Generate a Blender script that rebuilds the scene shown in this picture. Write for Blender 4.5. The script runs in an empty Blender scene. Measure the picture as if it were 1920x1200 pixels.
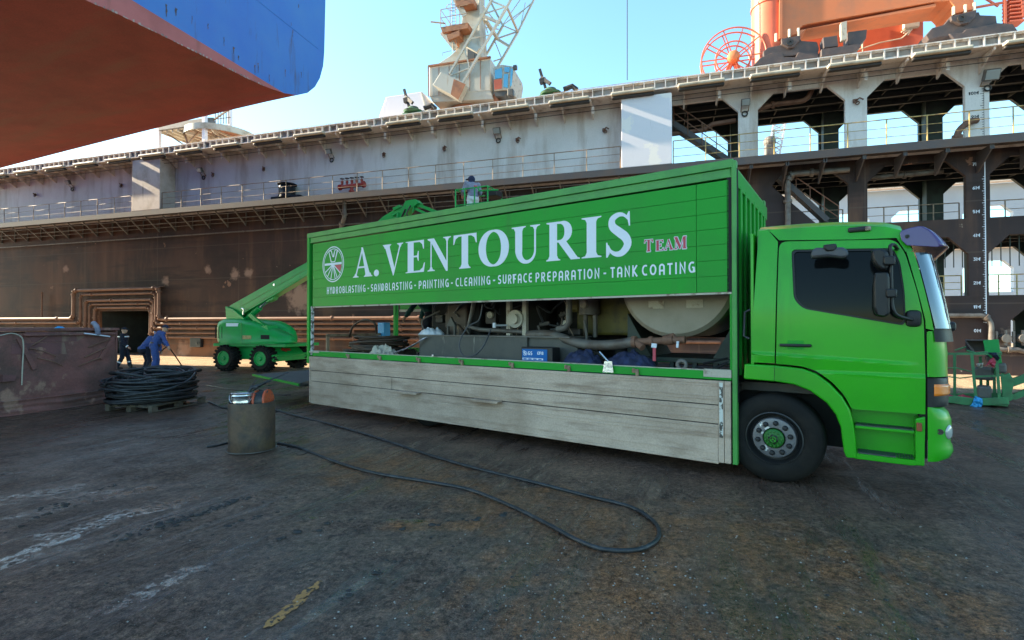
import bpy, bmesh, math, random
from mathutils import Vector, Matrix, noise
from mathutils.geometry import delaunay_2d_cdt
random.seed(7)
R = math.radians
scene = bpy.context.scene
# ------------------------------------------------------------------ camera
EYE = 1.82; FPX = 940.0; PITCH = math.atan(10 / 940)
cam = bpy.data.objects.new('camera', bpy.data.cameras.new('camera'))
scene.collection.objects.link(cam); scene.camera = cam
cam.location = (0, 0, EYE); cam.rotation_euler = (R(90) + PITCH, 0, 0)
cam.data.sensor_fit = 'HORIZONTAL'; cam.data.sensor_width = 36; cam.data.lens = FPX / 1920 * 36
cam.data.clip_start = .05; cam.data.clip_end = 6000
# ------------------------------------------------------------------ light
SUN_EL = R(26)
_d = R(3.6)      # sun stands just on the yard side of the dock wall's line
TD = Vector((-.9573, .2890, 0)); ND = Vector((-.2890, -.9573, 0))
sh = (TD * math.cos(_d) + ND * math.sin(_d)).normalized()
sunv = Vector((sh.x * math.cos(SUN_EL), sh.y * math.cos(SUN_EL), math.sin(SUN_EL)))
sl = bpy.data.lights.new('sun', 'SUN'); sl.energy = 4.8; sl.angle = R(.53); sl.color = (1, .85, .62)
so = bpy.data.objects.new('sun', sl); scene.collection.objects.link(so)
so.rotation_euler = sunv.to_track_quat('Z', 'Y').to_euler()
w = bpy.data.worlds.new('World'); scene.world = w; w.use_nodes = True
nt = w.node_tree; bg = nt.nodes['Background']
sky = nt.nodes.new('ShaderNodeTexSky'); sky.sky_type = 'NISHITA'; sky.sun_disc = False
sky.sun_elevation = SUN_EL; sky.sun_rotation = math.atan2(sh.x, sh.y)
sky.air_density = 1.0; sky.dust_density = 0.35; sky.ozone_density = 6.0
tint = nt.nodes.new('ShaderNodeMix'); tint.data_type = 'RGBA'; tint.blend_type = 'MULTIPLY'; tint.inputs[0].default_value = 1
tint.inputs[7].default_value = (.90, .90, .665, 1)
nt.links.new(sky.outputs[0], tint.inputs[6]); nt.links.new(tint.outputs[2], bg.inputs[0]); bg.inputs[1].default_value = .15
scene.view_settings.view_transform = 'Standard'; scene.view_settings.look = 'None'
scene.view_settings.gamma = 1; scene.view_settings.exposure = 2.3
# ------------------------------------------------------------------ frames
class Fr:
    def __init__(s, o, rz):
        s.o = Vector((o[0], o[1], 0)); s.rz = rz; s.m = Matrix.Rotation(rz, 3, 'Z'); s.mi = s.m.inverted()
    def w(s, p): return s.o + s.m @ Vector(p)
    def l(s, p): return s.mi @ (Vector(p) - s.o)
def ray(px, py):
    x = (px - 960) / FPX; y = (600 - py) / FPX; c, s = math.cos(PITCH), math.sin(PITCH)
    return Vector((x, c - y * s, s + y * c))
CAMP = Vector((0, 0, EYE))
def hit(fr, ax, val, px, py):
    o = fr.l(CAMP); d = fr.mi @ ray(px, py)
    return o + d * ((val - o[ax]) / d[ax])
FW = Fr((0, 0), 0)
_o = hit(FW, 2, 0, 1452, 908)
FT = Fr((_o.x, _o.y), math.atan2(-.569, .822))
FD = Fr((.9415 * 18.4, 18.4), math.atan2(.2890, -.9573))
def G(px, py, z=0): return hit(FW, 2, z, px, py)
def TV(px, py, v=0): p = hit(FT, 1, v, px, py); return (p.x, p.z)
def WV(px, py, o=0): p = hit(FD, 1, o, px, py); return (p.x, p.z)
# ------------------------------------------------------------------ objects
BASE = {}
def tag(o, label=None, cat=None, group=None, kind=None):
    if label: o['label'] = label
    if cat: o['category'] = cat
    if group: o['group'] = group
    if kind: o['kind'] = kind
    return o
def thing(name, label, cat, fr=FW, base=(0, 0, 0), group=None, kind=None):
    o = bpy.data.objects.new(name, None); scene.collection.objects.link(o); o.empty_display_size = .2
    o.location = fr.w(base); o.rotation_euler = (0, 0, fr.rz)
    BASE[o.name] = Vector(base); tag(o, label, cat, group, kind); return o
class MB:
    def __init__(s): s.v = []; s.f = []; s.mi = []; s.cm = 0
    def add(s, vs, fs):
        n = len(s.v); s.v += [Vector(p) for p in vs]
        for f in fs: s.f.append([i + n for i in f]); s.mi.append(s.cm)
        return s
    def box(s, x0, x1, y0, y1, z0, z1):
        return s.add([(x0, y0, z0), (x1, y0, z0), (x1, y1, z0), (x0, y1, z0), (x0, y0, z1), (x1, y0, z1), (x1, y1, z1), (x0, y1, z1)],
                     [(3, 2, 1, 0), (4, 5, 6, 7), (0, 1, 5, 4), (1, 2, 6, 5), (2, 3, 7, 6), (3, 0, 4, 7)])
    def bmadd(s, bm):
        bm.verts.index_update()
        s.add([v.co.copy() for v in bm.verts], [[v.index for v in f.verts] for f in bm.faces]); bm.free(); return s
    def rbox(s, c, d, r=.02, seg=2, rot=None):
        bm = bmesh.new(); bmesh.ops.create_cube(bm, size=1)
        for v in bm.verts: v.co = Vector((v.co.x * d[0], v.co.y * d[1], v.co.z * d[2]))
        bmesh.ops.bevel(bm, geom=list(bm.edges), offset=min(r, min(d) * .48), segments=seg, affect='EDGES', profile=.5)
        for v in bm.verts:
            if rot: v.co = rot @ v.co
            v.co += Vector(c)
        return s.bmadd(bm)
    def beam(s, p, q, w, h, up=(0, 0, 1)):
        p = Vector(p); q = Vector(q); d = (q - p).normalized(); up = Vector(up)
        if abs(d.dot(up)) > .98: up = Vector((0, 1, 0)) if abs(d.y) < .9 else Vector((1, 0, 0))
        a = d.cross(up).normalized() * w / 2; b = a.cross(d).normalized() * h / 2
        c = [p - a - b, p + a - b, p + a + b, p - a + b, q - a - b, q + a - b, q + a + b, q - a + b]
        return s.add(c, [(3, 2, 1, 0), (4, 5, 6, 7), (0, 1, 5, 4), (1, 2, 6, 5), (2, 3, 7, 6), (3, 0, 4, 7)])
    def tube(s, pts, r, seg=8, closed=False, cap=True):
        pts = [Vector(p) for p in pts]; n = len(pts)
        rs = r if isinstance(r, (list, tuple)) else [r] * n
        t0 = (pts[1] - pts[0]).normalized(); a = t0.orthogonal().normalized(); vs = []; fs = []
        for i in range(n):
            if closed: t = pts[(i + 1) % n] - pts[i - 1]
            else: t = pts[min(i + 1, n - 1)] - pts[max(i - 1, 0)]
            t.normalize(); a = (a - t * a.dot(t)).normalized(); b = t.cross(a)
            for k in range(seg):
                an = 2 * math.pi * k / seg
                vs.append(pts[i] + (a * math.cos(an) + b * math.sin(an)) * rs[i])
        m = n if closed else n - 1
        for i in range(m):
            j = (i + 1) % n
            for k in range(seg):
                k2 = (k + 1) % seg; fs.append((i * seg + k, i * seg + k2, j * seg + k2, j * seg + k))
        if cap and not closed: fs += [tuple(range(seg))[::-1], tuple((n - 1) * seg + k for k in range(seg))]
        return s.add(vs, fs)
    def prism(s, poly, y0, y1, holes=()):
        """polygon in x,z pushed along y; holes cut right through"""
        loops = [list(poly)] + [list(h) for h in holes]
        v2 = []; ed = []
        for lp in loops:
            n = len(v2); v2 += [Vector((p[0], p[1])) for p in lp]; ed += [(n + i, n + (i + 1) % len(lp)) for i in range(len(lp))]
        ov, oe, of, _, _, _ = delaunay_2d_cdt(v2, ed, [], 1, 1e-5)
        def ins(p, lp): return sum((lp[i][1] > p[1]) != (lp[i - 1][1] > p[1]) and p[0] < (lp[i - 1][0] - lp[i][0]) * (p[1] - lp[i][1]) / (lp[i - 1][1] - lp[i][1]) + lp[i][0] for i in range(len(lp))) % 2 == 1
        cen = lambda f: (sum(ov[i].x for i in f) / len(f), sum(ov[i].y for i in f) / len(f))
        of = [f for f in of if ins(cen(f), loops[0]) and not any(ins(cen(f), h) for h in loops[1:])]
        nn = len(ov); vs = [(p.x, y0, p.y) for p in ov] + [(p.x, y1, p.y) for p in ov]; fs = []
        cnt = {}
        for f in of:
            fs.append(tuple(f)); fs.append(tuple(i + nn for i in reversed(f)))
            for i in range(len(f)):
                e = (f[i], f[(i + 1) % len(f)]); cnt[e] = 1
        for (a, b) in list(cnt):
            if (b, a) not in cnt: fs.append((b, a, a + nn, b + nn))
        s.add(vs, fs); return s
    def lathe(s, prof, c, ax=(0, 0, 1), seg=24, cap=True):
        """prof: list of (radius, distance along ax)"""
        ax = Vector(ax).normalized(); a = ax.orthogonal().normalized(); b = ax.cross(a); c = Vector(c); vs = []; fs = []
        for (r, h) in prof:
            for k in range(seg):
                an = 2 * math.pi * k / seg; vs.append(c + ax * h + (a * math.cos(an) + b * math.sin(an)) * max(r, .0005))
        for i in range(len(prof) - 1):
            for k in range(seg):
                k2 = (k + 1) % seg; fs.append((i * seg + k, i * seg + k2, (i + 1) * seg + k2, (i + 1) * seg + k))
        if cap: fs += [tuple(range(seg))[::-1], tuple((len(prof) - 1) * seg + k for k in range(seg))]
        return s.add(vs, fs)
    def ball(s, c, r, seg=16, rings=10, rot=None):
        r = (r, r, r) if not isinstance(r, (tuple, list)) else r; c = Vector(c); vs = []; fs = []
        for i in range(rings + 1):
            th = math.pi * min(max(i / rings, .004), .996)
            for k in range(seg):
                ph = 2 * math.pi * k / seg
                p = Vector((r[0] * math.sin(th) * math.cos(ph), r[1] * math.sin(th) * math.sin(ph), r[2] * math.cos(th)))
                vs.append(c + (rot @ p if rot else p))
        for i in range(rings):
            for k in range(seg):
                k2 = (k + 1) % seg; fs.append((i * seg + k, (i + 1) * seg + k, (i + 1) * seg + k2, i * seg + k2))
        fs += [tuple(range(seg)), tuple(rings * seg + k for k in range(seg))[::-1]]
        return s.add(vs, fs)
    def grid(s, fn, nu, nv):
        vs = [fn(i / nu, j / nv) for i in range(nu + 1) for j in range(nv + 1)]
        return s.add(vs, [(i * (nv + 1) + j, (i + 1) * (nv + 1) + j, (i + 1) * (nv + 1) + j + 1, i * (nv + 1) + j + 1) for i in range(nu) for j in range(nv)])
    def build(s, name, mt, parent=None, smooth=None, fr=FW, base=None, label=None, bevel=0, solid=0):
        me = bpy.data.meshes.new(name)
        b = BASE[parent.name] if parent is not None else (Vector(base) if base is not None else Vector((0, 0, 0)))
        me.from_pydata([v - b for v in s.v], [], s.f); me.validate()
        for m_ in (mt if isinstance(mt, (list, tuple)) else [mt]): me.materials.append(m_)
        if len(me.polygons) == len(s.mi): me.polygons.foreach_set('material_index', s.mi)
        bm = bmesh.new(); bm.from_mesh(me); bmesh.ops.recalc_face_normals(bm, faces=bm.faces); bm.to_mesh(me); bm.free()
        o = bpy.data.objects.new(name, me); scene.collection.objects.link(o); BASE[o.name] = b
        if parent is not None: o.parent = parent
        else: o.location = fr.w(b); o.rotation_euler = (0, 0, fr.rz)
        if bevel:
            md = o.modifiers.new('bevel', 'BEVEL'); md.width = bevel; md.segments = 2; md.limit_method = 'ANGLE'; md.angle_limit = R(40)
        if solid:
            md = o.modifiers.new('solid', 'SOLIDIFY'); md.thickness = solid; md.offset = -1
        if smooth is not None: me.shade_smooth(); me.set_sharp_from_angle(angle=R(smooth))
        if label: o['label'] = label
        return o
    def solo(s, name, label, cat, mt, fr=FW, base=(0, 0, 0), group=None, kind=None, **k):
        return tag(s.build(name, mt, None, fr=fr, base=base, **k), label, cat, group, kind)
def struct(name, mb, mt, fr=FW, **k): return tag(mb.build(name, mt, None, fr=fr, **k), kind='structure')
def children(o): return [c for c in bpy.data.objects if c.parent == o]
def dup(root, fr, base, label=None, rz=None):
    r = root.copy(); scene.collection.objects.link(r); r.location = fr.w(base)
    if rz is not None: r.rotation_euler = (0, 0, rz)
    if label: r['label'] = label
    for ch in children(root):
        c = ch.copy(); scene.collection.objects.link(c); c.parent = r
        for g in children(ch):
            d = g.copy(); scene.collection.objects.link(d); d.parent = c
    return r
def smooth_path(pts, n=8, closed=False):
    pts = [Vector(p) for p in pts]; out = []; N = len(pts)
    for i in range(N if closed else N - 1):
        if closed: a, b, c, d = pts[i - 1], pts[i], pts[(i + 1) % N], pts[(i + 2) % N]
        else: a, b, c, d = pts[max(i - 1, 0)], pts[i], pts[i + 1], pts[min(i + 2, N - 1)]
        for k in range(n):
            t = k / n
            out.append(.5 * (2 * b + (c - a) * t + (2 * a - 5 * b + 4 * c - d) * t * t + (3 * b - a - 3 * c + d) * t ** 3))
    if not closed: out.append(pts[-1])
    return out
def fillet(poly, rad, n=5):
    """round the corners of a 2d polygon; rad one number or one per corner"""
    out = []; N = len(poly)
    for i in range(N):
        p = Vector(poly[i]); a = Vector(poly[i - 1]); b = Vector(poly[(i + 1) % N]); r = rad[i] if isinstance(rad, (list, tuple)) else rad
        if r <= 0: out.append((p.x, p.y)); continue
        da = (a - p); db = (b - p); r = min(r, da.length * .45, db.length * .45)
        A = p + da.normalized() * r; B = p + db.normalized() * r
        for k in range(n + 1):
            t = k / n; q = A * (1 - t) ** 2 + p * 2 * t * (1 - t) + B * t * t; out.append((q.x, q.y))
    return out
# ------------------------------------------------------------------ materials
MATS = {}
def mat(name, col, rough=.6, metal=0, col2=None, scale=2.0, lo=.45, hi=.65, col3=None, streak=(1, 1, .12), s3=3.0, lo3=.55, hi3=.7,
        bump=0, bscale=40, coat=0, spec=.5, grain=0, gscale=60, rvar=0, trans=0, alpha=1, emit=None):
    m = bpy.data.materials.new(name); m.use_nodes = True; n = m.node_tree.nodes; L = m.node_tree.links; b = n['Principled BSDF']
    tc = n.new('ShaderNodeTexCoord')
    def noi(sc, vec=None, det=6, ro=.6):
        q = n.new('ShaderNodeTexNoise'); q.inputs['Scale'].default_value = sc; q.inputs['Detail'].default_value = det; q.inputs['Roughness'].default_value = ro
        L.new(vec or tc.outputs['Object'], q.inputs['Vector']); return q.outputs['Fac']
    def rng(x, lo_, hi_):
        q = n.new('ShaderNodeMapRange'); q.inputs[1].default_value = lo_; q.inputs[2].default_value = hi_; L.new(x, q.inputs[0]); return q.outputs[0]
    def mix(f, a, b_):
        q = n.new('ShaderNodeMix'); q.data_type = 'RGBA'
        if isinstance(f, float): q.inputs[0].default_value = f
        else: L.new(f, q.inputs[0])
        for i, x in ((6, a), (7, b_)):
            if isinstance(x, tuple): q.inputs[i].default_value = (*x, 1)
            else: L.new(x, q.inputs[i])
        return q.outputs[2]
    cur = tuple(col)
    if col2:
        f = rng(noi(scale), lo, hi); cur = mix(f, cur, tuple(col2))
    if col3:
        mp = n.new('ShaderNodeMapping'); mp.inputs['Scale'].default_value = streak; L.new(tc.outputs['Object'], mp.inputs['Vector'])
        cur = mix(rng(noi(s3, mp.outputs[0]), lo3, hi3), cur, tuple(col3))
    if grain:
        g = noi(gscale, None, 8, .75); q = n.new('ShaderNodeMapRange'); q.inputs[1].default_value = .3; q.inputs[2].default_value = .7
        q.inputs[3].default_value = 1 - grain; q.inputs[4].default_value = 1 + grain; L.new(g, q.inputs[0])
        mm = n.new('ShaderNodeMix'); mm.data_type = 'RGBA'; mm.blend_type = 'MULTIPLY'; mm.inputs[0].default_value = 1
        if isinstance(cur, tuple): mm.inputs[6].default_value = (*cur, 1)
        else: L.new(cur, mm.inputs[6])
        L.new(q.outputs[0], mm.inputs[7]); cur = mm.outputs[2]
    if isinstance(cur, tuple): b.inputs['Base Color'].default_value = (*cur, 1)
    else: L.new(cur, b.inputs['Base Color'])
    b.inputs['Roughness'].default_value = rough; b.inputs['Metallic'].default_value = metal
    b.inputs['Specular IOR Level'].default_value = spec; b.inputs['Coat Weight'].default_value = coat; b.inputs['Coat Roughness'].default_value = .08
    if rvar:
        q = n.new('ShaderNodeMapRange'); q.inputs[1].default_value = .35; q.inputs[2].default_value = .65
        q.inputs[3].default_value = max(.03, rough - rvar); q.inputs[4].default_value = min(1, rough + rvar); L.new(noi(scale * 1.7), q.inputs[0]); L.new(q.outputs[0], b.inputs['Roughness'])
    if bump:
        bp = n.new('ShaderNodeBump'); bp.inputs['Strength'].default_value = bump; bp.inputs['Distance'].default_value = .02
        L.new(noi(bscale), bp.inputs['Height']); L.new(bp.outputs[0], b.inputs['Normal'])
    if trans: b.inputs['Transmission Weight'].default_value = trans
    if alpha < 1: b.inputs['Alpha'].default_value = alpha
    if emit: b.inputs['Emission Color'].default_value = (*emit[0], 1); b.inputs['Emission Strength'].default_value = emit[1]
    MATS[name] = m; return m
M = MATS
mat('truck_green', (.018, .325, .003), .34, col2=(.016, .28, .005), scale=1.2, coat=.22, spec=.3, grain=.14, gscale=160, bump=.02, bscale=6, col3=(.012, .20, .006), s3=2.5, lo3=.6, hi3=.8)
mat('box_green', (.012, .275, .024), .5, spec=.2, col2=(.018, .24, .027), scale=.9, col3=(.03, .19, .03), lo3=.6, hi3=.8, grain=.1, gscale=90, bump=.05, bscale=3)
mat('rail_green', (.05, .26, .045), .5, col2=(.04, .21, .04), scale=3, grain=.1)
mat('lift_green', (.004, .29, .055), .42, col2=(.008, .24, .055), scale=3, coat=.1, spec=.3, grain=.08, col3=(.02, .19, .05), lo3=.62, hi3=.75)
mat('cage_green', (.05, .22, .08), .5, col2=(.05, .15, .06), scale=5, grain=.15, col3=(.12, .08, .05), lo3=.66, hi3=.72)
mat('letter_white', (.60, .65, .74), .5, grain=.04, gscale=30)
mat('letter_red', (.42, .03, .06), .5)
mat('black_plastic', (.011, .011, .013), .45, spec=.35, bump=.1, bscale=200, grain=.15)
mat('grey_plastic', (.05, .052, .062), .5, bump=.1, bscale=200)
mat('dark_steel', (.02, .018, .017), .55, col2=(.035, .026, .02), scale=6, grain=.2, bump=.2)
mat('seam_black', (.004, .004, .004), .8)
mat('rubber', (.007, .0065, .0065), .7, spec=.2, col2=(.014, .012, .010), scale=5, bump=.2, bscale=90, grain=.2)
mat('hose_rubber', (.014, .015, .018), .5, col2=(.035, .035, .04), scale=9, grain=.25, bump=.15)
mat('rim_grey', (.13, .125, .135), .4, .3, col2=(.62, .62, .62), scale=7, lo=.585, hi=.60, bump=.1, grain=.2)
mat('hub_green', (.008, .12, .008), .5, grain=.2)
mat('rim_dark', (.02, .02, .021), .5, grain=.2)
mat('alloy', (.50, .38, .30), .55, .0, spec=.22, col2=(.34, .25, .19), scale=1.1, lo=.4, hi=.7, col3=(.20, .125, .085), streak=(.6, 1, 4), s3=2.0, lo3=.50, hi3=.80, grain=.18, gscale=40, bump=.06, bscale=60, rvar=.12)
mat('white_chip', (.55, .55, .52), .7, col2=(.07, .06, .05), scale=14, lo=.5, hi=.54)
mat('glass_dark', (.004, .005, .006), .06, spec=.12)
mat('windscreen', (.05, .09, .13), .03, spec=1.0, coat=1)
mat('visor_purple', (.085, .05, .19), .2, spec=.35, coat=.25, trans=.2)
mat('amber', (.75, .19, .01), .2, coat=.6, bump=.3, bscale=60)
mat('brown_marker', (.22, .05, .015), .4)
mat('lamp_glass', (.30, .31, .29), .1, coat=.8, spec=.8)
mat('tank_plastic', (.27, .23, .18), .5, col2=(.22, .19, .14), scale=2, grain=.06, bump=.05)
mat('grey_paint', (.065, .064, .058), .6, col2=(.05, .05, .048), scale=4, col3=(.22, .21, .19), s3=8, lo3=.66, hi3=.7, grain=.2)
mat('cream_paint', (.40, .36, .29), .6, col2=(.18, .13, .09), scale=6, lo=.55, hi=.65, grain=.15)
mat('yellow_dull', (.12, .10, .015), .6, col2=(.06, .05, .015), scale=4)
mat('navy_cloth', (.010, .014, .042), .85, col2=(.02, .03, .09), scale=9, bump=.4, bscale=12)
mat('navy_dark', (.006, .009, .022), .9, bump=.3, bscale=25)
mat('blue_cloth', (.035, .07, .24), .85, col2=(.025, .05, .17), scale=6, bump=.35, bscale=22, grain=.12)
mat('grey_cloth', (.22, .22, .29), .9, col2=(.14, .14, .2), scale=5, bump=.3, bscale=25)
mat('teal_cloth', (.01, .07, .07), .9, bump=.3, bscale=25)
mat('white_cloth', (.6, .63, .7), .9, bump=.4, bscale=30)
mat('reflective', (.7, .72, .75), .4)
mat('skin', (.42, .22, .15), .55)
mat('leather', (.05, .03, .02), .6)
mat('blue_label', (.008, .11, .36), .6, spec=.2)
mat('ltblue', (.03, .30, .62), .45, bump=.3, bscale=30)
mat('orange', (.50, .075, .02), .5, grain=.2, col2=(.3, .06, .03), scale=20)
mat('red_paint', (.38, .03, .02), .5, col2=(.2, .03, .02), scale=8, grain=.15)
mat('tin', (.6, .6, .62), .22, .9, col2=(.4, .4, .42), scale=12, bump=.2, bscale=20)
mat('drum_steel', (.105, .068, .048), .5, .2, spec=.3, col2=(.055, .048, .046), scale=3.2, col3=(.13, .09, .05), s3=5, streak=(1, 1, .6), lo3=.55, hi3=.75, grain=.25, gscale=22, bump=.12, bscale=14)
mat('pallet_wood', (.11, .085, .06), .85, col2=(.05, .04, .033), scale=7, bump=.3, bscale=50, grain=.2)
mat('yellow_mark', (.38, .18, .055), .8, col2=(.06, .042, .032), scale=24, lo=.52, hi=.58, grain=.2)
mat('pebble', (.27, .25, .23), .7, col2=(.13, .12, .11), scale=1.3)
# dock wall
mat('wall_pale', (.72, .67, .64), .6, col2=(.58, .53, .49), scale=.35, lo=.4, hi=.7, col3=(.34, .24, .17), streak=(1, 1, .16), s3=1.1, lo3=.50, hi3=.74, grain=.1, gscale=18, bump=.06, bscale=2)
mat('wall_cream', (.52, .47, .37), .6, col2=(.32, .24, .16), scale=1.5, lo=.5, hi=.72, grain=.15)
mat('slab_pale', (.68, .64, .66), .55, col2=(.78, .72, .66), scale=.9, lo=.56, hi=.60, col3=(.34, .30, .25), lo3=.66, hi3=.8, grain=.08)
mat('slab_cream', (.55, .47, .40), .6, col2=(.40, .32, .25), scale=1.2, col3=(.2, .15, .1), lo3=.62, hi3=.75, grain=.1)
mat('rail_pale', (.66, .58, .52), .6, col2=(.36, .27, .2), scale=2.5, lo=.52, hi=.7, grain=.12)
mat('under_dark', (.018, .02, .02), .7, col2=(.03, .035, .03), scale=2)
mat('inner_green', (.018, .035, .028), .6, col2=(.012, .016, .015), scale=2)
mat('dock_dark', (.045, .042, .046), .6, col2=(.06, .045, .04), scale=1.2, grain=.15)
mat('pipe_rust', (.18, .095, .065), .6, .0, spec=.25, col2=(.13, .065, .045), scale=2.5, grain=.2, bump=.15)
mat('pipe_grey', (.13, .12, .11), .55, .1, col2=(.08, .06, .05), scale=3, grain=.15)
mat('rail_rust', (.28, .19, .12), .6, col2=(.16, .09, .06), scale=6)
mat('rail_yellow', (.42, .32, .12), .6, col2=(.25, .15, .07), scale=6)
mat('crane_cream', (.42, .40, .34), .6, col2=(.34, .28, .19), scale=1.2, lo=.5, hi=.75, col3=(.30, .19, .10), lo3=.6, hi3=.75, s3=4, grain=.12)
mat('crane_rust', (.32, .13, .06), .75, col2=(.22, .09, .05), scale=3, grain=.2)
mat('crane_orange', (.60, .17, .06), .6, col2=(.48, .16, .07), scale=1, grain=.08, col3=(.36, .13, .07), lo3=.6, hi3=.8)
mat('crane_red', (.62, .13, .06), .55, col2=(.55, .11, .05), scale=1, grain=.06)
mat('bogie', (.055, .042, .042), .6, col2=(.09, .06, .05), scale=3, grain=.12)
mat('cab_glass', (.05, .28, .45), .06, spec=1, coat=.6)
mat('winch_green', (.03, .11, .05), .6, col2=(.05, .05, .04), scale=5)
mat('hull_red', (.54, .085, .062), .55, col2=(.40, .062, .045), scale=.7, lo=.4, hi=.65, col3=(.42, .11, .075), s3=.9, streak=(.35, 1.6, 1), lo3=.5, hi3=.7, grain=.2, gscale=30, bump=.08, bscale=6)
mat('hull_band', (.42, .11, .10), .6, col2=(.34, .085, .075), scale=1, lo=.45, hi=.65, col3=(.22, .07, .05), streak=(1, 1, .15), s3=1.5, lo3=.58, hi3=.72, grain=.1)
mat('hull_blue', (.012, .13, .46), .42, col2=(.025, .16, .46), scale=.9, lo=.35, hi=.7, col3=(.04, .06, .13), streak=(1.6, 1.6, .22), s3=1.5, lo3=.60, hi3=.72, grain=.08, bump=.06, bscale=1.2)
mat('hull_scrape', (.34, .29, .25), .7, col2=(.12, .07, .06), scale=3)
mat('block_rust', (.19, .075, .066), .75, col2=(.10, .050, .042), scale=1.3, lo=.42, hi=.6, col3=(.27, .15, .11), streak=(1, 1, .8), s3=2.2, lo3=.57, hi3=.63, grain=.25, gscale=25, bump=.3, bscale=18)
mat('far_pale', (.34, .38, .44), .7, col2=(.28, .31, .36), scale=.1)
WALL_SPOTS = [(*WV(563, 558), 1.0), (*WV(548, 640), .9), (*WV(466, 512), .35), (*WV(440, 515), .4), (*WV(310, 527), .35), (*WV(390, 505), .3), (*WV(123, 505), .3), (*WV(345, 655), .6), (*WV(1895, 640), .5)]
def wall_dark():
    """bare rusty plating that turns to grey-black paint towards the open bays"""
    m = mat('wall_dark', (.03, .028, .031), .66, spec=.15, grain=.16, gscale=14, bump=.12, bscale=3); n = m.node_tree.nodes; L = m.node_tree.links; b = n['Principled BSDF']
    tc = n.new('ShaderNodeTexCoord')
    sx = n.new('ShaderNodeSeparateXYZ'); L.new(tc.outputs['Object'], sx.inputs[0])
    def noi(sc, strx=None, det=7):
        q = n.new('ShaderNodeTexNoise'); q.inputs['Scale'].default_value = sc; q.inputs['Detail'].default_value = det; q.inputs['Roughness'].default_value = .62
        if strx:
            mp = n.new('ShaderNodeMapping'); mp.inputs['Scale'].default_value = strx; L.new(tc.outputs['Object'], mp.inputs[0]); L.new(mp.outputs[0], q.inputs[0])
        else: L.new(tc.outputs['Object'], q.inputs[0])
        return q.outputs['Fac']
    def rng(x, a, b_, c=0, d=1):
        q = n.new('ShaderNodeMapRange'); q.inputs[1].default_value = a; q.inputs[2].default_value = b_; q.inputs[3].default_value = c; q.inputs[4].default_value = d; L.new(x, q.inputs[0]); return q.outputs[0]
    def mth(op, x, y):
        q = n.new('ShaderNodeMath'); q.operation = op
        for i, z in enumerate((x, y)):
            if isinstance(z, float): q.inputs[i].default_value = z
            else: L.new(z, q.inputs[i])
        return q.outputs[0]
    def mix(f, a, b_):
        q = n.new('ShaderNodeMix'); q.data_type = 'RGBA'; L.new(f, q.inputs[0])
        for i, x in ((6, a), (7, b_)):
            if isinstance(x, tuple): q.inputs[i].default_value = (*x, 1)
            else: L.new(x, q.inputs[i])
        return q.outputs[2]
    left = rng(mth('ADD', sx.outputs[0], rng(noi(.12), 0, 1, -9., 9.)), 22, 46)
    base = mix(left, (.042, .031, .032), (.085, .042, .028))
    base = mix(mth('MULTIPLY', rng(noi(.35, None, 10), .44, .60), .85), base, (.036, .026, .024))
    base = mix(mth('MULTIPLY', rng(noi(.22, (1, 1, .5), 9), .52, .64), .6), base, (.095, .056, .042))
    base = mix(mth('MULTIPLY', rng(noi(.8, (1, 1, .14)), .50, .66), .6), base, (.15, .08, .052))
    base = mix(mth('MULTIPLY', rng(noi(.55, (.25, 1, 2.2)), .52, .62), .65), base, (.028, .021, .020))
    for bx, bz, br in WALL_SPOTS:
        mp = n.new('ShaderNodeMapping'); mp.vector_type = 'TEXTURE'; mp.inputs['Location'].default_value = (bx, 0, bz); mp.inputs['Scale'].default_value = (br, 1, br); L.new(tc.outputs['Object'], mp.inputs[0])
        g = n.new('ShaderNodeVectorMath'); g.operation = 'LENGTH'; L.new(mp.outputs[0], g.inputs[0])
        base = mix(mth('MULTIPLY', rng(mth('ADD', g.outputs['Value'], rng(noi(3.0), .3, .7, -.4, .4)), 1.0, .45), .85), base, (.30, .19, .145))
    low = rng(sx.outputs[2], 3.0, .6)
    base = mix(mth('MULTIPLY', mth('MULTIPLY', low, rng(noi(.5), .4, .6)), mth('ADD', mth('MULTIPLY', left, .9), .1)), base, (.26, .105, .048))
    base = mix(rng(noi(1.1), .66, .68), base, (.22, .12, .085)); base = mix(rng(noi(2.3), .70, .72), base, (.30, .24, .19))
    # the plates' weld lines
    for ax, per in ((0, 6.1), (2, 1.9)):
        fr_ = mth('FRACT', mth('MULTIPLY', mth('ADD', sx.outputs[ax], 100.), 1 / per), 0.)
        base = mix(mth('MULTIPLY', mth('LESS_THAN', fr_, .05 / per), .5), base, (.095, .07, .058))
    L.new(base, b.inputs['Base Color'])
wall_dark()
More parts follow.
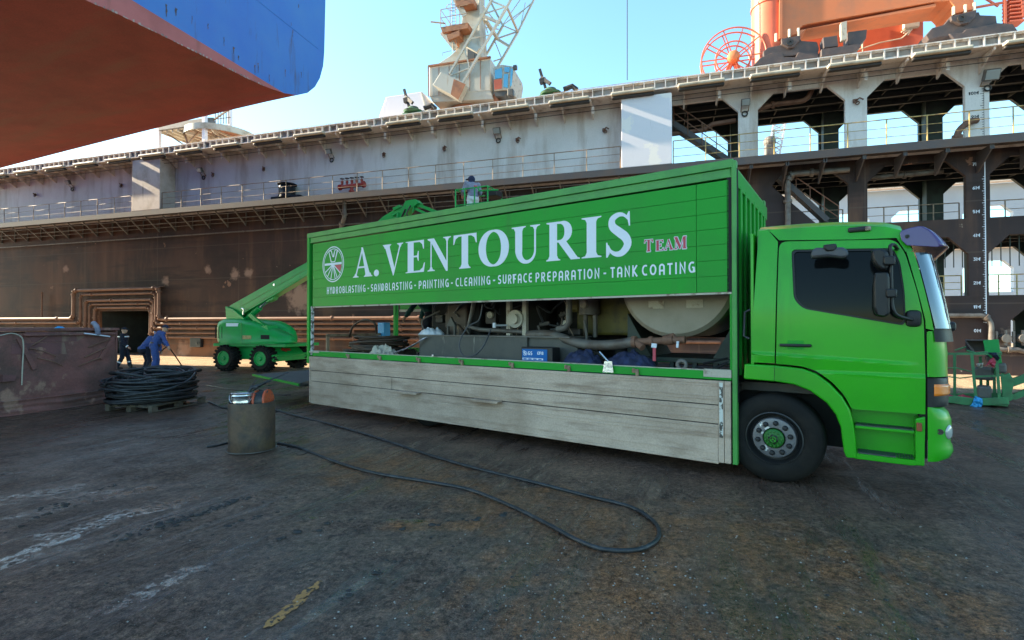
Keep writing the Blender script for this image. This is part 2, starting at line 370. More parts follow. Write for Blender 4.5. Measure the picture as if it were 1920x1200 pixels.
# ------------------------------------------------------------------ ground
def ground_mat():
    m = bpy.data.materials.new('wet_yard'); m.use_nodes = True; n = m.node_tree.nodes; L = m.node_tree.links; b = n['Principled BSDF']
    tc = n.new('ShaderNodeTexCoord')
    def noi(sc, strx=None, det=8, ro=.62, rotz=0):
        q = n.new('ShaderNodeTexNoise'); q.inputs['Scale'].default_value = sc; q.inputs['Detail'].default_value = det; q.inputs['Roughness'].default_value = ro
        if strx:
            mp = n.new('ShaderNodeMapping'); mp.vector_type = 'TEXTURE'; mp.inputs['Scale'].default_value = strx; mp.inputs['Rotation'].default_value = (0, 0, rotz); L.new(tc.outputs['Object'], mp.inputs[0]); L.new(mp.outputs[0], q.inputs[0])
        else: L.new(tc.outputs['Object'], q.inputs[0])
        return q.outputs['Fac']
    def rng(x, a, b_, c=0, d=1):
        q = n.new('ShaderNodeMapRange'); q.inputs[1].default_value = a; q.inputs[2].default_value = b_; q.inputs[3].default_value = c; q.inputs[4].default_value = d; L.new(x, q.inputs[0]); return q.outputs[0]
    def mth(op, x, y):
        q = n.new('ShaderNodeMath'); q.operation = op
        for i, z in enumerate((x, y)):
            if isinstance(z, (int, float)): q.inputs[i].default_value = z
            else: L.new(z, q.inputs[i])
        return q.outputs[0]
    def mix(f, a, b_):
        q = n.new('ShaderNodeMix'); q.data_type = 'RGBA'; L.new(f, q.inputs[0])
        for i, x in ((6, a), (7, b_)):
            if isinstance(x, tuple): q.inputs[i].default_value = (*x, 1)
            else: L.new(x, q.inputs[i])
        return q.outputs[2]
    def blob(cx, cy, rx, ry, rot):
        """soft stain with a ragged outline at a place in the yard"""
        mp = n.new('ShaderNodeMapping'); mp.vector_type = 'TEXTURE'; mp.inputs['Location'].default_value = (cx, cy, 0); mp.inputs['Rotation'].default_value = (0, 0, rot); mp.inputs['Scale'].default_value = (rx, ry, 1)
        L.new(tc.outputs['Object'], mp.inputs[0])
        g = n.new('ShaderNodeVectorMath'); g.operation = 'LENGTH'; L.new(mp.outputs[0], g.inputs[0])
        return rng(mth('ADD', g.outputs['Value'], rng(ragged, .3, .7, -.55, .55)), 1.05, .6)
    ragged = noi(2.2); tr = noi(1.0, (2.6, .42, 1), 8, .66, R(68))
    c = mix(rng(noi(.45), .4, .62), (.078, .046, .034), (.120, .066, .043))
    c = mix(mth('MULTIPLY', rng(noi(.8), .55, .72), .7), c, (.11, .055, .03))
    brown = None
    for a in ((1.5, 4.1, 2.0, 1.1, -.3), (0.7, 3.0, 1.2, .9, 0), (-.6, 4.6, .7, .16, 0), (.4, 5.0, 1.6, .7, -.5), (2.6, 3.4, .8, .3, 0), (2.2, 3.0, .9, .22, .1), (.1, 3.6, .5, .14, 0), (-1.5, 6.4, 1.6, .8, -.5)):
        q = blob(*a); brown = q if brown is None else mth('MAXIMUM', brown, q)
    c = mix(mth('MULTIPLY', brown, rng(noi(3.0), .3, .55, .30, .95)), c, (.18, .073, .030))
    c = mix(mth('MULTIPLY', rng(tr, .40, .58), .55), c, (.036, .025, .021))
    c = mix(mth('MULTIPLY', rng(noi(5.5, None, 9, .75), .50, .66), .6), c, (.17, .10, .066))
    c = mix(mth('MULTIPLY', rng(noi(3.5), .60, .72), .6), c, (.016, .013, .013))
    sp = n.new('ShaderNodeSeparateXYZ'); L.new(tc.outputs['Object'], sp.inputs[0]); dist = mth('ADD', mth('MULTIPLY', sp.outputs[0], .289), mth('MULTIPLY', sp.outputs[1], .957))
    dry_sunlit = rng(mth('ADD', dist, rng(ragged, .3, .7, -1.2, 1.2)), 15.5, 18.5); c = mix(dry_sunlit, c, (.34, .25, .165))  # drier ground by the wall, paled further to brighten the sunlit strip
    gr = noi(20, None, 9, .85)
    gm = n.new('ShaderNodeMix'); gm.data_type = 'RGBA'; gm.blend_type = 'MULTIPLY'; gm.inputs[0].default_value = 1; L.new(c, gm.inputs[6]); L.new(rng(gr, .36, .66, .05, 2.5), gm.inputs[7]); c = gm.outputs[2]
    gm = n.new('ShaderNodeMix'); gm.data_type = 'RGBA'; gm.blend_type = 'MULTIPLY'; gm.inputs[0].default_value = 1; L.new(c, gm.inputs[6]); L.new(rng(noi(95, None, 3, .8), .35, .65, .35, 1.65), gm.inputs[7]); c = gm.outputs[2]
    c = mix(mth('MULTIPLY', rng(noi(60, None, 3, .9), .66, .70), .7), c, (.22, .20, .19))
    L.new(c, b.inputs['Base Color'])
    wet = rng(noi(.9, None, 9, .7), .40, .60)
    wet = mth('MAXIMUM', mth('MULTIPLY', wet, .55), mth('MULTIPLY', rng(tr, .50, .60), .9))
    pud = None
    for px, py, rx, ry, rot in ((30, 1050, .42, .12, 1.2), (110, 1012, .5, .12, 1.25), (205, 972, .6, .20, 1.1), (285, 955, .5, .16, 1.0), (250, 1122, .26, .10, 1.0), (330, 1085, .3, .12, 1.05), (150, 940, .8, .22, .9), (60, 925, .7, .2, .7), (110, 930, .9, .12, .4), (590, 968, .12, .05, 0), (760, 975, .3, .06, 0), (20, 885, .3, .08, .2)):
        g_ = G(px, py); q = blob(g_.x, g_.y, rx, ry, rot); pud = q if pud is None else mth('MAXIMUM', pud, q)
    pud = mth('MULTIPLY', pud, rng(noi(11, None, 9, .8), .43, .53))
    wet = mth('MAXIMUM', wet, pud)
    L.new(mth('MAXIMUM', rng(mth('ADD', wet, rng(gr, .3, .7, -.25, .25)), 0, 1, .58, .13), .05), b.inputs['Roughness'])
    L.new(mth('MAXIMUM', rng(wet, 0, 1, .14, .7), pud), b.inputs['Specular IOR Level'])
    bp = n.new('ShaderNodeBump'); bp.inputs['Distance'].default_value = .018
    L.new(mth('MULTIPLY', rng(wet, 0, 1, 1, .35), rng(pud, 0, 1, 1, .3)), bp.inputs['Strength'])
    h = mth('ADD', mth('MULTIPLY', noi(9, None, 9, .7), .9), mth('MULTIPLY', noi(45, None, 4, .7), .35)); h = mth('ADD', h, mth('MULTIPLY', noi(1.0, (1.8, .30, 1), 6, .6, R(68)), 1.6))
    L.new(h, bp.inputs['Height']); L.new(bp.outputs[0], b.inputs['Normal'])
    return m
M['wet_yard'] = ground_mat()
def axis(lo, hi, step, far):
    a = [lo + step * i for i in range(int((hi - lo) / step) + 1)]; q = step; x = a[-1]
    while x < far: q *= 1.5; x += q; a.append(x)
    q = step; x = a[0]
    while x > -far: q *= 1.5; x -= q; a.insert(0, x)
    return a
xs = axis(-9, 9, .09, 1500); ys = axis(.6, 13, .09, 1500)
def gz(x, y):
    f = max(0, min(1, (15 - abs(x)) / 4)) * max(0, min(1, (17 - y) / 4))
    if f <= 0: return 0
    return f * (.018 * noise.noise((x * .6 + y * .5, y * .9 - x * .8, 0)) + .010 * noise.noise((x * 2.1, y * 2.1, 3)) + .006 * noise.noise((x * 5, y * 5, 7))) - .008
gb = MB(); nx = len(xs); ny = len(ys)
gb.add([(x, y, gz(x, y)) for x in xs for y in ys], [(i * ny + j, (i + 1) * ny + j, (i + 1) * ny + j + 1, i * ny + j + 1) for i in range(nx - 1) for j in range(ny - 1)])
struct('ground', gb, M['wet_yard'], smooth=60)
mk = MB(); mp = [(492, 1178), (500, 1165), (520, 1150), (528, 1140), (548, 1128), (556, 1114), (580, 1100), (598, 1088), (603, 1090), (596, 1102), (584, 1110), (574, 1124), (558, 1138), (540, 1150), (528, 1163), (508, 1176)]
cc = G(545, 1135); pts = [G(*p) for p in mp]
rag = []
for i, p in enumerate(pts):
    q = pts[(i + 1) % len(pts)]
    for k in range(4): r_ = p.lerp(q, k / 4); rag.append((r_.x + random.uniform(-.008, .008), r_.y + random.uniform(-.008, .008)))
def gtop(x, y): return gz(x, y) + .005
def inpoly(x, y): return sum((rag[i][1] > y) != (rag[i - 1][1] > y) and x < (rag[i - 1][0] - rag[i][0]) * (y - rag[i][1]) / (rag[i - 1][1] - rag[i][1]) + rag[i][0] for i in range(len(rag))) % 2 == 1
_x0 = min(p[0] for p in rag); _x1 = max(p[0] for p in rag); _y0 = min(p[1] for p in rag); _y1 = max(p[1] for p in rag); _s = .006; _x = _x0
while _x < _x1:      # worn paint: only the flakes that are left
    _y = _y0
    while _y < _y1:
        if inpoly(_x, _y) and noise.noise((_x * 22, _y * 22, 1)) + .5 * noise.noise((_x * 70, _y * 70, 4)) < .55:
            z = gtop(_x, _y); mk.add([(_x, _y, z), (_x + _s, _y, z), (_x + _s, _y + _s, z), (_x, _y + _s, z)], [(0, 1, 2, 3)])
        _y += _s
    _x += _s
struct('painted_marking', mk, M['yellow_mark'])
pb = MB()
for i in range(3800):
    y = random.uniform(1.5, 1.5 + 9 * random.random()); x = random.uniform(-1.1, 1.1) * (y + .6)
    if random.random() < .5: x = random.gauss(.8, 1.2); y = 2.9 + random.gauss(0, 1.0)
    if y < 1.2: continue
    s_ = random.choice((.002, .0025, .003, .004, .005, .009)) * random.uniform(.6, 1.25); z = gz(x, y)
    q = [Vector((random.uniform(.6, 1.2) * a, random.uniform(.6, 1.2) * b_, random.uniform(.4, .8) * c)) * s_ + Vector((x, y, z + s_ * .3)) for a, b_, c in ((1, 0, 0), (-1, 0, 0), (0, 1, 0), (0, -1, 0), (0, 0, 1), (0, 0, -1))]
    pb.add(q, [(0, 2, 4), (2, 1, 4), (1, 3, 4), (3, 0, 4), (2, 0, 5), (1, 2, 5), (3, 1, 5), (0, 3, 5)])
tag(pb.build('gravel', M['pebble']), 'small pale stones strewn over the dark wet yard', 'gravel', kind='stuff')

md_ = MB(); rm_ = random.Random(5)
def clod(x, y, s_):
    z = gz(x, y); bm = bmesh.new(); bmesh.ops.create_icosphere(bm, subdivisions=2, radius=1)
    for v in bm.verts:
        k = 1 + .45 * noise.noise(v.co * 1.7 + Vector((x * 9, y * 9, s_ * 99))); v.co = Vector((v.co.x * s_ * k * 1.3 + x, v.co.y * s_ * k + y, v.co.z * s_ * k * .45 + z + s_ * .12))
    md_.bmadd(bm)
for (a, b, n_) in (((200, 1012), (330, 975), 26), ((330, 975), (475, 928), 46), ((410, 985), (560, 950), 12), ((0, 1002), (180, 925), 14), ((60, 960), (240, 900), 16), ((740, 990), (960, 960), 12), ((520, 1010), (700, 960), 14), ((640, 1120), (760, 1040), 10)):
    for i in range(n_):
        t = rm_.random(); g = G(a[0] + (b[0] - a[0]) * t + rm_.gauss(0, 5), a[1] + (b[1] - a[1]) * t + rm_.gauss(0, 2.5)); clod(g.x, g.y, rm_.choice((.012, .016, .02, .028)) * rm_.uniform(.6, 1.2))
for i in range(160): g = G(rm_.uniform(0, 1900), rm_.uniform(800, 1190)); clod(g.x, g.y, rm_.uniform(.004, .013))
tag(md_.build('mud', mat('mud_dark', (.022, .017, .015), .55, grain=.3), smooth=70), 'dark clods of mud in broken lines across the yard', 'mud', kind='stuff')
# ------------------------------------------------------------------ lettering
def arc(cx, cy, rx, ry, a0, a1, n=8): return [(cx + rx * math.cos(R(a0 + (a1 - a0) * i / n)), cy + ry * math.sin(R(a0 + (a1 - a0) * i / n))) for i in range(n + 1)]
SK = {  # width, strokes (cap height 1)
 'A': (.62, [[(.1, 0), (.1, .6)] + arc(.31, .68, .21, .22, 180, 0) + [(.52, .6), (.52, 0)], [(.1, .38), (.52, .38)]]),
 'B': (.6, [[(.1, .1), (.1, .9)], [(.1, .9), (.3, .9)] + arc(.3, .7, .18, .2, 90, -90) + [(.1, .5)], [(.1, .5), (.32, .5)] + arc(.32, .3, .2, .2, 90, -90) + [(.1, .1)]]),
 'C': (.6, [[(.55, .88), (.36, .9)] + arc(.36, .5, .26, .4, 90, 270) + [(.36, .1), (.55, .12)]]),
 'D': (.64, [[(.1, .1), (.1, .9), (.26, .9)] + arc(.26, .5, .28, .4, 90, -90) + [(.26, .1), (.1, .1)]]),
 'E': (.55, [[(.5, .9), (.3, .9)] + arc(.3, .7, .2, .2, 90, 180) + [(.1, .3)] + arc(.3, .3, .2, .2, 180, 270) + [(.5, .1)], [(.1, .5), (.46, .5)]]),
 'F': (.52, [[(.5, .9), (.1, .9), (.1, 0)], [(.1, .48), (.42, .48)]]),
 'G': (.64, [[(.54, .86), (.36, .9)] + arc(.36, .5, .26, .4, 90, 270) + [(.36, .1), (.54, .14), (.54, .48), (.36, .48)]]),
 'H': (.62, [[(.1, 0), (.1, 1)], [(.52, 0), (.52, 1)], [(.1, .5), (.52, .5)]]),
 'I': (.2, [[(.1, 0), (.1, 1)]]),
 'K': (.6, [[(.1, 0), (.1, 1)], [(.52, 1), (.16, .5), (.54, 0)]]),
 'L': (.5, [[(.1, 1), (.1, .1), (.46, .1)]]),
 'M': (.8, [[(.1, 0), (.1, .95), (.4, .4), (.7, .95), (.7, 0)]]),
 'N': (.62, [[(.1, 0), (.1, .92), (.52, .1), (.52, 1)]]),
 'O': (.7, [arc(.35, .5, .26, .4, 0, 360, 16)]),
 'P': (.58, [[(.1, 0), (.1, .9), (.28, .9)] + arc(.28, .66, .2, .24, 90, -90) + [(.12, .42)]]),
 'R': (.6, [[(.1, 0), (.1, .9), (.28, .9)] + arc(.28, .68, .2, .22, 90, -90) + [(.12, .46)], [(.28, .46), (.5, 0)]]),
 'S': (.56, [[(.48, .86), (.3, .9)] + arc(.29, .7, .19, .2, 90, 270) + arc(.29, .3, .19, .2, 90, -90) + [(.28, .1), (.07, .14)]]),
 'T': (.54, [[(.02, .9), (.52, .9)], [(.27, .9), (.27, 0)]]),
 'U': (.62, [[(.1, 1), (.1, .32)] + arc(.31, .32, .21, .22, 180, 360) + [(.52, .32), (.52, 1)]]),
 'Y': (.58, [[(.04, 1), (.29, .48), (.54, 1)], [(.29, .48), (.29, 0)]]),
 '0': (.6, [arc(.3, .5, .2, .4, 0, 360, 14)]), '1': (.3, [[(.05, .75), (.18, .92), (.18, 0)]]), '2': (.56, [[(.08, .75)] + arc(.28, .68, .2, .22, 160, -40) + [(.08, .1), (.5, .1)]]),
 '3': (.56, [[(.08, .88), (.46, .88), (.26, .56)] + arc(.27, .33, .2, .23, 90, -150)]), '4': (.56, [[(.4, 0), (.4, .92), (.06, .3), (.54, .3)]]),
 '5': (.56, [[(.46, .9), (.12, .9), (.1, .52)] + arc(.27, .33, .2, .23, 110, -150)]), '6': (.56, [[(.42, .9), (.14, .5)] + arc(.28, .31, .19, .21, 170, -190, 14)]), '7': (.54, [[(.06, .9), (.48, .9), (.2, 0)]]),
 '9': (.56, [[(.14, .1), (.42, .5)] + arc(.28, .69, .19, .21, -10, 350, 14)]), '-': (.5, [[(.05, .45), (.45, .45)]]), ' ': (.3, [])}
_lay = [0]
def flat(mb, poly, pl, lay=True):
    """polygon on a lettered plane; pl maps (x, y, height) to 3d; each shape gets its own hair of height"""
    if lay: _lay[0] = (_lay[0] + 1) % 12
    h = .0002 * _lay[0]
    mb.add([pl(p[0], p[1], h) for p in poly], [tuple(range(len(poly)))])
def ribbon(mb, path, ws, pl, loop=False):
    path = [Vector(p) for p in path]; n = len(path); ws = ws if isinstance(ws, (list, tuple)) else [ws] * n
    _lay[0] = (_lay[0] + 1) % 12; h = .0002 * _lay[0]; vs = []
    for i in range(n):
        if loop: a, b = path[(i - 1) % (n - 1)], path[(i + 1) % (n - 1)] if i < n - 1 else path[1]
        else: a, b = path[max(i - 1, 0)], path[min(i + 1, n - 1)]
        d0 = (path[i] - a); d1 = (b - path[i]); d = (b - a).normalized(); nrm = Vector((-d.y, d.x)); k = 1
        if d0.length > 1e-6 and d1.length > 1e-6:
            c = max(.45, d0.normalized().dot(d)); k = 1 / c
        vs += [pl(*(path[i] + nrm * ws[i] / 2 * k), h), pl(*(path[i] - nrm * ws[i] / 2 * k), h)]
    mb.add(vs, [(2 * i, 2 * i + 1, 2 * i + 3, 2 * i + 2) for i in range(n - 1)])
def stroke_text(mb, text, x0, x1, y0, y1, fn, wt=.19, gap=.12):
    """text filling x0..x1, y0..y1 of plane fn"""
    tot = sum(SK[c][0] + gap for c in text) - gap; sx = (x1 - x0) / tot; sy = y1 - y0; x = 0
    pl = lambda a, b, h: fn(x0 + a * sx, y0 + b * sy, h)
    for c in text:
        for st in SK[c][1]:
            lp = len(st) > 4 and abs(st[0][0] - st[-1][0]) + abs(st[0][1] - st[-1][1]) < 1e-6
            ribbon(mb, [(x + p[0], p[1]) for p in st], wt, pl, lp)
        x += SK[c][0] + gap
def serif(cx, y, hw, d, st): return [(cx - hw, y), (cx + hw, y), (cx + hw, y + .025 * d), (cx + st + .04, y + .05 * d), (cx + st, y + .13 * d), (cx - st, y + .13 * d), (cx - st - .04, y + .05 * d), (cx - hw, y + .025 * d)]
def ell(cx, cy, rx, ry, n=40): return [(cx + rx * math.cos(2 * math.pi * i / n), cy + ry * math.sin(2 * math.pi * i / n)) for i in range(n)]
def serif_letter(mb, c, x0, x1, y0, y1, fn, fat=0):
    W = dict(A=.92, V=.96, E=.80, N=.98, T=.86, O=1.0, U=.98, R=1.05, I=.5, S=.74, M=1.2)[c]; sx = (x1 - x0) / W; sy = y1 - y0
    pl = lambda a, b, h: fn(x0 + a * sx, y0 + b * sy, h)
    def P(poly):
        if fat:
            cx = sum(p[0] for p in poly) / len(poly); cy = sum(p[1] for p in poly) / len(poly)
            q = []; n = len(poly); ar = sum(poly[i][0] * poly[(i + 1) % n][1] - poly[(i + 1) % n][0] * poly[i][1] for i in range(n))
            for i in range(n):
                a, b, d = Vector(poly[i - 1]), Vector(poly[i]), Vector(poly[(i + 1) % n]); t = (d - a).normalized(); nr = Vector((t.y, -t.x)) * (1 if ar > 0 else -1); r_ = b + nr * fat * 1.25; q.append((r_.x, r_.y))
            poly = q
        flat(mb, poly, pl)
    def RB(path, ws, loop=False): ribbon(mb, path, [w_ + 2 * fat for w_ in ws], pl, loop)
    def rect(a, b, c_, d): P([(a, b), (c_, b), (c_, d), (a, d)])
    if c == 'A':
        P([(.11, .03), (.17, .03), (.47, .88), (.43, .98)]); P([(.41, 1.02), (.49, 1.02), (.85, .03), (.63, .03)]); rect(.22, .31, .70, .37); P(serif(.14, 0, .14, 1, .03)); P(serif(.74, 0, .2, 1, .11))
    elif c == 'V':
        P([(.08, .97), (.31, .97), (.56, .2), (.49, -.03)]); P([(.47, -.03), (.52, -.03), (.86, .97), (.80, .97)]); P(serif(.2, 1, .2, -1, .11)); P(serif(.82, 1, .14, -1, .03))
    elif c == 'E':
        rect(.12, 0, .36, 1); P([(.04, 1), (.76, 1), (.76, .72), (.73, .72), (.69, .87), (.6, .945), (.3, .955), (.04, .97)]); P([(.04, 0), (.04, .03), (.3, .05), (.6, .06), (.71, .14), (.765, .29), (.80, .29), (.76, 0)]); P([(.34, .48), (.49, .48), (.53, .36), (.56, .36), (.56, .67), (.53, .67), (.49, .535), (.34, .53)])
    elif c == 'N':
        rect(.15, .02, .20, .96); P([(.03, 1), (.29, 1), (.82, .22), (.82, -.03), (.77, -.03), (.16, .90), (.03, .97)]); rect(.785, -.03, .835, .96); P(serif(.175, 0, .15, 1, .03)); P(serif(.81, 1, .15, -1, .03))
    elif c == 'T':
        rect(.31, .02, .55, .98); P([(.0, .72), (.03, .72), (.09, .88), (.2, .945), (.43, .95), (.66, .945), (.77, .88), (.83, .72), (.86, .72), (.85, 1), (.01, 1)]); P(serif(.43, 0, .21, 1, .12))
    elif c == 'O':
        RB([(.5 + .385 * math.cos(t), .5 + .485 * math.sin(t)) for t in [2 * math.pi * i / 48 for i in range(49)]], [.055 + .205 * abs(math.cos(2 * math.pi * i / 48)) ** 1.3 for i in range(49)], True)
    elif c == 'U':
        rect(.13, .32, .37, .98); rect(.765, .32, .825, .98); n = 20
        RB([(.25 - .0 + (.545) * (1 - math.cos(math.pi * i / n)) / 2, .34 - .305 * math.sin(math.pi * i / n)) for i in range(n + 1)], [.24 - .14 * min(1, i / 9) - .04 * max(0, (i - 9) / 11) for i in range(n + 1)]); P(serif(.25, 1, .24, -1, .12)); P(serif(.795, 1, .16, -1, .03))
    elif c == 'R':
        rect(.12, .02, .36, .98); P(serif(.24, 0, .22, 1, .12)); P([(.03, 1), (.4, 1), (.4, .95), (.12, .95), (.03, .97)]); n = 20
        RB([(.36, .972)] + [(.47 + .235 * math.sin(math.pi * i / n), .73 + .235 * math.cos(math.pi * i / n)) for i in range(n + 1)] + [(.36, .492)], [.055] + [.06 + .17 * math.sin(math.pi * i / n) ** 1.2 for i in range(n + 1)] + [.055])
        P([(.38, .49), (.60, .53), (.98, .05), (1.05, .03), (1.05, 0), (.78, 0)])
    elif c == 'I':
        rect(.13, .02, .37, .98); P(serif(.25, 0, .25, 1, .12)); P(serif(.25, 1, .25, -1, .12))
    elif c == 'S':
        pts = smooth_path([(.63, .83, 0), (.50, .95, 0), (.34, .965, 0), (.19, .87, 0), (.20, .70, 0), (.38, .55, 0), (.55, .41, 0), (.60, .24, 0), (.47, .07, 0), (.30, .035, 0), (.14, .12, 0), (.07, .26, 0)], 4)
        n = len(pts) - 1; RB([(p.x, p.y) for p in pts], [.05 + .17 * math.sin(math.pi * i / n) ** 1.5 for i in range(n + 1)])
        P([(.66, 1.02), (.63, 1.02), (.57, .93), (.60, .84), (.635, .68), (.67, .68)]); P([(.02, -.03), (.06, -.03), (.12, .06), (.10, .17), (.055, .33), (.02, .33)])
    elif c == 'M':
        rect(.16, .02, .22, .96); P([(.05, 1), (.32, 1), (.62, .28), (.58, 0), (.52, 0), (.05, .97)]); P([(.52, 0), (.58, 0), (.92, 1), (.86, 1)]); rect(.85, .02, 1.08, .98); P(serif(.19, 0, .14, 1, .03)); P(serif(.965, 0, .2, 1, .11)); P([(.86, 1), (1.17, 1), (1.17, .97), (1.0, .93), (.86, .93)])
# ------------------------------------------------------------------ ship
T0 = 24.77
prof = [(4.9, 26), (4.92, 15.3), (4.98, 13.2), (5.05, 12.6), (5.25, 12.0), (5.55, 11.5), (6.0, 11.05), (6.6, 10.70), (7.35, 10.45), (8.2, 10.30), (9.1, 10.20), (10.4, 10.12), (12.1, 9.99), (13.3, 9.88), (14.3, 9.72), (16, 9.6)]
OC = 16.0; prof = prof + [(2 * OC - o, z) for o, z in prof[-2::-1]]
def hull_pt(i, s):
    o, z = prof[i]; c = 1 - abs(o - OC) / (11.1 * KS); f = max(0, min(1, (EYE + (11.6 - EYE) * KS - z) / .8))
    dz = (1.3 * KS * (s / (17.4 * KS)) ** 1.15) * (.85 + .9 * c) * f
    oo = o + (.0 if f > .5 else 0); return (T0 + s, oo, z - dz)
ss = [0, .03, 1.5, 3, 5, 8, 11, 14.5, 18, 23, 29, 36, 46]
_c = FD.l(CAMP); KS = .88
T0 = _c.x + (T0 - _c.x) * KS; prof = [(_c.y + (o - _c.y) * KS, EYE + (z - EYE) * KS if z < 25 else 17.5) for o, z in prof]; OC = _c.y + (OC - _c.y) * KS; ss = [q * KS for q in ss]
ship = thing('ship', 'blue ship with a red bottom, its stern hanging over the yard', 'ship', FD, (T0, OC, 9.0))
LZ = EYE + (10.47 - EYE) * KS; CO = _c.y + (7.28 - _c.y) * KS
def skin(i0, i1, fn, mt, name):
    m_ = MB(); m_.grid(fn, len(ss) - 1, i1 - i0); return m_.build(name, mt, ship, smooth=50)
n_ = len(prof) - 1
bot = MB(); nb = [i for i in range(n_ + 1) if prof[i][1] <= EYE + (11.6 - EYE) * KS]; a0, a1 = nb[0], nb[-1]
bot.grid(lambda u, v: Vector(hull_pt(a0 + round(v * (a1 - a0)), ss[round(u * (len(ss) - 1))])), len(ss) - 1, a1 - a0)
bot.build('hull_bottom', M['hull_red'], ship, smooth=60)
for (b0, b1) in ((0, a0), (a1, n_)):
    m_ = MB(); m_.grid(lambda u, v: Vector(hull_pt(b0 + round(v * (b1 - b0)), ss[round(u * (len(ss) - 1))])), len(ss) - 1, b1 - b0); m_.build('hull_side', M['hull_blue'], ship, smooth=50)
tb = MB(); up = [p for p in prof if p[1] >= LZ]; h_ = len(up) // 2
cutL = (CO, LZ); cutR = (2 * OC - CO, LZ)
bl = up[:h_] + [cutL, cutR] + up[h_:]
tb.add([(T0, o, z) for o, z in bl], [tuple(range(len(bl)))]); tb.build('transom', M['hull_blue'], ship)
rb = [cutL] + [p for p in prof if p[1] < LZ] + [cutR]
tb = MB(); tb.add([(T0, o, z) for o, z in rb], [tuple(range(len(rb)))]); tb.build('boot_topping', M['hull_band'], ship)
dk = MB(); dk.box(T0, T0 + 46 * KS, prof[0][0], prof[-1][0], 17.4, 17.5); dk.build('deck', M['hull_blue'], ship)
ws_ = MB()
for z in (LZ + 2.35,): ws_.beam((T0 - .004, prof[3][0] + .3, z), (T0 - .004, 20, z), .007, .016)
ws_.build('weld_seam', M['hull_blue'], ship)
rs_ = MB(); rr_ = random.Random(9)
for px, py, L1, wd in ((312, 8, 22, 5), (330, 15, 14, 6), (390, 44, 12, 3), (438, 88, 14, 5), (447, 104, 10, 4), (478, 122, 18, 3), (484, 118, 22, 3), (546, 42, 10, 2), (549, 56, 18, 3), (565, 135, 14, 3), (535, 130, 18, 2), (560, 8, 10, 4), (420, 70, 18, 2), (505, 140, 16, 3), (360, 30, 16, 2)):
    p = hit(FD, 0, T0 - .004, px, py); s_ = .014
    n_ = 6; L_ = []; R_ = []
    for i in range(n_ + 1): yy = p.z - L1 * s_ * i / n_; ww = wd * s_ * .5 * (1 - .6 * i / n_) * rr_.uniform(.5, 1.2); xx = p.y + rr_.uniform(-.01, .01); L_.append((T0 - .004, xx - ww, yy)); R_.append((T0 - .004, xx + ww, yy))
    rs_.add(L_ + R_[::-1], [tuple(range(2 * n_ + 2))])
rs_.build('rust_streak', mat('streak_rust', (.06, .055, .075), .8, col2=(.16, .09, .06), scale=9, grain=.3), ship)
sc_ = MB()   # bare, chafed lip along the lower edge of the transom
lip = [p for p in prof if p[1] < LZ - .06 and p[0] < 20]
for i in range(len(lip) - 1):
    for k in range(14):
        if random.random() < .62:
            f0 = (k + random.random() * .3) / 14; f1 = f0 + random.uniform(.03, .07); a = Vector(lip[i]).lerp(Vector(lip[i + 1]), f0); b = Vector(lip[i]).lerp(Vector(lip[i + 1]), min(1, f1)); h1 = random.uniform(.01, .06)
            sc_.add([(T0 - .004, a.x, a.y - .012), (T0 - .004, b.x, b.y - .012), (T0 - .004, b.x, b.y + h1 * .7), (T0 - .004, a.x, a.y + h1)], [(0, 1, 2, 3)])
sc_.build('chafed_edge', M['hull_scrape'], ship)
# ------------------------------------------------------------------ dock wing wall
PC = .14; PP = 3.87; TL = 80.0; TR_ = -19.4
dock = thing('dock_wall', 'towering dock side wall, rusty dark plating below, pale plating and open bays above', 'dock wall', FD, (0, 0, 0))
def bay(k, hw, z0, zs, zt, ch):
    a = PC + PP * k + hw; b = PC + PP * (k + 1) - hw
    return [(a, z0), (b, z0), (b, zs), (b - ch, zt), (a + ch, zt), (a, zs)]
ks = range(-5, 2)
def lower_holes(far):
    hs = []
    for k in ks:
        if k == 1 and not far: hs.append([(4.28, 5.78), (5.31, 5.78), (7.01, 7.5), (6.6, 8.02), (4.91, 7.98), (4.28, 7.37)])
        else: hs.append(bay(k, .36, 5.78, 7.37, 7.98, .6))
        hs.append(bay(k, .30, 2.92, 4.46, 5.12, .62))
        if k < 0: hs.append(bay(k, .93, .85, 2.0, 2.45, .45))
    return hs
door = [(40.82, -.02), (45.1, -.02), (45.1, 2.70), (40.82, 2.70)]
for far, o0, o1 in ((0, -.14, 0), (1, -3.64, -3.5)):
    lo = MB(); out = [(TL, 8.3), (TL, -.3), (TR_, -.3), (TR_, 8.3)]
    if not far: out = [(TL, 8.3), (TL, -.3), (45.1, -.3), (45.1, 2.7), (40.82, 2.7), (40.82, -.3), (TR_, -.3), (TR_, 8.3)]
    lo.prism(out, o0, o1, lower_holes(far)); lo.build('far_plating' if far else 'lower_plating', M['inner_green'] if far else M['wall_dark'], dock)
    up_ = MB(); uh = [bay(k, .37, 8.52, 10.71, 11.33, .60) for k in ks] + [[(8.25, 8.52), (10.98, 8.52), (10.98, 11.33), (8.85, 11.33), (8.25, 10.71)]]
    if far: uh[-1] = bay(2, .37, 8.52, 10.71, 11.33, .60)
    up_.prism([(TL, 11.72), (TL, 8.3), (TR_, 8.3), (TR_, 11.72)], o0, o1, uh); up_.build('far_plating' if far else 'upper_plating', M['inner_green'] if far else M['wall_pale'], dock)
dk = MB()
for z in (11.6, 8.24, 5.5, 2.6): dk.box(TR_, TL if z > 8 else 12, -3.5, -.14, z - .06, z)
for z in (11.54, 8.18, 5.44):    # beams under the decks, lengthwise and across
    for o in (-1.0, -1.8, -2.7): dk.box(TR_, 12, o - .04, o + .04, z - .22, z)
    t = TR_
    while t < 12: dk.box(t, t + .03, -3.5, -.14, z - .16, z); t += 1.29
dk.build('inner_deck', M['under_dark'], dock)
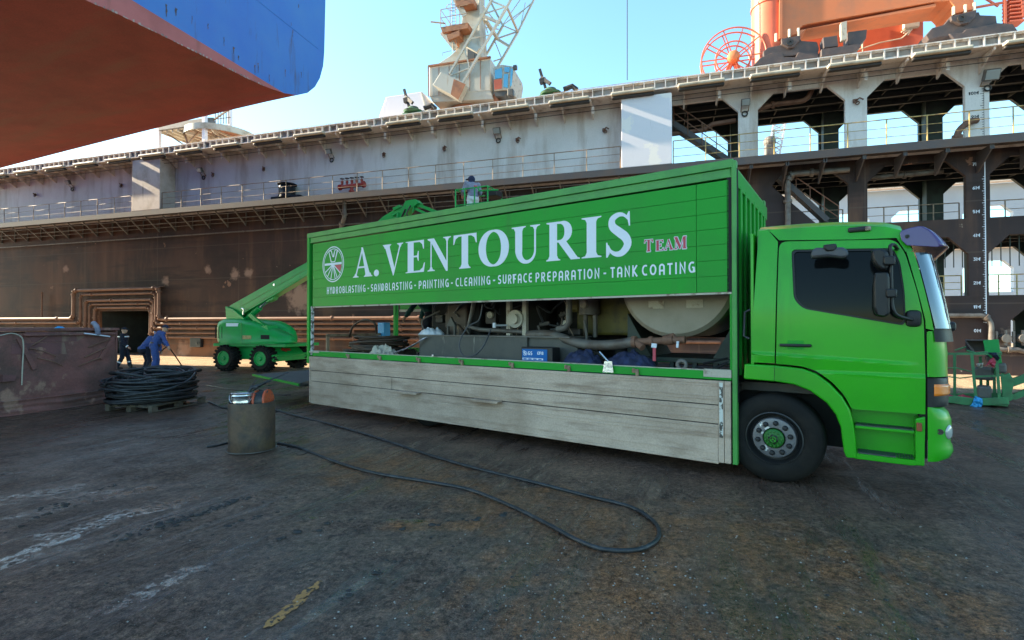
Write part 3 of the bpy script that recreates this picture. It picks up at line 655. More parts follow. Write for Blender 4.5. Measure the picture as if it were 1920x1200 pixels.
fr_ = MB()
for k in range(-5, 4):
    t = PC + PP * k
    for z0, z1 in ((8.24, 11.5), (5.5, 8.1), (2.6, 5.4), (0, 2.5)):
        fr_.box(t - .3, t + .3, -3.45, -3.05, z0, z1); fr_.box(t - .02, t + .02, -.9, -.15, z0, z1); fr_.box(t - .3, t - .26, -.5, -.15, z0, z1)
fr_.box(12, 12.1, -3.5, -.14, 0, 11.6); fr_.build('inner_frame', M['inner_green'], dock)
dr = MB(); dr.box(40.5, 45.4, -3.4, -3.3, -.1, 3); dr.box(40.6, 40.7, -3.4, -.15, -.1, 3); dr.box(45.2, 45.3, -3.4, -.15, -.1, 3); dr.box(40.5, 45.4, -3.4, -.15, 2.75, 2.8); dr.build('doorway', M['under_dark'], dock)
# walkway and its brackets
wk = MB(); wk.box(TR_, TL, .0, .92, 8.40, 8.46); wk.box(TR_, TL, .92, 1.0, 8.20, 8.49); wk.build('walkway', M['dock_dark'], dock)
wt = MB(); wt.box(10, TL, .915, .935, 8.492, 8.50); wt.box(TR_, 10, .9, 1.0, 8.492, 8.50); wt.build('walkway_edge', M['rail_rust'], dock)
def repeat(o, n, step):
    for i in range(1, n):
        c = o.copy(); scene.collection.objects.link(c); c.location.x = o.location.x + step * i; c.parent = o.parent
b_ = MB(); b_.prism([(0, 0), (.03, 0), (.03, .01), (0, .01)], 0, .01); b_ = MB()
t = TR_ + .2
b_.add([(t, 0, 8.2), (t, .92, 8.2), (t, .92, 8.06), (t, .1, 7.45), (t, 0, 7.45), (t + .04, 0, 8.2), (t + .04, .92, 8.2), (t + .04, .92, 8.06), (t + .04, .1, 7.45), (t + .04, 0, 7.45)],
       [(0, 1, 2, 3, 4), (9, 8, 7, 6, 5), (0, 5, 6, 1), (1, 6, 7, 2), (2, 7, 8, 3), (3, 8, 9, 4), (4, 9, 5, 0)])
b_.box(t - .045, t + .085, .86, .92, 8.04, 8.2)
o_ = b_.build('bracket', M['dock_dark'], dock); repeat(o_, 22, 1.29)
st = MB(); t = TR_ + .2 + 1.29 * 22
st.beam((t, .93, 8.19), (t, .02, 7.42), .05, .07); st.beam((t, .04, 8.15), (t, .04, 7.4), .05, .05); o_ = st.build('bracket', M['pipe_grey'], dock); repeat(o_, 54, 1.29)
# top rail with stiffeners, brackets and rubbing strips
tr = MB(); tr.box(TR_, TL, .0, .96, 11.66, 11.72); tr.box(TR_, TL, -3.5, .96, 11.96, 12.0); tr.box(TR_, TL, .86, 1.02, 12.0, 12.04); tr.box(TR_, TL, .86, 1.02, 11.63, 11.66)
t = TR_
while t < TL: tr.box(t, t + .045, .90, 1.015, 11.66, 12.0); t += .43
tr.build('top_rail', M['rail_pale'], dock)
rb_ = MB(); rb_.box(TR_, TL, .86, .90, 11.66, 12.0); rb_.build('rail_web', mat('rail_web', (.30, .26, .23), .65, col2=(.2, .14, .1), scale=1.5, lo=.45, hi=.65, grain=.15), dock)
b_ = MB(); t = TR_ + .1
b_.add([(t, 0, 11.63), (t, .95, 11.63), (t, .95, 11.52), (t, .55, 11.42), (t, .12, 11.12), (t, .0, 11.08), (t + .06, 0, 11.63), (t + .06, .95, 11.63), (t + .06, .95, 11.52), (t + .06, .55, 11.42), (t + .06, .12, 11.12), (t + .06, .0, 11.08)],
       [(0, 1, 2, 3, 4, 5), (11, 10, 9, 8, 7, 6), (0, 6, 7, 1), (1, 7, 8, 2), (2, 8, 9, 3), (3, 9, 10, 4), (4, 10, 11, 5)])
o_ = b_.build('bracket', M['rail_pale'], dock); repeat(o_, 76, 1.29)
b_ = MB(); t = -15.3
b_.rbox((t + .87, 1.12, 11.60), (1.78, .30, .13), .05); o_ = b_.build('rubbing_strip', M['wall_cream'], dock)
b2 = MB(); b2.rbox((t + .87, 1.04, 11.475), (1.76, .2, .12), .05); o2 = b2.build('rubbing_strip_backing', M['dark_steel'], dock)
repeat(o_, 33, 2.69); repeat(o2, 33, 2.69)
pt_ = MB(); t = 0
for i in range(-4, 15):
    t = 1.3 + i * 2.58; pt_.rbox((t, .62, 11.28), (.12, .05, .34), .01)
pt_.build('tag_plate', M['rail_pale'], dock)
cb = MB()
for z, o in ((11.20, .72), (11.33, .86)): cb.tube([(TR_ + 6.45 * i, o, z - .0) for i in range(15)], .014, 5)
cb.build('cable_run', M['dark_steel'], dock)
for (a, b, z0, z1, mt) in ((38.93, 41.1, 8.50, 11.48, 'slab_cream'), (10.9, 12.95, 8.5, 11.45, 'slab_pale')):
    m_ = MB(); m_.prism(fillet([(a, z0), (b, z0), (b, z1), (a, z1)], .06, 2), .02, .98); m_.build('column_casing', M[mt], dock, bevel=.03)
# draft scale on the pillar
UM = .8787
ds = MB(); pl = lambda x, y, h: Vector((x, .004 + h, y))
ds.box(-.085, -.055, 0, .006, 1.9, 7.85)
for i in range(0, 62):
    z = 1.625 + UM * .1 * i + .3
    if z < 7.85: ds.box(-.055, .02 if i % 5 == 0 else -.015, .0, .006, z, z + .018)
mtext = lambda x, y, h: Vector((-x, .006 + h, y))
for k in range(0, 8): stroke_text(ds, '%dM' % k, -.31, -.10, 1.625 + UM * k - .062, 1.625 + UM * k + .062, mtext, .17)
ds.build('draft_scale', M['letter_white'], dock)
ds = MB()
for k in (9, 10): stroke_text(ds, '%dM' % k, -.40 if k == 10 else -.33, -.10, 1.625 + UM * k - .062, 1.625 + UM * k + .062, mtext, .17)
for i in range(0, 24):
    z = 8.6 + UM * .1 * i; ds.box(-.06, .0 if i % 5 else .05, .0, .006, z, z + .016)
ds.box(-.065, -.055, 0, .006, 8.6, 10.6); ds.build('draft_scale', M['under_dark'], dock)
# ------------------------------------------------------------------ guard rails
def guard(label, t0, t1, o, z, step, mt, group, h=.98, bars=3, fr=FD, r=.022):
    g = thing('guard_rail', label, 'railing', fr, (t0, o, z), group)
    m_ = MB()
    for i in range(bars): m_.tube([(t0, o, z + h * (i + 1) / bars), (t1, o, z + h * (i + 1) / bars)], r if i == bars - 1 else r * .6, 6)
    m_.build('rail', M[mt], g)
    n = max(1, int(round(abs(t1 - t0) / step))); pm = MB(); pm.tube([(t0, o, z), (t0, o, z + h)], r, 6); p0 = pm.build('post', M[mt], g); repeat(p0, n + 1, (t1 - t0) / n); return g
guard('long thin railing on the walkway left of the cream column casing', 78, 41.2, .9, 8.47, 1.42, 'rail_rust', 'railings on the dock wall')
guard('long thin railing on the walkway between the cream and the pale column casing', 38.85, 13.0, .9, 8.47, 1.42, 'rail_rust', 'railings on the dock wall')
guard('yellowish railing on the walkway before the upper open bays', 10.85, -18, .9, 8.47, 1.28, 'rail_yellow', 'railings on the dock wall')
for k, lb in ((1, 'railing behind the open bay with the sloping stair plate'), (0, 'railing behind the open bay left of the draft scale, below the walkway'), (-1, 'railing behind the open bay right of the draft scale, below the walkway')):
    guard(lb, PC + PP * (k + 1) - .3, PC + PP * k + .3, -.6, 5.5, .9, 'rail_rust', 'railings inside the bays', h=1.0)
for k, lb in ((0, 'yellow railing in the low bay left of the draft scale'), (-1, 'yellow railing in the low bay right of the draft scale')):
    guard(lb, PC + PP * (k + 1) - .3, PC + PP * k + .3, -.5, 2.66, .55, 'rail_yellow', 'railings inside the bays', h=1.05, bars=4)
for k, lb in ((0, 'row of upright bars in the low bay left of the draft scale'), (-1, 'row of upright bars in the low bay right of the draft scale')):
    m_ = MB()
    for i in range(13): t = PC + PP * k + .35 + i * .27; m_.tube([(t, -.3, 4.0 if 1 else 0), (t, -.3, 5.4)], .018, 5)
    m_.solo('bar_grille', lb, 'grille', M['inner_green'], FD, (PC + PP * k + 1.9, -.3, 4.0), group='grilles in the low bays')
m_ = MB(); m_.beam((7.0, -.3, 8.15), (4.7, -.3, 5.6), .5, .05); m_.beam((7.05, -.05, 8.3), (5.0, -.05, 6.0), .05, .2); m_.beam((10.9, -.6, 10.6), (8.3, -.6, 8.5), .5, .06); m_.beam((10.9, -.34, 10.75), (8.3, -.34, 8.6), .05, .22)
m_.build('stair', M['dock_dark'], dock)
def stair_rail(pts, lb):
    m_ = MB()
    for dz in (.95, .5): m_.tube([Vector(p) + Vector((0, 0, dz)) for p in pts], .02, 6)
    for i in range(5):
        f = i / 4; p = Vector(pts[0]).lerp(Vector(pts[-1]), f); m_.tube([p, p + Vector((0, 0, .95))], .018, 6)
    m_.solo('stair_rail', lb, 'railing', M['pipe_rust'], FD, pts[-1], group='stair railings in the bays')
stair_rail([(10.8, -.3, 10.6), (8.5, -.3, 8.6)], 'sloping stair railing in the upper bay beside the pale column casing')
stair_rail([(6.6, -.1, 7.3), (4.6, -.1, 5.6)], 'sloping stair railing in the bay above the truck cab')
# ------------------------------------------------------------------ pipes
def pipe(lb, pts, r, mt, grp=None, fl=(), n=0, name='pipe', fr=FD):
    m_ = MB(); m_.tube(pts, r, 10)
    for f in fl:
        i = min(int(f * (len(pts) - 1)), len(pts) - 2); a, b = Vector(pts[i]), Vector(pts[i + 1]); c = a.lerp(b, f * (len(pts) - 1) - i); d = (b - a).normalized() * r * .5; m_.tube([c - d, c + d], r * 1.5, 10)
    return m_.solo(name, lb, 'pipe', M[mt], fr, pts[0], grp, smooth=45)
def rnd(pts, r=.28):
    out = [Vector(pts[0])]
    for i in range(1, len(pts) - 1):
        p = Vector(pts[i]); a = Vector(pts[i - 1]); b = Vector(pts[i + 1]); A = p + (a - p).normalized() * r; B = p + (b - p).normalized() * r
        for k in range(6): t = k / 5; out.append(A * (1 - t) ** 2 + p * 2 * t * (1 - t) + B * t * t)
    out.append(Vector(pts[-1])); return out
PG = 'rusty pipes along the dock wall foot'
lv = [(2.24, 2.18, 4.02, 46.9, 39.75, .095, .34), (1.98, 1.92, 3.74, 46.35, 40.05, .075, .30), (1.62, 1.66, 3.36, 46.0, 40.3, .085, .24), (1.36, 1.38, 3.12, 45.7, 40.5, .06, .20), (1.10, 1.12, 2.90, 45.35, 40.68, .075, .14)]
nm = ['topmost', 'second from the top', 'middle', 'second from the bottom', 'lowest']
for i, (zl, zr, zt, tl, tr2, r, o) in enumerate(lv):
    pts = rnd([(78, o, zl), (tl, o, zl), (tl, o, zt), (tr2, o, zt), (tr2, o, zr), (24, o, zr), (9, o, zr)])
    pts2 = [];
    for a, b in zip(pts, pts[1:]):
        L_ = (b - a).length; m = max(1, int(L_ / 2.5)); pts2 += [a.lerp(b, q / m) for q in range(m)]
    pts2.append(pts[-1])
    pipe('rusty pipe looping over the dark doorway, ' + nm[i] + ' of the five', pts2, r, 'pipe_rust', PG, [.05 + .043 * j + .01 * i for j in range(21)])
fr_ = MB()
for t, w_ in ((46.9, .0), (39.7, 0), (33, 0), (27, 0), (21, 0)): fr_.beam((t - .4, .2, .6), (t - .4, .2, 2.4), .08, .08)
fr_.beam((46.95, .1, 4.12), (39.7, .1, 4.12), .16, .03); fr_.build('pipe_support', M['pipe_rust'], dock)
pipe('thin upright rusty pipe with a valve left of the doorway', [(50.05, .2, 2.25), (50.05, .2, 4.0)], .05, 'pipe_rust', 'small pipes on the wall', [.35])
pipe('dark downpipe with a kink below the walkway, behind the green boom', rnd([(26.9, .55, 8.2), (26.9, .55, 7.35), (27.35, .2, 7.0), (27.35, .2, 3.0)], .2), .11, 'pipe_grey', 'small pipes on the wall', [.1, .55])
pp = []
for i, (o, z, r) in enumerate(((.75, 8.0, .02), (.48, 7.78, .025), (.22, 7.62, .02), (.16, 7.08, .035))):
    pipe('thin pipe under the walkway, ' + ('outermost', 'second from outside', 'third from outside', 'lowest, clamped to the wall')[i], [(78 - q * 6.6, o, z) for q in range(11)], r, 'pipe_grey', 'thin pipes under the walkway', [.09 * j + .04 for j in range(11)])
pipe('rusty pipe hung in the upper bay beside the pale column casing', [(10.9, -.5, 10.25), (9.6, -.5, 10.28), (9.2, -.5, 10.5), (8.3, -.5, 10.55)], .10, 'pipe_rust', 'pipes hung in the upper bays', [.4])
pipe('rusty pipe bent upward in the second upper bay', rnd([(7.6, -.5, 10.85), (6.9, -.5, 11.05), (5.6, -.5, 11.05), (5.35, -.5, 11.6)], .25), .10, 'pipe_rust', 'pipes hung in the upper bays', [.3])
pipe('grey pipe with an elbow before the bay above the truck cab', rnd([(4.3, .12, 7.9), (6.45, .12, 7.9), (6.45, .12, 5.0)], .3), .11, 'pipe_grey', None, [.1, .4, .7, .9])
pipe('grey pipe under the ceiling of the bay left of the draft scale', [(3.4, -.7, 7.72), (.9, -.7, 7.78)], .10, 'pipe_grey', None, [.5])
pipe('brown pipe bending down beside the foot of the draft scale', rnd([(1.6, .16, 2.18), (.05, .16, 2.18), (-.13, .16, 1.9), (-.13, .16, 1.2)], .15), .09, 'pipe_grey', None, [.35])
pipe('brown pipe low on the wall behind the green work basket', [(-.2, .16, .95), (-.9, .16, .95), (-1.0, .16, .9), (-4, .16, .6)], .09, 'pipe_grey', None, [.2])
pipe('dark bent pipe stub on the walkway beside the draft scale pillar', rnd([(.85, .2, 8.5), (.85, .2, 9.0), (.45, .2, 9.35), (.2, .1, 9.35)], .25), .11, 'pipe_rust', None, [.1])
vm = thing('valve_manifold', 'red pipe manifold with five hand valves on the walkway', 'valve manifold', FD, (26.55, .45, 8.47))
m_ = MB(); m_.tube([(27.25, .45, 8.95), (25.85, .45, 9.0)], .10, 12); m_.tube([(27.3, .45, 8.945), (27.2, .45, 8.95)], .15, 12); m_.tube([(25.9, .45, 9.0), (25.8, .45, 9.0)], .17, 12); m_.tube([(26.55, .45, 8.47), (26.55, .45, 8.95)], .09, 10); m_.tube([(26.55, .45, 8.66), (26.55, .45, 8.72)], .15, 10); m_.build('header_pipe', M['red_paint'], vm, smooth=40)
for i in range(5):
    t = 27.12 - i * .29; m_ = MB(); m_.tube([(t, .45, 9.0), (t, .45, 9.15)], .055, 8); m_.tube([(t, .45, 9.15), (t, .45, 9.27)], .07, 8); m_.tube([(t, .45, 9.27), (t, .45, 9.38)], .018, 6)
    v = m_.build('valve', M['red_paint'], vm, smooth=40); m_ = MB(); m_.tube([(t + .1 * math.cos(a * math.pi / 5), .45 + .1 * math.sin(a * math.pi / 5), 9.38) for a in range(10)], .018, 6, True); m_.beam((t - .1, .45, 9.38), (t + .1, .45, 9.38), .02, .02); BASE[v.name] = BASE[vm.name]; m_.build('hand_wheel', M['dark_steel'], v)
vb = thing('valve_group', 'brown flanged valves on the dock wall above the low pipe', 'valve group', FD, (-.8, .1, 1.2))
m_ = MB()
for i in range(2):
    t = -.55 - i * .5; m_.tube([(t, .02, 1.35), (t, .25, 1.35)], .15, 14); m_.tube([(t, .15, 1.1), (t, .15, 1.65)], .05, 8); m_.tube([(t + .25, .12, 1.2), (t + .25, .12, 1.6)], .05, 8)
m_.build('valve', M['pipe_grey'], vb, smooth=40)
m_ = MB(); m_.rbox((30.5, .45, 8.56), (1.9, .6, .18), .04); m_.build
mu = thing('blower', 'dark domed machine on a flat skid behind the walkway railing', 'blower', FD, (30.5, .45, 8.47))
MB().rbox((30.45, .45, 8.62), (1.85, .6, .16), .04).build('skid', M['navy_dark'], mu, bevel=.01)
m_ = MB(); m_.lathe([(.02, .78), (.3, .74), (.42, .6), (.42, .2), (.46, .12), (.46, 0)], (30.55, .45, 8.62), seg=20); m_.build('housing', M['black_plastic'], mu, smooth=50)
m_ = MB(); m_.lathe([(.1, 0), (.28, .05), (.5, .1), (.5, .14), (.1, .16)], (30.55, .45, 9.24), seg=20); m_.build('cowl', M['navy_dark'], mu, smooth=50)
# floodlights and little fixtures on the wall
def flood(t, z, label, s=1.0, rot=0):
    f = thing('floodlight', label, 'floodlight', FD, (t, 0, z), 'floodlights on the dock wall'); 
    m_ = MB(); m_.rbox((t, .28, z + .02), (.36 * s, .16, .30 * s), .03, rot=Matrix.Rotation(R(-25), 3, 'X')); m_.build('housing', M['pipe_grey'], f)
    m_ = MB(); m_.rbox((t, .36, z - .015), (.30 * s, .03, .24 * s), .01, rot=Matrix.Rotation(R(-25), 3, 'X')); m_.build('lamp_glass', M['lamp_glass'], f)
    m_ = MB(); m_.tube([(t - .15 * s, .0, z - .25), (t - .15 * s, .26, z - .02)], .018, 6); m_.tube([(t + .15 * s, .0, z - .25), (t + .15 * s, .26, z - .02)], .018, 6); m_.tube([(t - .16 * s, .04, z - .26), (t + .16 * s, .04, z - .26)], .02, 6); m_.build('bracket', M['rail_rust'], f)
    m_ = MB(); m_.tube([(t + .1 * math.cos(a * .524), .05, z - .36 + .1 * math.sin(a * .524)) for a in range(12)], .03, 6, True); m_.build('cable_loop', M['dark_steel'], f)
for px, py, lb, s in ((935, 250, 'grey floodlight on the pale wall above the boom basket', 1), (623, 288, 'small dark floodlight on the pale wall, second from the pale column casing', .9), (383, 322, 'dark floodlight just right of the cream column casing', .9), (137, 345, 'dark floodlight on the pale wall left of the cream column casing', .9), (1396, 198, 'grey floodlight on the first pillar right of the pale column casing', .95), (1850, 148, 'large floodlight above the draft scale', 1.35)):
    p = WV(px, py); flood(p[0], p[1], lb, s)
for i, (px, py, lb) in enumerate(((720, 290, 'small rusty hook high on the wall above the red valve manifold'), (833, 278, 'small rusty hook on the wall left of the grey floodlight'), (970, 262, 'small rusty hook just right of the grey floodlight'), (1133, 244, 'small rusty hook just left of the pale column casing'), (495, 316, 'small rusty hook on the wall above the domed blower'), (400, 327, 'small rusty hook beside the floodlight right of the cream casing'), (316, 337, 'small rusty hook close to the right edge of the cream casing'), (228, 347, 'small rusty hook close to the left edge of the cream casing'), (67, 365, 'small rusty hook on the wall far left of the cream casing'), (1603, 190, 'small hook lamp on the middle pillar of the upper bays'))):
    t, z = WV(px, py); m_ = MB(); m_.rbox((t, .03, z), (.16, .06, .16), .02); m_.tube([(t, .03, z), (t - .1, .2, z + .04), (t - .22, .22, z - .05)], .03, 6); m_.tube([(t - .05 + .07 * math.cos(a * .8), .09, z - .1 + .07 * math.sin(a * .8)) for a in range(8)], .022, 5, True)
    m_.solo('wall_hook', lb, 'hook', M['pipe_rust'], FD, (t, 0, z), 'hooks on the pale wall')
m_ = MB(); t, z = WV(372, 642); m_.rbox((t, .12, z), (.8, .2, .55), .03); m_.rbox((t - .15, .23, z - .02), (.14, .04, .14), .03); m_.rbox((t - .3, .23, z), (.1, .04, .1), .03); m_.solo('socket_box', 'black power socket box on the rusty wall left of the boom lift', 'socket box', M['black_plastic'], FD, (t, 0, z))
m_ = MB(); m_.tube([(54.0 + i * 1.0, .3, .02) for i in range(2)], .02, 6)
# ------------------------------------------------------------------ on the dock top
def rails_top(t0, t1, z, lb):
    guard(lb, t0, t1, .5, z, 1.6, 'rail_rust', 'low railings on the dock top', h=.28, bars=1, r=.012)
rails_top(60, 43, 12.04, 'low thin railing on the dock top under the ship'); rails_top(36.5, 26.2, 12.04, 'low thin railing on the dock top left of the pale deck house'); rails_top(16, 10.6, 12.04, 'low thin railing on the dock top right of the green winch')
dh = thing('deck_house', 'pale sloping housing on the dock top left of the lattice crane', 'housing', FD, (24.4, -1.6, 12.0))
m_ = MB(); m_.prism([(26.3, 12.0), (25.44, 14.05), (23.3, 14.05), (22.75, 12.0)], -2.4, -1.0); m_.build('casing', M['slab_pale'], dh, bevel=.04)
m_ = MB(); m_.beam((23.32, -.98, 14.0), (22.8, -.98, 12.2), .06, .06); m_.rbox((22.95, -.9, 12.7), (.3, .2, .5), .03); m_.build('fender_bar', M['wall_cream'], dh)
def winch(t, o, lb, kids=1.0):
    f = thing('mooring_winch', lb, 'winch', FD, (t, o, 12.0), 'winches on the dock top')
    MB().rbox((t, o, 12.2), (1.3, .6, .42), .1).build('base', M['winch_green'], f); m_ = MB(); m_.lathe([(.1, 0), (.45, .02), (.5, .10), (.3, .2), (.25, .3)], (t + .1, o, 12.4), seg=18); m_.build('capstan', M['winch_green'], f, smooth=50)
    m_ = MB(); m_.beam((t + .35, o, 12.8), (t + .62, o, 13.7), .09, .12); m_.beam((t + .55, o, 13.3), (t + .1, o + .1, 12.9), .12, .16); m_.beam((t + .62, o, 13.1), (t + .32, o, 13.15), .2, .22); m_.build('lever', M['dark_steel'], f)
    m_ = MB(); m_.tube([(t - .5, o, 12.6), (t - .9, o, 12.7), (t - 1.1, o, 12.5)], .12, 8); m_.build('gear', M['dark_steel'], f)
winch(16.1, .1, 'green mooring winch with an upright lever right of the lattice crane'); winch(23.1, .15, 'dark mooring winch before the pale sloping housing')
# lattice crane
cr = thing('lattice_crane', 'weathered cream dock crane with a lattice jib and a glazed cabin', 'crane', FD, (21.4, -1.8, 12.0))
def D(px, py, o): return hit(FD, 1, o, px, py)
m_ = MB(); a, b, c, d = [WV(*p, -1.5) for p in ((805, 125), (919, 108), (919, 169), (805, 181))]
m_.prism([a, b, c, d], -4.6, -1.5); hs = m_.build('machine_house', M['crane_cream'], cr, bevel=.03)
m_ = MB(); e, f = WV(803, 124, -1.42), WV(920, 107, -1.42); m_.beam((e[0], -1.43, e[1]), (f[0], -1.43, f[1]), .1, .08); m_.beam((e[0] + .02, -1.46, e[1]), (WV(804, 181, -1.46)[0], -1.46, WV(804, 181, -1.46)[1]), .05, .05)
for i in range(1, 6): x = e[0] + (f[0] - e[0]) * i / 6; m_.beam((x, -1.495, e[1] - .1), (x, -1.495, e[1] - 1.6), .025, .02)
m_.build('roof_trim', M['crane_rust'], cr)
m_ = MB(); a, b, c, d = [WV(*p, -1.55) for p in ((806, 181), (919, 169), (925, 186), (812, 192))]; m_.prism([a, b, c, d], -4.4, -1.52); m_.build('bed_frame', M['crane_cream'], cr)
m_ = MB(); x = (a[0] + b[0]) / 2; m_.lathe([(1.5, 0), (1.5, .35), (1.2, .4), (1.2, 1.5)], (x, -3, 12.0), seg=24); m_.beam((b[0] - .2, -1.8, 13.7), (b[0] - 1.0, -1.3, 12.0), .25, .25); m_.beam((a[0], -1.8, 13.6), (a[0] + .3, -1.3, 12.0), .25, .25); m_.rbox((x, -2.2, 12.5), (3.4, 1.6, .8), .1); m_.build('slewing_base', M['crane_rust'], cr, smooth=40)
m_ = MB(); q = [D(*p, -1.0) for p in ((830, 139), (873, 158), (859, 187), (815, 163))]; m_.prism([(p.x, p.z) for p in q], -1.45, -.75); m_.build('counterweight', M['crane_cream'], cr, bevel=.03)
m_ = MB(); q = [D(*p, -.74) for p in ((851, 148), (873, 158), (859, 187), (845, 177))]; m_.prism([(p.x, p.z) for p in q], -.75, -.735); m_.build('rust_patch', M['crane_rust'], cr)
m_ = MB(); q = [WV(*p, -2.6) for p in ((820, 120), (845, 104), (861, 88), (870, 0), (880, -90), (897, -90), (897, 0), (902, 95), (905, 110))]; m_.prism(q, -3.6, -2.6); q = [WV(*p, -2.55) for p in ((896, -90), (897, -90), (903, 108), (899, 108))]; m_.prism(q, -2.6, -2.5); m_.build('mast', M['crane_cream'], cr, bevel=.03)
for (p0, p1, nme) in (((829, 55), (880, 46), 0), ((856, 5), (890, 0), 1), ((840, 70), (864, 60), 2)):
    a = D(*p0, -2.2); b = D(*p1, -2.2); m_ = MB(); m_.prism([(a.x, a.z), (b.x, b.z), (b.x, b.z - .3), (a.x - .1, a.z - .3)], -3.4, -2.0); pf = m_.build('platform', M['crane_rust'], cr); BASE[pf.name] = BASE[cr.name]
    if nme < 2:
        m_ = MB()
        for h in (.5, .95): m_.tube([(a.x, -3.4, a.z + h), (a.x, -2.0, a.z + h), (b.x, -2.0, b.z + h)], .02, 5)
        for tt in (0, .35, .7): p = a.lerp(b, tt); m_.tube([(p.x, -2.0, p.z), (p.x, -2.0, p.z + .95)], .02, 5)
        m_.tube([(a.x, -3.4, a.z), (a.x, -3.4, a.z + .95)], .02, 5); m_.build('railing', M['rail_rust'], pf)
m_ = MB(); a = D(829, 60, -2.2); b = D(855, 92, -2.2); m_.beam(a, b, .06, .3); a = D(852, -5, -2.2); b = D(872, 30, -2.2); m_.beam(a, b, .06, .3); m_.build('platform_strut', M['crane_cream'], cr)
m_ = MB()
for x in (845, 852): m_.tube([D(x, -60, -2.1), D(x + 4, 98, -2.1)], .018, 5)
for i in range(24): m_.tube([D(845.4 + i * .1, -50 + i * 6, -2.1), D(852.4 + i * .1, -50 + i * 6, -2.1)], .01, 4)
for i in range(3):
    c_ = D(850, 18 - i * 28, -2.1); m_.tube([(c_.x + .3 * math.cos(a * .63), -1.9 + .28 * math.sin(a * .63), c_.z) for a in range(10)], .014, 5, True)
m_.tube([D(808, 41, -2.2), D(835, 44, -2.2)], .04, 6); m_.tube([(D(830, 105, -2.2))] + [D(830, 99, -2.2), D(846, 95, -2.2)], .015, 5); m_.build('ladder', M['rail_rust'], cr)
# jib: near chords in front of the house, far chords behind
jb = MB()
def jl(p, q, o1, o2, w_): jb.beam(D(*p, o1), D(*q, o2), w_, w_)
N_, F_ = -1.1, -3.6
jl((843, 138), (925, -5), N_, N_, .10); jl((925, -5), (955, -60), N_, N_, .10); jl((866, 158), (951, 12), N_, N_, .11); jl((951, 12), (990, -60), N_, N_, .09)
jl((905, 115), (943, 48), F_, F_, .10); jl((943, 48), (918, 0), F_, F_, .10); jl((933, 125), (971, 60), F_, F_, .10); jl((971, 60), (950, 12), F_, N_, .10); jl((971, 60), (1003, -5), F_, F_, .08); jl((918, 0), (905, -30), F_, F_, .08)
jl((902, 28), (936, 43), N_, F_, .12); jl((911, 38), (933, 72), -1.6, -3.0, .14); jl((930, 72), (955, 87), F_, F_, .12); jl((902, 30), (930, 72), N_, F_, .06)
jl((870, 87), (880, 126), N_, N_, .06); jl((843, 142), (880, 128), N_, N_, .06); jl((878, 73), (916, 66), N_, F_, .07); jl((933, 72), (968, 60), F_, F_, .06); jl((908, 26), (950, 12), N_, N_, .05); jl((922, 2), (951, 14), N_, N_, .06); jl((928, 78), (940, 108), F_, F_, .05); jl((925, 115), (940, 110), F_, F_, .05)
jl((943, 48), (971, 60), F_, F_, .05); jl((943, 47), (1000, 5), F_, F_, .035); jl((975, 55), (985, 5), F_, F_, .03); jl((960, 40), (996, 6), F_, F_, .03); jl((935, 48), (905, 10), F_, N_, .04); jl((951, 12), (968, -20), N_, F_, .05); jl((943, 46), (975, 0), F_, F_, .035); jl((900, 50), (935, 55), F_, F_, .04); jl((905, 35), (915, 62), N_, F_, .04)
jb.build('jib', M['crane_cream'], cr)
jb = MB(); q = [WV(*p, -1.2) for p in ((872, 86), (882, 77), (902, 90), (894, 98))]; jb.prism(q, -1.4, -1.15); jb.build('hoist_plate', M['crane_cream'], cr); jb = MB(); q = D(886, 105, -2.2); jb.rbox(q, (.5, .5, .9), .05); jb.build('hoist_gear', M['grey_paint'], cr)
cb_ = MB(); q = [WV(*p, -1.2) for p in ((925, 125), (941, 121), (961, 124), (963, 135), (958, 168), (941, 168), (926, 170))]; cb_.prism(q, -3.0, -1.2); ct = cb_.build('cabin', M['cream_paint'], cr, bevel=.02); BASE[ct.name] = BASE[cr.name]
for q in ([(928, 132), (941, 127), (942, 146), (928, 148)], [(946, 126), (956, 126), (955, 136), (946, 135)], [(945, 139), (953, 139), (952, 165), (944, 163)], [(957.5, 128), (962, 130), (959.5, 160), (956.5, 163)]):
    g_ = MB(); g_.prism([WV(*p, -1.19) for p in q], -1.195, -1.17); g_.build('window', M['cab_glass'], ct)
g_ = MB(); g_.prism([WV(*p, -1.19) for p in ((926, 150), (941, 148), (941, 166), (927, 168))], -1.195, -1.175); g_.build('red_panel', M['crane_red'], ct)
g_ = MB(); g_.prism([WV(*p, -1.4) for p in ((926, 170), (958, 168), (945, 182), (930, 182))], -2.8, -1.3); g_.rbox(D(966, 127, -1.3), (.2, .2, .22), .04); g_.rbox(D(958, 175, -1.0), (.3, .3, .35), .04); g_.build('cabin_floor', M['grey_paint'], ct)
m_ = MB(); m_.tube([D(1176, 150, -1), D(1176, -120, -1)], .02, 6); m_.solo('hanging_wire', 'thin wire hanging straight down onto the dock top', 'wire', M['dark_steel'], FD, (D(1176, 150, -1)))
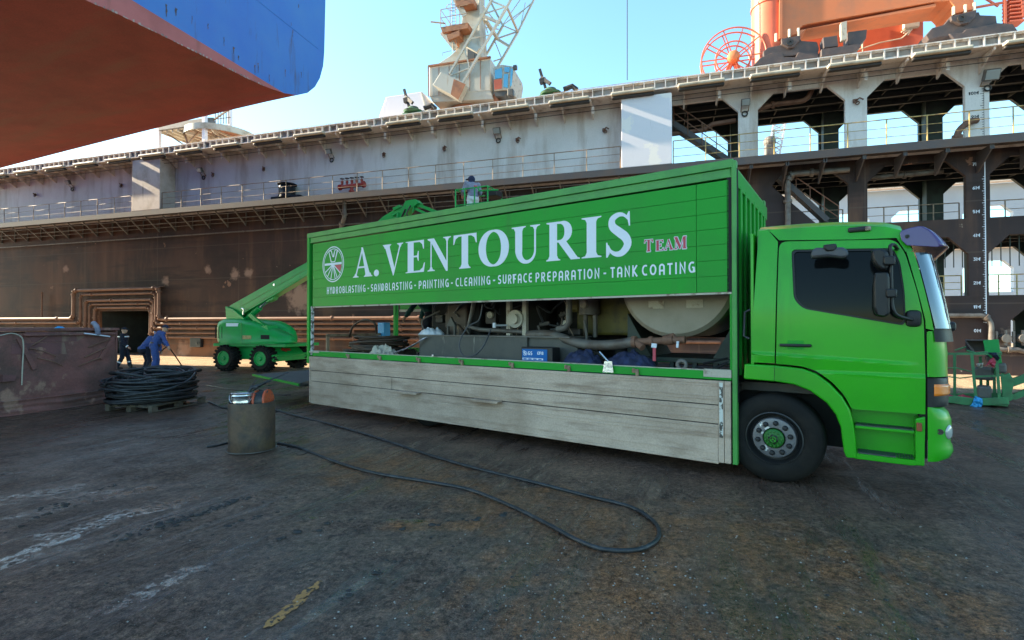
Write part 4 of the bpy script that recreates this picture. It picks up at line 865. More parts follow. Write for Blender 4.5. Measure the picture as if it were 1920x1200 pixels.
# ------------------------------------------------------------------ orange gantry at the right
gn = thing('gantry_crane', 'orange gantry crane leg frame on dark bogies on the dock top', 'crane', FD, (3, -2, 12.0))
L_ = lambda l, o: [WV(*p, o) for p in l]
m_ = MB(); q = L_([(1466, -300), (1465, 75), (1497, 62), (1500, 52), (1505, 48), (1515, 45), (1755, 3), (1780, 2), (1788, 10), (1788, 26), (1830, 16), (1826, 0), (1826, -300)], -1.2); m_.prism(q, -2.6, -1.2); m_.build('sill_beam', M['crane_orange'], gn, bevel=.02)
m_ = MB(); c0 = D(1445, 60, -1.6); m_.lathe([(.72, -3), (.72, 1.2), (.76, 1.2), (.76, 1.3), (.72, 1.3), (.72, 14)], (c0.x, -1.9, c0.z), seg=28); m_.build('column', M['crane_red'], gn, smooth=40)
m_ = MB(); q = L_([(1464, -300), (1461, 72), (1467, 72), (1468, -300)], -1.1); m_.prism(q, -1.25, -1.1); q = L_([(1500, 56), (1500, 64), (1512, 54), (1690, 24), (1755, 12), (1755, 6)], -1.2); m_.prism(q, -1.9, -1.22); m_.build('lower_flange', M['crane_orange'], gn)
m_ = MB(); q = L_([(1492, -100), (1492, 95), (1731, 100), (1731, -100)], -4.2); m_.prism(q, -4.6, -4.2); m_.build('back_plate', M['crane_red'], gn)
m_ = MB(); m_.tube([D(1617, 40, -4.1), D(1617, 100, -4.1)], .03, 6); m_.tube([D(1600, 96, -4.1), D(1650, 80, -4.1), D(1690, 72, -4.1), D(1710, 55, -4.1)], .03, 6); m_.rbox(D(1708, 46, -4.1), (.6, .2, .35), .03)
for i in range(4): m_.tube([D(1690 + i * 4, 60 + i * 2, -4.1), D(1712, 50, -4.1)], .03, 5)
m_.build('bracket', M['wall_cream'], gn)
def bogie(q1, q2, lug, hole):
    m_ = MB(); m_.prism(L_(q1, -1.0), -1.9, -1.0); bo = m_.build('bogie', M['bogie'], gn, bevel=.03); BASE[bo.name] = BASE[gn.name]
    m_ = MB(); m_.prism(L_(q2, -.9), -1.6, -.92); m_.build('wheel_box', M['bogie'], bo, bevel=.03)
    m_ = MB(); m_.prism(L_(lug, -.85), -1.0, -.86); m_.build('pin_lug', M['bogie'], bo, bevel=.02)
    m_ = MB(); c_ = D(*hole, -.85); m_.lathe([(.14, 0), (.14, .05), (.06, .05), (.06, .02)], (c_.x, -.86, c_.z), (0, 1, 0), 14); m_.build('pin', M['dark_steel'], bo)
bogie([(1431, 96), (1440, 89), (1463, 84), (1468, 72), (1500, 68), (1502, 76), (1532, 78), (1536, 90), (1534, 100), (1518, 101), (1432, 110)], [(1425, 108), (1448, 98), (1468, 98), (1470, 106), (1492, 106), (1497, 97), (1535, 98), (1540, 118), (1412, 122)], [(1465, 72), (1501, 66), (1500, 75), (1489, 88), (1478, 89), (1466, 82)], (1481, 80))
bogie([(1736, 66), (1748, 52), (1770, 46), (1785, 28), (1836, 22), (1838, 28), (1868, 29), (1870, 45), (1866, 52), (1820, 58), (1806, 66), (1760, 70), (1742, 76)], [(1780, 62), (1806, 60), (1812, 54), (1870, 42), (1900, 44), (1912, 60), (1790, 74)], [(1783, 30), (1832, 18), (1830, 30), (1818, 42), (1802, 45), (1785, 38)], (1803, 34))
m_ = MB()
for x, y in ((1455, 70), (1480, 62), (1497, 60), (1788, 20), (1810, 16), (1827, 12)): m_ = MB(); m_.tube([D(x, y - 7, -1.0), D(x, y + 8, -1.0)], .05, 6); m_.build('bolt', M['wall_cream'], gn)
m_ = MB(); m_.prism(L_([(1543, 70), (1570, 66), (1572, 86), (1545, 90)], -.8), -1.3, -.8); m_.prism(L_([(1590, 60), (1626, 55), (1624, 72), (1612, 84), (1590, 84)], -.9), -1.5, -.9); m_.prism(L_([(1540, 92), (1610, 82), (1614, 88), (1600, 98), (1540, 106)], -.7), -1.4, -.7); m_.build('drive_motor', M['bogie'], gn, bevel=.02)
m_ = MB(); m_.prism(L_([(1577, 42), (1588, 39), (1588, 73), (1577, 76)], -.7), -.9, -.7); m_.build('motor_panel', M['cream_paint'], gn, bevel=.01)
m_ = MB()
for i in range(7): m_.beam(D(1886, 4 + i * 7, -1.5), D(1915, 1 + i * 7, -1.5), .5, .05)
m_.beam(D(1883, -40, -1.3), D(1884, 46, -1.3), .08, .1); m_.beam(D(1830, 14, -1.3), D(1880, 5, -1.3), .07, .07); m_.beam(D(1842, -6, -1.3), D(1872, 12, -1.3), .06, .06); m_.beam(D(1912, -40, -1.3), D(1918, 30, -1.3), .08, .1); m_.build('stair', M['crane_red'], gn)
rl = thing('cable_reel', 'large open cable reel wheel beside the orange gantry', 'cable reel', FD, (8.0, -1.4, 12.0))
c_ = D(1374, 112, -1.4); RR = 1.32; m_ = MB()
for rr, o in ((RR, -1.6), (RR, -1.2), (.72, -1.6), (.72, -1.2)): m_.tube([(c_.x + rr * math.cos(a * .157), o, c_.z + rr * math.sin(a * .157)) for a in range(40)], .035, 6, True)
for i in range(10):
    for o in (-1.6, -1.2): m_.beam((c_.x, o, c_.z), (c_.x + RR * math.cos(i * .628), o, c_.z + RR * math.sin(i * .628)), .05, .04)
m_.build('rim', M['crane_red'], rl, smooth=40)
m_ = MB(); m_.lathe([(.1, -.1), (.26, 0), (.26, .2), (.2, .35), (.1, .4)], (c_.x, -1.3, c_.z), (0, 1, 0), 18); m_.build('hub', M['crane_orange'], rl, smooth=40)
m_ = MB(); m_.rbox((c_.x, -1.2, 12.35), (1.3, .9, .6), .05); m_.beam((c_.x + .6, -1.4, 12.3), (c_.x, -1.4, c_.z), .16, .2); m_.beam((c_.x - .6, -1.4, 12.3), (c_.x, -1.4, c_.z), .16, .2); m_.build('stand', M['crane_red'], rl, bevel=.02)
m_ = MB(); m_.rbox((c_.x - 1.0, -1.0, 12.4), (1.5, .6, .7), .06); m_.solo('winch_box', 'dark machine box on the dock top between cable reel and bogie', 'machine box', M['bogie'], FD, (c_.x - 1, -1, 12.0))
# ------------------------------------------------------------------ crane platform under the ship, far jib
pf = thing('crane_platform', 'steel platform on grey posts on the dock top under the ship stern', 'crane platform', FD, (40, -2.5, 12))
m_ = MB()
for x, y0, y1, w_, o in ((298, 150, 276, .2, -1.5), (384, 150, 262, .22, -1.5), (431, 130, 255, .2, -4.0)): m_.beam(D(x, y1 + 20, o), D(x, y0, o), w_, w_)
m_.build('post', M['slab_pale'], pf)
m_ = MB(); a = D(300, 240, -1.5); b = D(384, 228, -1.5); m_.beam(a, b, .2, .35); m_.beam(D(384, 226, -1.5), D(400, 226, -2.2), .2, .35); m_.build('edge_beam', M['pipe_grey'], pf)
m_ = MB(); zc = b.z - .1; m_.box(b.x, a.x, -5.5, -1.6, zc - .05, zc)
for i in range(9): t = b.x + (a.x - b.x) * i / 8; m_.box(t - .04, t + .04, -5.5, -1.6, zc - .22, zc - .05)
m_.build('deck', M['wall_cream'], pf)
m_ = MB(); cx = D(408, 236, -3).x; m_.lathe([(2.2, -.1), (2.2, .28), (2.08, .28), (2.08, -.1)], (cx, -3.4, zc - .3), seg=32, cap=False)
dd_ = MB(); dd_.lathe([(2.08, .2), (2.08, .24)], (cx, -3.4, zc - .3), seg=32); dd_.build('round_plate', M['crane_rust'], pf)
for i in range(6): m_.beam((cx, -3.4, zc - .35), (cx + 2.1 * math.cos(i * 1.05), -3.4 + 2.1 * math.sin(i * 1.05), zc - .35), .08, .2)
m_.build('round_deck', M['wall_cream'], pf, smooth=40)
m_ = MB()
for p, q in (((310, 248), (345, 272)), ((345, 245), (352, 270)), ((352, 270), (375, 245)), ((430, 205), (400, 225)), ((398, 250), (425, 265))): m_.beam(D(*p, -2), D(*q, -2), .08, .08)
for i in range(6): m_.tube([D(404 + i * 5, 205, -3.5), D(404 + i * 5, 232, -3.5)], .03, 5)
m_.tube([D(400, 224, -3.5), D(432, 220, -3.5)], .03, 5); m_.build('brace', M['rail_rust'], pf)
fj = thing('distant_crane', 'small far lattice jib seen through the second upper bay', 'crane', FD, (5, -20, 12)); m_ = MB()
q = [D(1440, 300, -20), D(1452, 225, -20), D(1460, 300, -20), D(1474, 225, -20)]
m_.beam(q[0], q[1], .12, .12); m_.beam(q[2], q[3], .12, .12)
for i in range(8): f = i / 8; g_ = (i + 1) / 8; m_.beam(q[0].lerp(q[1], f), q[2].lerp(q[3], g_), .07, .07); m_.beam(q[2].lerp(q[3], f), q[0].lerp(q[1], g_), .07, .07)
m_.build('jib', M['slab_pale'], fj); m_ = MB(); p = D(1443, 266, -20); m_.ball(p, .45); m_.rbox((p.x, p.y, p.z - .7), (.7, .7, .9), .1); m_.beam((p.x, -20, 12), (p.x, -20, p.z), .5, .5); m_.build('winch', M['pipe_grey'], fj)
# ------------------------------------------------------------------ opposite dock wall, far behind the bays
ow = thing('opposite_wall', 'distant pale dock wall with openings seen through the bays', 'dock wall', FD, (-8, -40, 0)); m_ = MB(); hs = []
for i in range(-9, 7):
    a = -10 + i * 6.2; hs.append([(a, 11.2), (a + 4.2, 11.2), (a + 4.2, 13.2), (a + 3.4, 14), (a + .8, 14), (a, 13.2)]); hs.append([(a, 5.2), (a + 4.2, 5.2), (a + 4.2, 7.6), (a + 3.4, 8.4), (a + .8, 8.4), (a, 7.6)])
m_.prism([(-70, -.3), (40, -.3), (40, 16.2), (-70, 16.2)], -40.5, -40, hs); m_.build('plating', M['far_pale'], ow)
m_ = MB(); m_.box(-70, 40, -39.95, -39, 16.2, 16.6); m_.box(-70, 40, -39.95, -39.2, 9.6, 10); m_.build('walkway', M['rail_pale'], ow)
# ------------------------------------------------------------------ truck  (u forward, v across from the near side, z up)
trk = thing('truck', 'bright green flatbed box truck with raised side flap, white lettering and lowered alloy sideboard', 'truck', FT, (0, 1.25, 0))
def vprof(z): return 0.0 if z < 1.95 else .10 * ((z - 1.95) / 1.0) ** 1.6
def C(px, py):
    v = 0
    for _ in range(4): p = hit(FT, 1, v, px, py); v = vprof(p.z)
    return (p.x, p.z)
def Cl(l): return [C(*p) for p in l]
CW = 2.42
CR1 = [C(1423, 662), C(1690, 681)]; CR2 = [C(1540, 697), C(1735, 705)]
def bulge(u, z):
    """how far the side skin stands in from the widest plane"""
    v = vprof(z)
    def ln(q, u): return q[0][1] + (q[1][1] - q[0][1]) * (u - q[0][0]) / (q[1][0] - q[0][0])
    if u > -.22:
        d = ln(CR1, u) - z; k = max(0, min(1, (1.28 - u) / .2))
        v -= k * (.016 * max(0, min(1, (d + .012) / .022)) * max(0, 1 - max(0, d - .01) / .16))
    if u > .3:
        d = ln(CR2, u) - z; k = max(0, min(1, (u - .3) / .25))
        v -= k * .018 * max(0, min(1, (d + .012) / .026)) * max(0, 1 - max(0, d - .014) / .36)
    return v
def panel(poly, holes=(), off=0.0, th=.03, name='panel', mt=None, par=None, dz=.05, far=False):
    """a body panel: outline in u,z, bent to the cab's side profile"""
    m_ = MB(); m_.prism(poly, 0, 0, holes); n = len(m_.v) // 2
    bm = bmesh.new()
    vs = [bm.verts.new(v) for v in m_.v[:n]]
    for f in m_.f:
        if all(i < n for i in f):
            try: bm.faces.new([vs[i] for i in f])
            except ValueError: pass
    bmesh.ops.dissolve_limit(bm, angle_limit=R(1), verts=bm.verts, edges=bm.edges)
    z0 = min(p[1] for p in poly); z1 = max(p[1] for p in poly); z = z0 + .013
    while z < z1:
        bmesh.ops.bisect_plane(bm, geom=list(bm.verts) + list(bm.edges) + list(bm.faces), plane_co=(0, 0, z), plane_no=(0, 0, 1)); z += .011 if 1.2 < z < 1.62 else dz
    u0 = min(p[0] for p in poly); u1 = max(p[0] for p in poly); u = u0 + .1
    while u < u1:
        bmesh.ops.bisect_plane(bm, geom=list(bm.verts) + list(bm.edges) + list(bm.faces), plane_co=(u, 0, 0), plane_no=(1, 0, 0)); u += .1
    bmesh.ops.triangulate(bm, faces=bm.faces)
    ext = bmesh.ops.extrude_face_region(bm, geom=list(bm.faces)); nv = {v for v in ext['geom'] if isinstance(v, bmesh.types.BMVert)}
    for v in bm.verts:
        v.co.y = bulge(v.co.x, v.co.z) + off + (th if v in nv else 0)
        if far: v.co.y = CW - v.co.y
    q = MB().bmadd(bm); return q.build(name, mt or M['truck_green'], par or trk, smooth=30)
arch_o = [(1455, 684), (1480, 686), (1505, 689), (1530, 698), (1556, 717), (1581, 742), (1595, 762)]
# cab outline pieces, traced on the cab's side
door_o = Cl([(1456, 667), (1460, 520), (1461, 470)]) + fillet(Cl([(1461, 470), (1461, 454), (1480, 454)]), 0)[1:2]
door_poly = fillet(Cl([(1455, 682), (1461, 453), (1679, 449), (1697, 475), (1719, 545), (1732, 600), (1735, 700), (1735, 777), (1597, 767), (1583, 740), (1558, 714), (1532, 696), (1506, 687), (1480, 684)]), [0, .09, .12, .05, .05, .05, 0, .01, .02, .05, .05, .05, .05, .02])
win_poly = fillet(Cl([(1484, 468), (1675, 465), (1688, 492), (1696, 545), (1698, 590), (1697, 611), (1505, 579), (1488, 560)]), [.05, .05, .05, .05, .03, .05, .10, .06])
rear_poly = Cl([(1423, 433), (1440, 431), (1458.5, 453), (1452.5, 681), (1408, 679)])
top_poly = Cl([(1440, 430.5), (1560, 424), (1660, 425), (1690, 432), (1698, 448), (1712, 470), (1698, 472), (1681, 446), (1600, 449), (1461, 450.5)])
pil_poly = Cl([(1699, 470), (1713, 472), (1722, 500), (1734, 545), (1744, 585), (1751, 619), (1751, 619.5), (1736, 616), (1735, 600), (1721, 545)])
def cab_side(far):
    nm = 'cab_side'
    panel(rear_poly, name='rear_panel', far=far); panel(top_poly, name='roof_side', far=far); panel(pil_poly, name='front_pillar', far=far)
    d = panel(door_poly, [win_poly], name='door', far=far); BASE[d.name] = BASE[trk.name]; return d
dr_ = cab_side(False); cab_side(True)
# window: dark glass set back, rubber frame, far window the same
for far in (0, 1):
    par = dr_ if not far else trk
    g_ = panel([(p[0], p[1]) for p in win_poly], off=.035, th=.004, name='window', mt=M['glass_dark'], par=par, far=bool(far))
cx_ = sum(p[0] for p in win_poly) / len(win_poly); cz_ = sum(p[1] for p in win_poly) / len(win_poly)
fp = [(cx_ + (p[0] - cx_) * .965, cz_ + (p[1] - cz_) * .945) for p in win_poly]
fo = [(cx_ + (p[0] - cx_) * .998, cz_ + (p[1] - cz_) * .998) for p in win_poly]
panel(fo, [fp], off=.014, th=.03, name='window_frame', mt=M['black_plastic'], par=dr_)
# inner dark body behind the gaps
co = MB(); co.prism(Cl([(1424, 434), (1560, 427), (1688, 436), (1712, 474), (1749, 619), (1751, 700), (1751, 775), (1597, 765), (1560, 712), (1500, 684), (1410, 678)]), .14, CW - .14); co.build('inner_body', M['seam_black'], trk)
sb = MB()
sb.prism(Cl([(1413, 600), (1452, 600), (1453, 681), (1410, 679)]), .032, .14); sb.prism(Cl([(1452, 660), (1736, 640), (1736, 774), (1598, 765), (1560, 714), (1505, 688), (1453, 683)]), .034, .14); sb.build('sill', M['seam_black'], trk)
# roof: a skin curved across from side to side
rp = Cl([(1423, 433), (1500, 427), (1560, 424), (1620, 423.5), (1660, 425), (1690, 432), (1698, 448), (1712, 470)])
rm = MB()
def roof_fn(a, b):
    i = a * (len(rp) - 1); k = min(int(i), len(rp) - 2); f = i - k; u = rp[k][0] * (1 - f) + rp[k + 1][0] * f; z = rp[k][1] * (1 - f) + rp[k + 1][1] * f
    v0 = vprof(z); v = v0 + (CW - 2 * v0) * b; e = min(b, 1 - b) * (CW - 2 * v0); s_ = 1 - math.exp(-e / .16)
    return Vector((u, v, z + .11 * s_ - .001))
rm.grid(roof_fn, 21, 40); rm.build('roof', M['truck_green'], trk, smooth=60)
bk = MB(); bk.box(rear_poly[0][0] - .02, rear_poly[0][0], .12, CW - .12, 1.45, 2.95); bk.box(C(1408, 679)[0], C(1408, 679)[0] + .03, .01, CW - .01, 1.36, 2.9); bk.build('rear_wall', M['truck_green'], trk)
# front skins: rounded corner from side to front; start line us(z), nose depth d
def front(name, zs, us, depth, rc, mt, n=26, inset=0.0, lift=0.0, par=None):
    m_ = MB()
    def fn(a, b):
        i = a * (len(zs) - 1); k = min(int(i), len(zs) - 2); f = i - k; z = zs[k] * (1 - f) + zs[k + 1] * f; u0 = us[k] * (1 - f) + us[k + 1] * f
        dp = depth[k] * (1 - f) + depth[k + 1] * f if isinstance(depth, list) else depth
        v0 = vprof(z) + inset; W_ = CW - 2 * v0; th = b * math.pi / 2 * 2
        if b < .35: t = b / .35 * math.pi / 2; return Vector((u0 + dp * math.sin(t), v0 + rc * (1 - math.cos(t)), z))
        if b > .65: t = (1 - b) / .35 * math.pi / 2; return Vector((u0 + dp * math.sin(t), v0 + W_ - rc * (1 - math.cos(t)), z))
        return Vector((u0 + dp, v0 + rc + (W_ - 2 * rc) * (b - .35) / .3, z))
    m_.grid(fn, 10, n); return m_.build(name, mt, par or trk, smooth=45)
A_ = Cl([(1713, 474), (1722, 502), (1734, 547), (1744, 587), (1751, 616)])[::-1]
front('windscreen', [p[1] for p in A_], [p[0] + .012 for p in A_], .17, .42, M['windscreen'])
zb, zt_ = C(1751, 619)[1], C(1735, 637)[1]
front('scuttle', [zt_ - .02, zb, zb + .03], [1.425, C(1751, 619)[0] - .002, C(1751, 619)[0] + .0], .18, .42, M['black_plastic'], inset=.004)
zf0 = C(1737, 708)[1]
front('front_panel', [zf0 + .008, 1.45, 1.55, zt_ + .06, zt_ + .085], [1.362, 1.362, 1.362, 1.362, 1.372], [.185, .185, .185, .17, .12], .30, M['truck_green'])
panel([(1.362, zf0 + .008), (1.375, zf0 + .008), (1.375, zt_ + .07), (1.362, zt_ + .08)], name='front_edge')
zh0 = C(1737, 763)[1]
front('headlight_surround', [zh0, zh0 + .01, zf0 - .012, zf0 - .004], [1.366, 1.362, 1.362, 1.37], [.17, .19, .19, .17], .30, M['black_plastic'])
zb0 = C(1737, 865)[1]
front('bumper', [zb0, zb0 + .03, zb0 + .12, zb0 + .16, .72, .80, .92, .98, zh0 - .002], [1.36, 1.36, 1.362, 1.362, 1.362, 1.362, 1.362, 1.362, 1.362], [.15, .215, .235, .20, .215, .215, .21, .16, .12], .32, M['truck_green'])
fr2 = MB(); fr2.box(1.30, 1.36, .03, CW - .03, zb0 + .02, zf0 + .5); fr2.build('front_frame', M['seam_black'], trk)
# lamps: indicator wraps the corner, fog lamp in the bumper
def corner_patch(name, z0, z1, t0, t1, dp, rc, off, mt, rnd_=.0):
    m_ = MB()
    def fn(a, b):
        z = z0 + (z1 - z0) * a; t = R(t0 + (t1 - t0) * b); e = off * min(1, min(a, 1 - a) * 7) * min(1, min(b, 1 - b) * 6)
        return Vector((1.362 + (dp + e) * math.sin(t), rc - (rc + e) * math.cos(t) - .002, z))
    m_.grid(fn, 14, 14); return m_.build(name, mt, trk, smooth=60)
corner_patch('indicator', C(1770, 746)[1] + .01, C(1770, 722)[1], 16, 82, .19, .30, .018, M['amber'])
m_ = MB()
def fog(a, b):
    r_ = a; an = b * 2 * math.pi; z = .758 + .072 * r_ * math.sin(an); t = R(58 + 17 * r_ * math.cos(an)); e = .016 * (1 - r_ ** 4)
    return Vector((1.362 + (.215 + e) * math.sin(t), .32 - (.32 + e) * math.cos(t) - .003, z))
m_.grid(fog, 8, 28); m_.build('fog_lamp', M['lamp_glass'], trk, smooth=60)
m_ = MB(); m_.lathe([(.028, 0), (.028, .012), (.016, .012), (.016, .004)], (1.46, .03, .77), (-.2, -1, 0), 14); m_.build('tow_eye', M['dark_steel'], trk)
# wheel arch trim, rear block, steps
fen = Cl([(1396, 682), (1453, 685), (1480, 688), (1505, 691), (1530, 700), (1555, 718), (1580, 744), (1594, 768), (1600, 790), (1605, 825), (1607, 859), (1586, 857), (1582, 845), (1576, 800), (1567, 777), (1550, 755), (1520, 733), (1490, 721), (1453, 715), (1395, 710)])
m_ = MB(); m_.prism(fen, -.03, .32); m_.build('wheel_arch', M['truck_green'], trk, bevel=.018)
m_ = MB(); m_.prism([(C(1453, 690)[0] - .002, C(1453, 686)[1]), (C(1453, 690)[0] + .002, C(1453, 686)[1]), (C(1453, 714)[0] + .002, C(1453, 714)[1]), (C(1453, 714)[0] - .002, C(1453, 714)[1])], -.0325, -.03); m_.build('trim_seam', M['seam_black'], trk)
sp = Cl([(1596, 769), (1735, 781), (1728, 864), (1680, 870), (1606, 859)])
m_ = MB(); m_.prism([sp[0], sp[1], (sp[1][0], sp[2][1] + .0), (sp[4][0], sp[4][1])], .20, .24); m_.build('step_back', M['truck_green'], trk)
def zat(px, py): return C(px, py)
m_ = MB(); a = C(1602, 797); b = C(1716, 811); z1 = (a[1] + b[1]) / 2; m_.box(a[0], b[0], .035, .21, z1 - .03, z1); m_.build('step', M['truck_green'], trk, bevel=.006)
m_ = MB(); m_.box(a[0] + .01, b[0] - .01, .045, .2, z1 + .001, z1 + .008)
for i in range(24): m_.box(a[0] + .02 + i * .023, a[0] + .03 + i * .023, .04, .2, z1 + .008, z1 + .013)
m_.build('step_tread', M['grey_plastic'], trk)
c1 = C(1607, 855); c2 = C(1680, 869); c3 = C(1728, 863); zz = c1[1]
m_ = MB(); m_.prism([(c1[0] - .03, zz + .03), (c3[0], zz + .03), (c3[0], zz - .015), (c3[0] - .1, zz - .03), (c1[0] - .03, zz - .03)], -.015, .24); m_.build('step', M['truck_green'], trk, bevel=.01)
m_ = MB(); m_.box(c1[0] + .01, c2[0], .0, .2, zz + .031, zz + .038)
for i in range(20): m_.box(c1[0] + .02 + i * .023, c1[0] + .03 + i * .023, .0, .2, zz + .038, zz + .044)
m_.build('step_tread', M['grey_plastic'], trk)
m_ = MB(); q = Cl([(1716, 785), (1735, 781), (1733, 864), (1716, 866)]); m_.prism([(q[0][0], q[0][1]), (q[1][0], q[1][1]), (1.335, zz - .02), (q[0][0] - .0, zz - .02)], -.008, .22); m_.build('step_pillar', M['truck_green'], trk, bevel=.012)
m_ = MB(); q = C(1723, 800); m_.rbox((q[0], -.02, q[1]), (.045, .03, .085), .008); m_.build('side_marker', M['brown_marker'], trk)
# door handle with its recess, grab rail, mirrors
m_ = MB(); a = C(1462, 646); b = C(1522, 649); zc = (a[1] + b[1]) / 2; uc = (a[0] + b[0]) / 2
m_.rbox((uc, -.026, zc), (b[0] - a[0], .035, .034), .014); m_.box(a[0] + .03, a[0] + .05, -.02, .01, zc - .01, zc + .01); m_.box(b[0] - .05, b[0] - .03, -.02, .01, zc - .01, zc + .01); h = m_.build('handle', M['black_plastic'], dr_, smooth=40)
m_ = MB(); m_.rbox((uc + .0, .003, zc + .004), (.16, .012, .10), .005); m_.build('handle_recess', M['box_green'], dr_)
m_ = MB(); g0 = C(1404, 580); g1 = C(1402, 635); m_.tube([(g0[0] - .0, .1, g0[1]), (g0[0] - .06, .1, g0[1] - .03), (g1[0] - .06, .1, g1[1] + .03), (g1[0], .1, g1[1])], .014, 8); m_.build('grab_rail', M['grey_plastic'], trk, smooth=40)
MV = -.20
def Mv(px, py, v=MV): p = hit(FT, 1, v, px, py); return Vector((p.x, v, p.z))
m_ = MB(); q = Mv(1680, 466, .02)
pts = [Vector((q.x, .08, q.z)), Mv(1682, 466, -.05), Mv(1676, 459, -.14), Mv(1669, 462), Mv(1670, 480), Mv(1672, 560), Mv(1676, 583), Mv(1684, 592, -.17), Mv(1700, 597, -.10), Mv(1712, 600, -.03)]
m_.tube(smooth_path(pts, 4), .017, 8); ma = m_.build('mirror_arm', M['black_plastic'], trk, smooth=50); BASE[ma.name] = BASE[trk.name]
def quadbox(pl, v0, v1, mt, name, par, bev=.03):
    m_ = MB(); q = [Mv(*p, v0) for p in pl]; m_.prism([(p.x, p.z) for p in q], v0, v1); return m_.build(name, mt, par, bevel=bev, smooth=40)
quadbox([(1633, 467), (1655, 464), (1667, 472), (1666, 504), (1652, 507), (1640, 497), (1634, 485)], MV - .05, MV + .13, M['black_plastic'], 'mirror', ma, .035)
quadbox([(1639, 511), (1666, 510), (1668, 520), (1669, 588), (1662, 594), (1641, 590), (1637, 575), (1637, 530)], MV - .05, MV + .14, M['black_plastic'], 'mirror', ma, .04)
for a, b in (((1656, 479), (1679, 497)), ((1661, 541), (1682, 558))): quadbox([a, (b[0], a[1]), b, (a[0], b[1])], MV - .075, MV - .02, M['black_plastic'], 'mirror_clamp', ma, .015)
m_ = MB(); q = Mv(1713, 597, -.03); m_.rbox((q.x, .01, q.z), (.13, .12, .17), .04); m_.build('mirror_foot', M['black_plastic'], ma, smooth=40)
m_ = MB(); q1 = Mv(1519, 484, -.2); q2 = Mv(1591, 457, -.2)
quadbox([(1519, 484), (1522, 468), (1530, 464), (1580, 463), (1590, 468), (1591, 481), (1580, 484), (1555, 481)], -.24, -.10, M['grey_plastic'], 'kerb_mirror', trk, .025)
quadbox([(1543, 459), (1568, 456), (1569, 463), (1563, 470), (1550, 471), (1544, 466)], -.26, .05, M['black_plastic'], 'kerb_mirror_arm', trk, .02)
m_ = MB(); a = C(1598, 431); b = C(1632, 429); m_.rbox(((a[0] + b[0]) / 2 - .02, .10, (a[1] + b[1]) / 2), (.20, .10, .055), .02); m_.build('roof_lamp', M['black_plastic'], trk, smooth=40)
m_ = MB(); m_.rbox((b[0] - .02, .085, b[1] + .002), (.05, .1, .045), .012); m_.build('roof_lamp_lens', M['cream_paint'], trk)
# purple sun visor over the windscreen
vp = [(1690, 433), (1706, 428), (1726, 424), (1742, 433), (1754, 447), (1762, 462)]
vq = [hit(FT, 1, .02, *p) for p in vp]; vi = MB()
def vis(a, b):
    i = a * (len(vq) - 1); k = min(int(i), len(vq) - 2); f = i - k; p = vq[k].lerp(vq[k + 1], f); e = min(b, 1 - b); cr_ = .10 * (1 - math.exp(-e * 14))
    return Vector((p.x + cr_ * a * 1.2, -.01 + (CW + .02) * b, p.z + cr_ * .25))
vi.grid(vis, 14, 30); vo = vi.build('sun_visor', M['visor_purple'], trk, smooth=60, solid=.012)
vi = MB(); q = [hit(FT, 1, -.008, *p) for p in ((1687, 437), (1690, 433), (1706, 428), (1726, 424), (1742, 433), (1754, 447), (1762, 462), (1757, 463), (1700, 460), (1690, 450))]; vi.prism([(p.x, p.z) for p in q], -.012, .0); vi.build('sun_visor_cheek', M['visor_purple'], trk, bevel=.004)
vi = MB(); q = [hit(FT, 1, -.02, 1701, 443)][0]; vi.lathe([(.02, 0), (.02, .01), (.001, .012)], (q.x, -.012, q.z), (0, -1, 0), 12); vi.build('visor_bolt', M['black_plastic'], trk)
m_ = MB(); p = hit(FT, 1, .25, 1768, 578); m_.tube([(p.x - .05, .25, p.z - .05), p, (p.x + .02, .35, p.z + .08)], .012, 6); p = hit(FT, 1, .3, 1790, 612); m_.rbox((p.x - .05, .3, p.z), (.12, .1, .1), .03); m_.tube([hit(FT, 1, .3, 1770, 580), hit(FT, 1, .3, 1782, 612)], .012, 6); m_.build('wiper', M['black_plastic'], trk)
# ------------------------------------------------------------------ wheels
def wheel(u, v, dirv, name='wheel', front_=True, par=trk):
    Rr = .515; w_ = MB(); pr = [(.30, 0), (.315, -.012), (.37, -.018), (.43, -.012), (.475, 0.0), (.505, .022), (.515, .05), (.515, .25), (.505, .285), (.47, .305), (.30, .30)]
    w_.lathe(pr, (u, v, Rr), (0, dirv, 0), 64, False)
    e = MB(); hub = MB()
    root = MB(); root.lathe([(.30, .02), (.302, -.01), (.29, -.016), (.285, .03)], (u, v, Rr), (0, dirv, 0), 48, False)
    o = w_.build('wheel', M['rubber'], par, smooth=40)
    r_ = root.build('rim_ring', M['rim_dark'], o, smooth=40)
    d_ = MB(); d_.lathe([(.290, .02), (.286, .04), (.268, .10), (.235, .12), (.02, .12)], (u, v, Rr), (0, dirv, 0), 48, False); d_.build('rim_well', M['rim_dark'], o, smooth=35)
    d_ = MB(); d_.lathe([(.236, .10), (.232, .03), (.224, .012), (.19, .004), (.12, .004), (.112, .03)], (u, v, Rr), (0, dirv, 0), 48, False); d_.build('rim', M['rim_grey'], o, smooth=35)
    b_ = MB()
    for i in range(10):
        a = i * math.pi / 5 + .2; c = (u + .172 * math.cos(a), v + dirv * .004, Rr + .172 * math.sin(a)); b_.lathe([(.030, 0), (.030, -.008), (.022, -.028), (.012, -.032)], c, (0, dirv, 0), 12)
    b_.build('wheel_nuts', M['black_plastic'], o)
    h_ = MB(); h_.lathe([(.108, .02), (.105, -.03), (.085, -.045), (.05, -.05), (.045, -.075), (.01, -.08)], (u, v, Rr), (0, dirv, 0), 28)
    for i in range(13):
        a = i * 2 * math.pi / 13; h_.lathe([(.012, 0), (.012, -.014), (.004, -.016)], (u + .082 * math.cos(a), v - dirv * .044, Rr + .082 * math.sin(a)), (0, dirv, 0), 6)
    h_.build('hub', M['hub_green'], o, smooth=35)
    return o
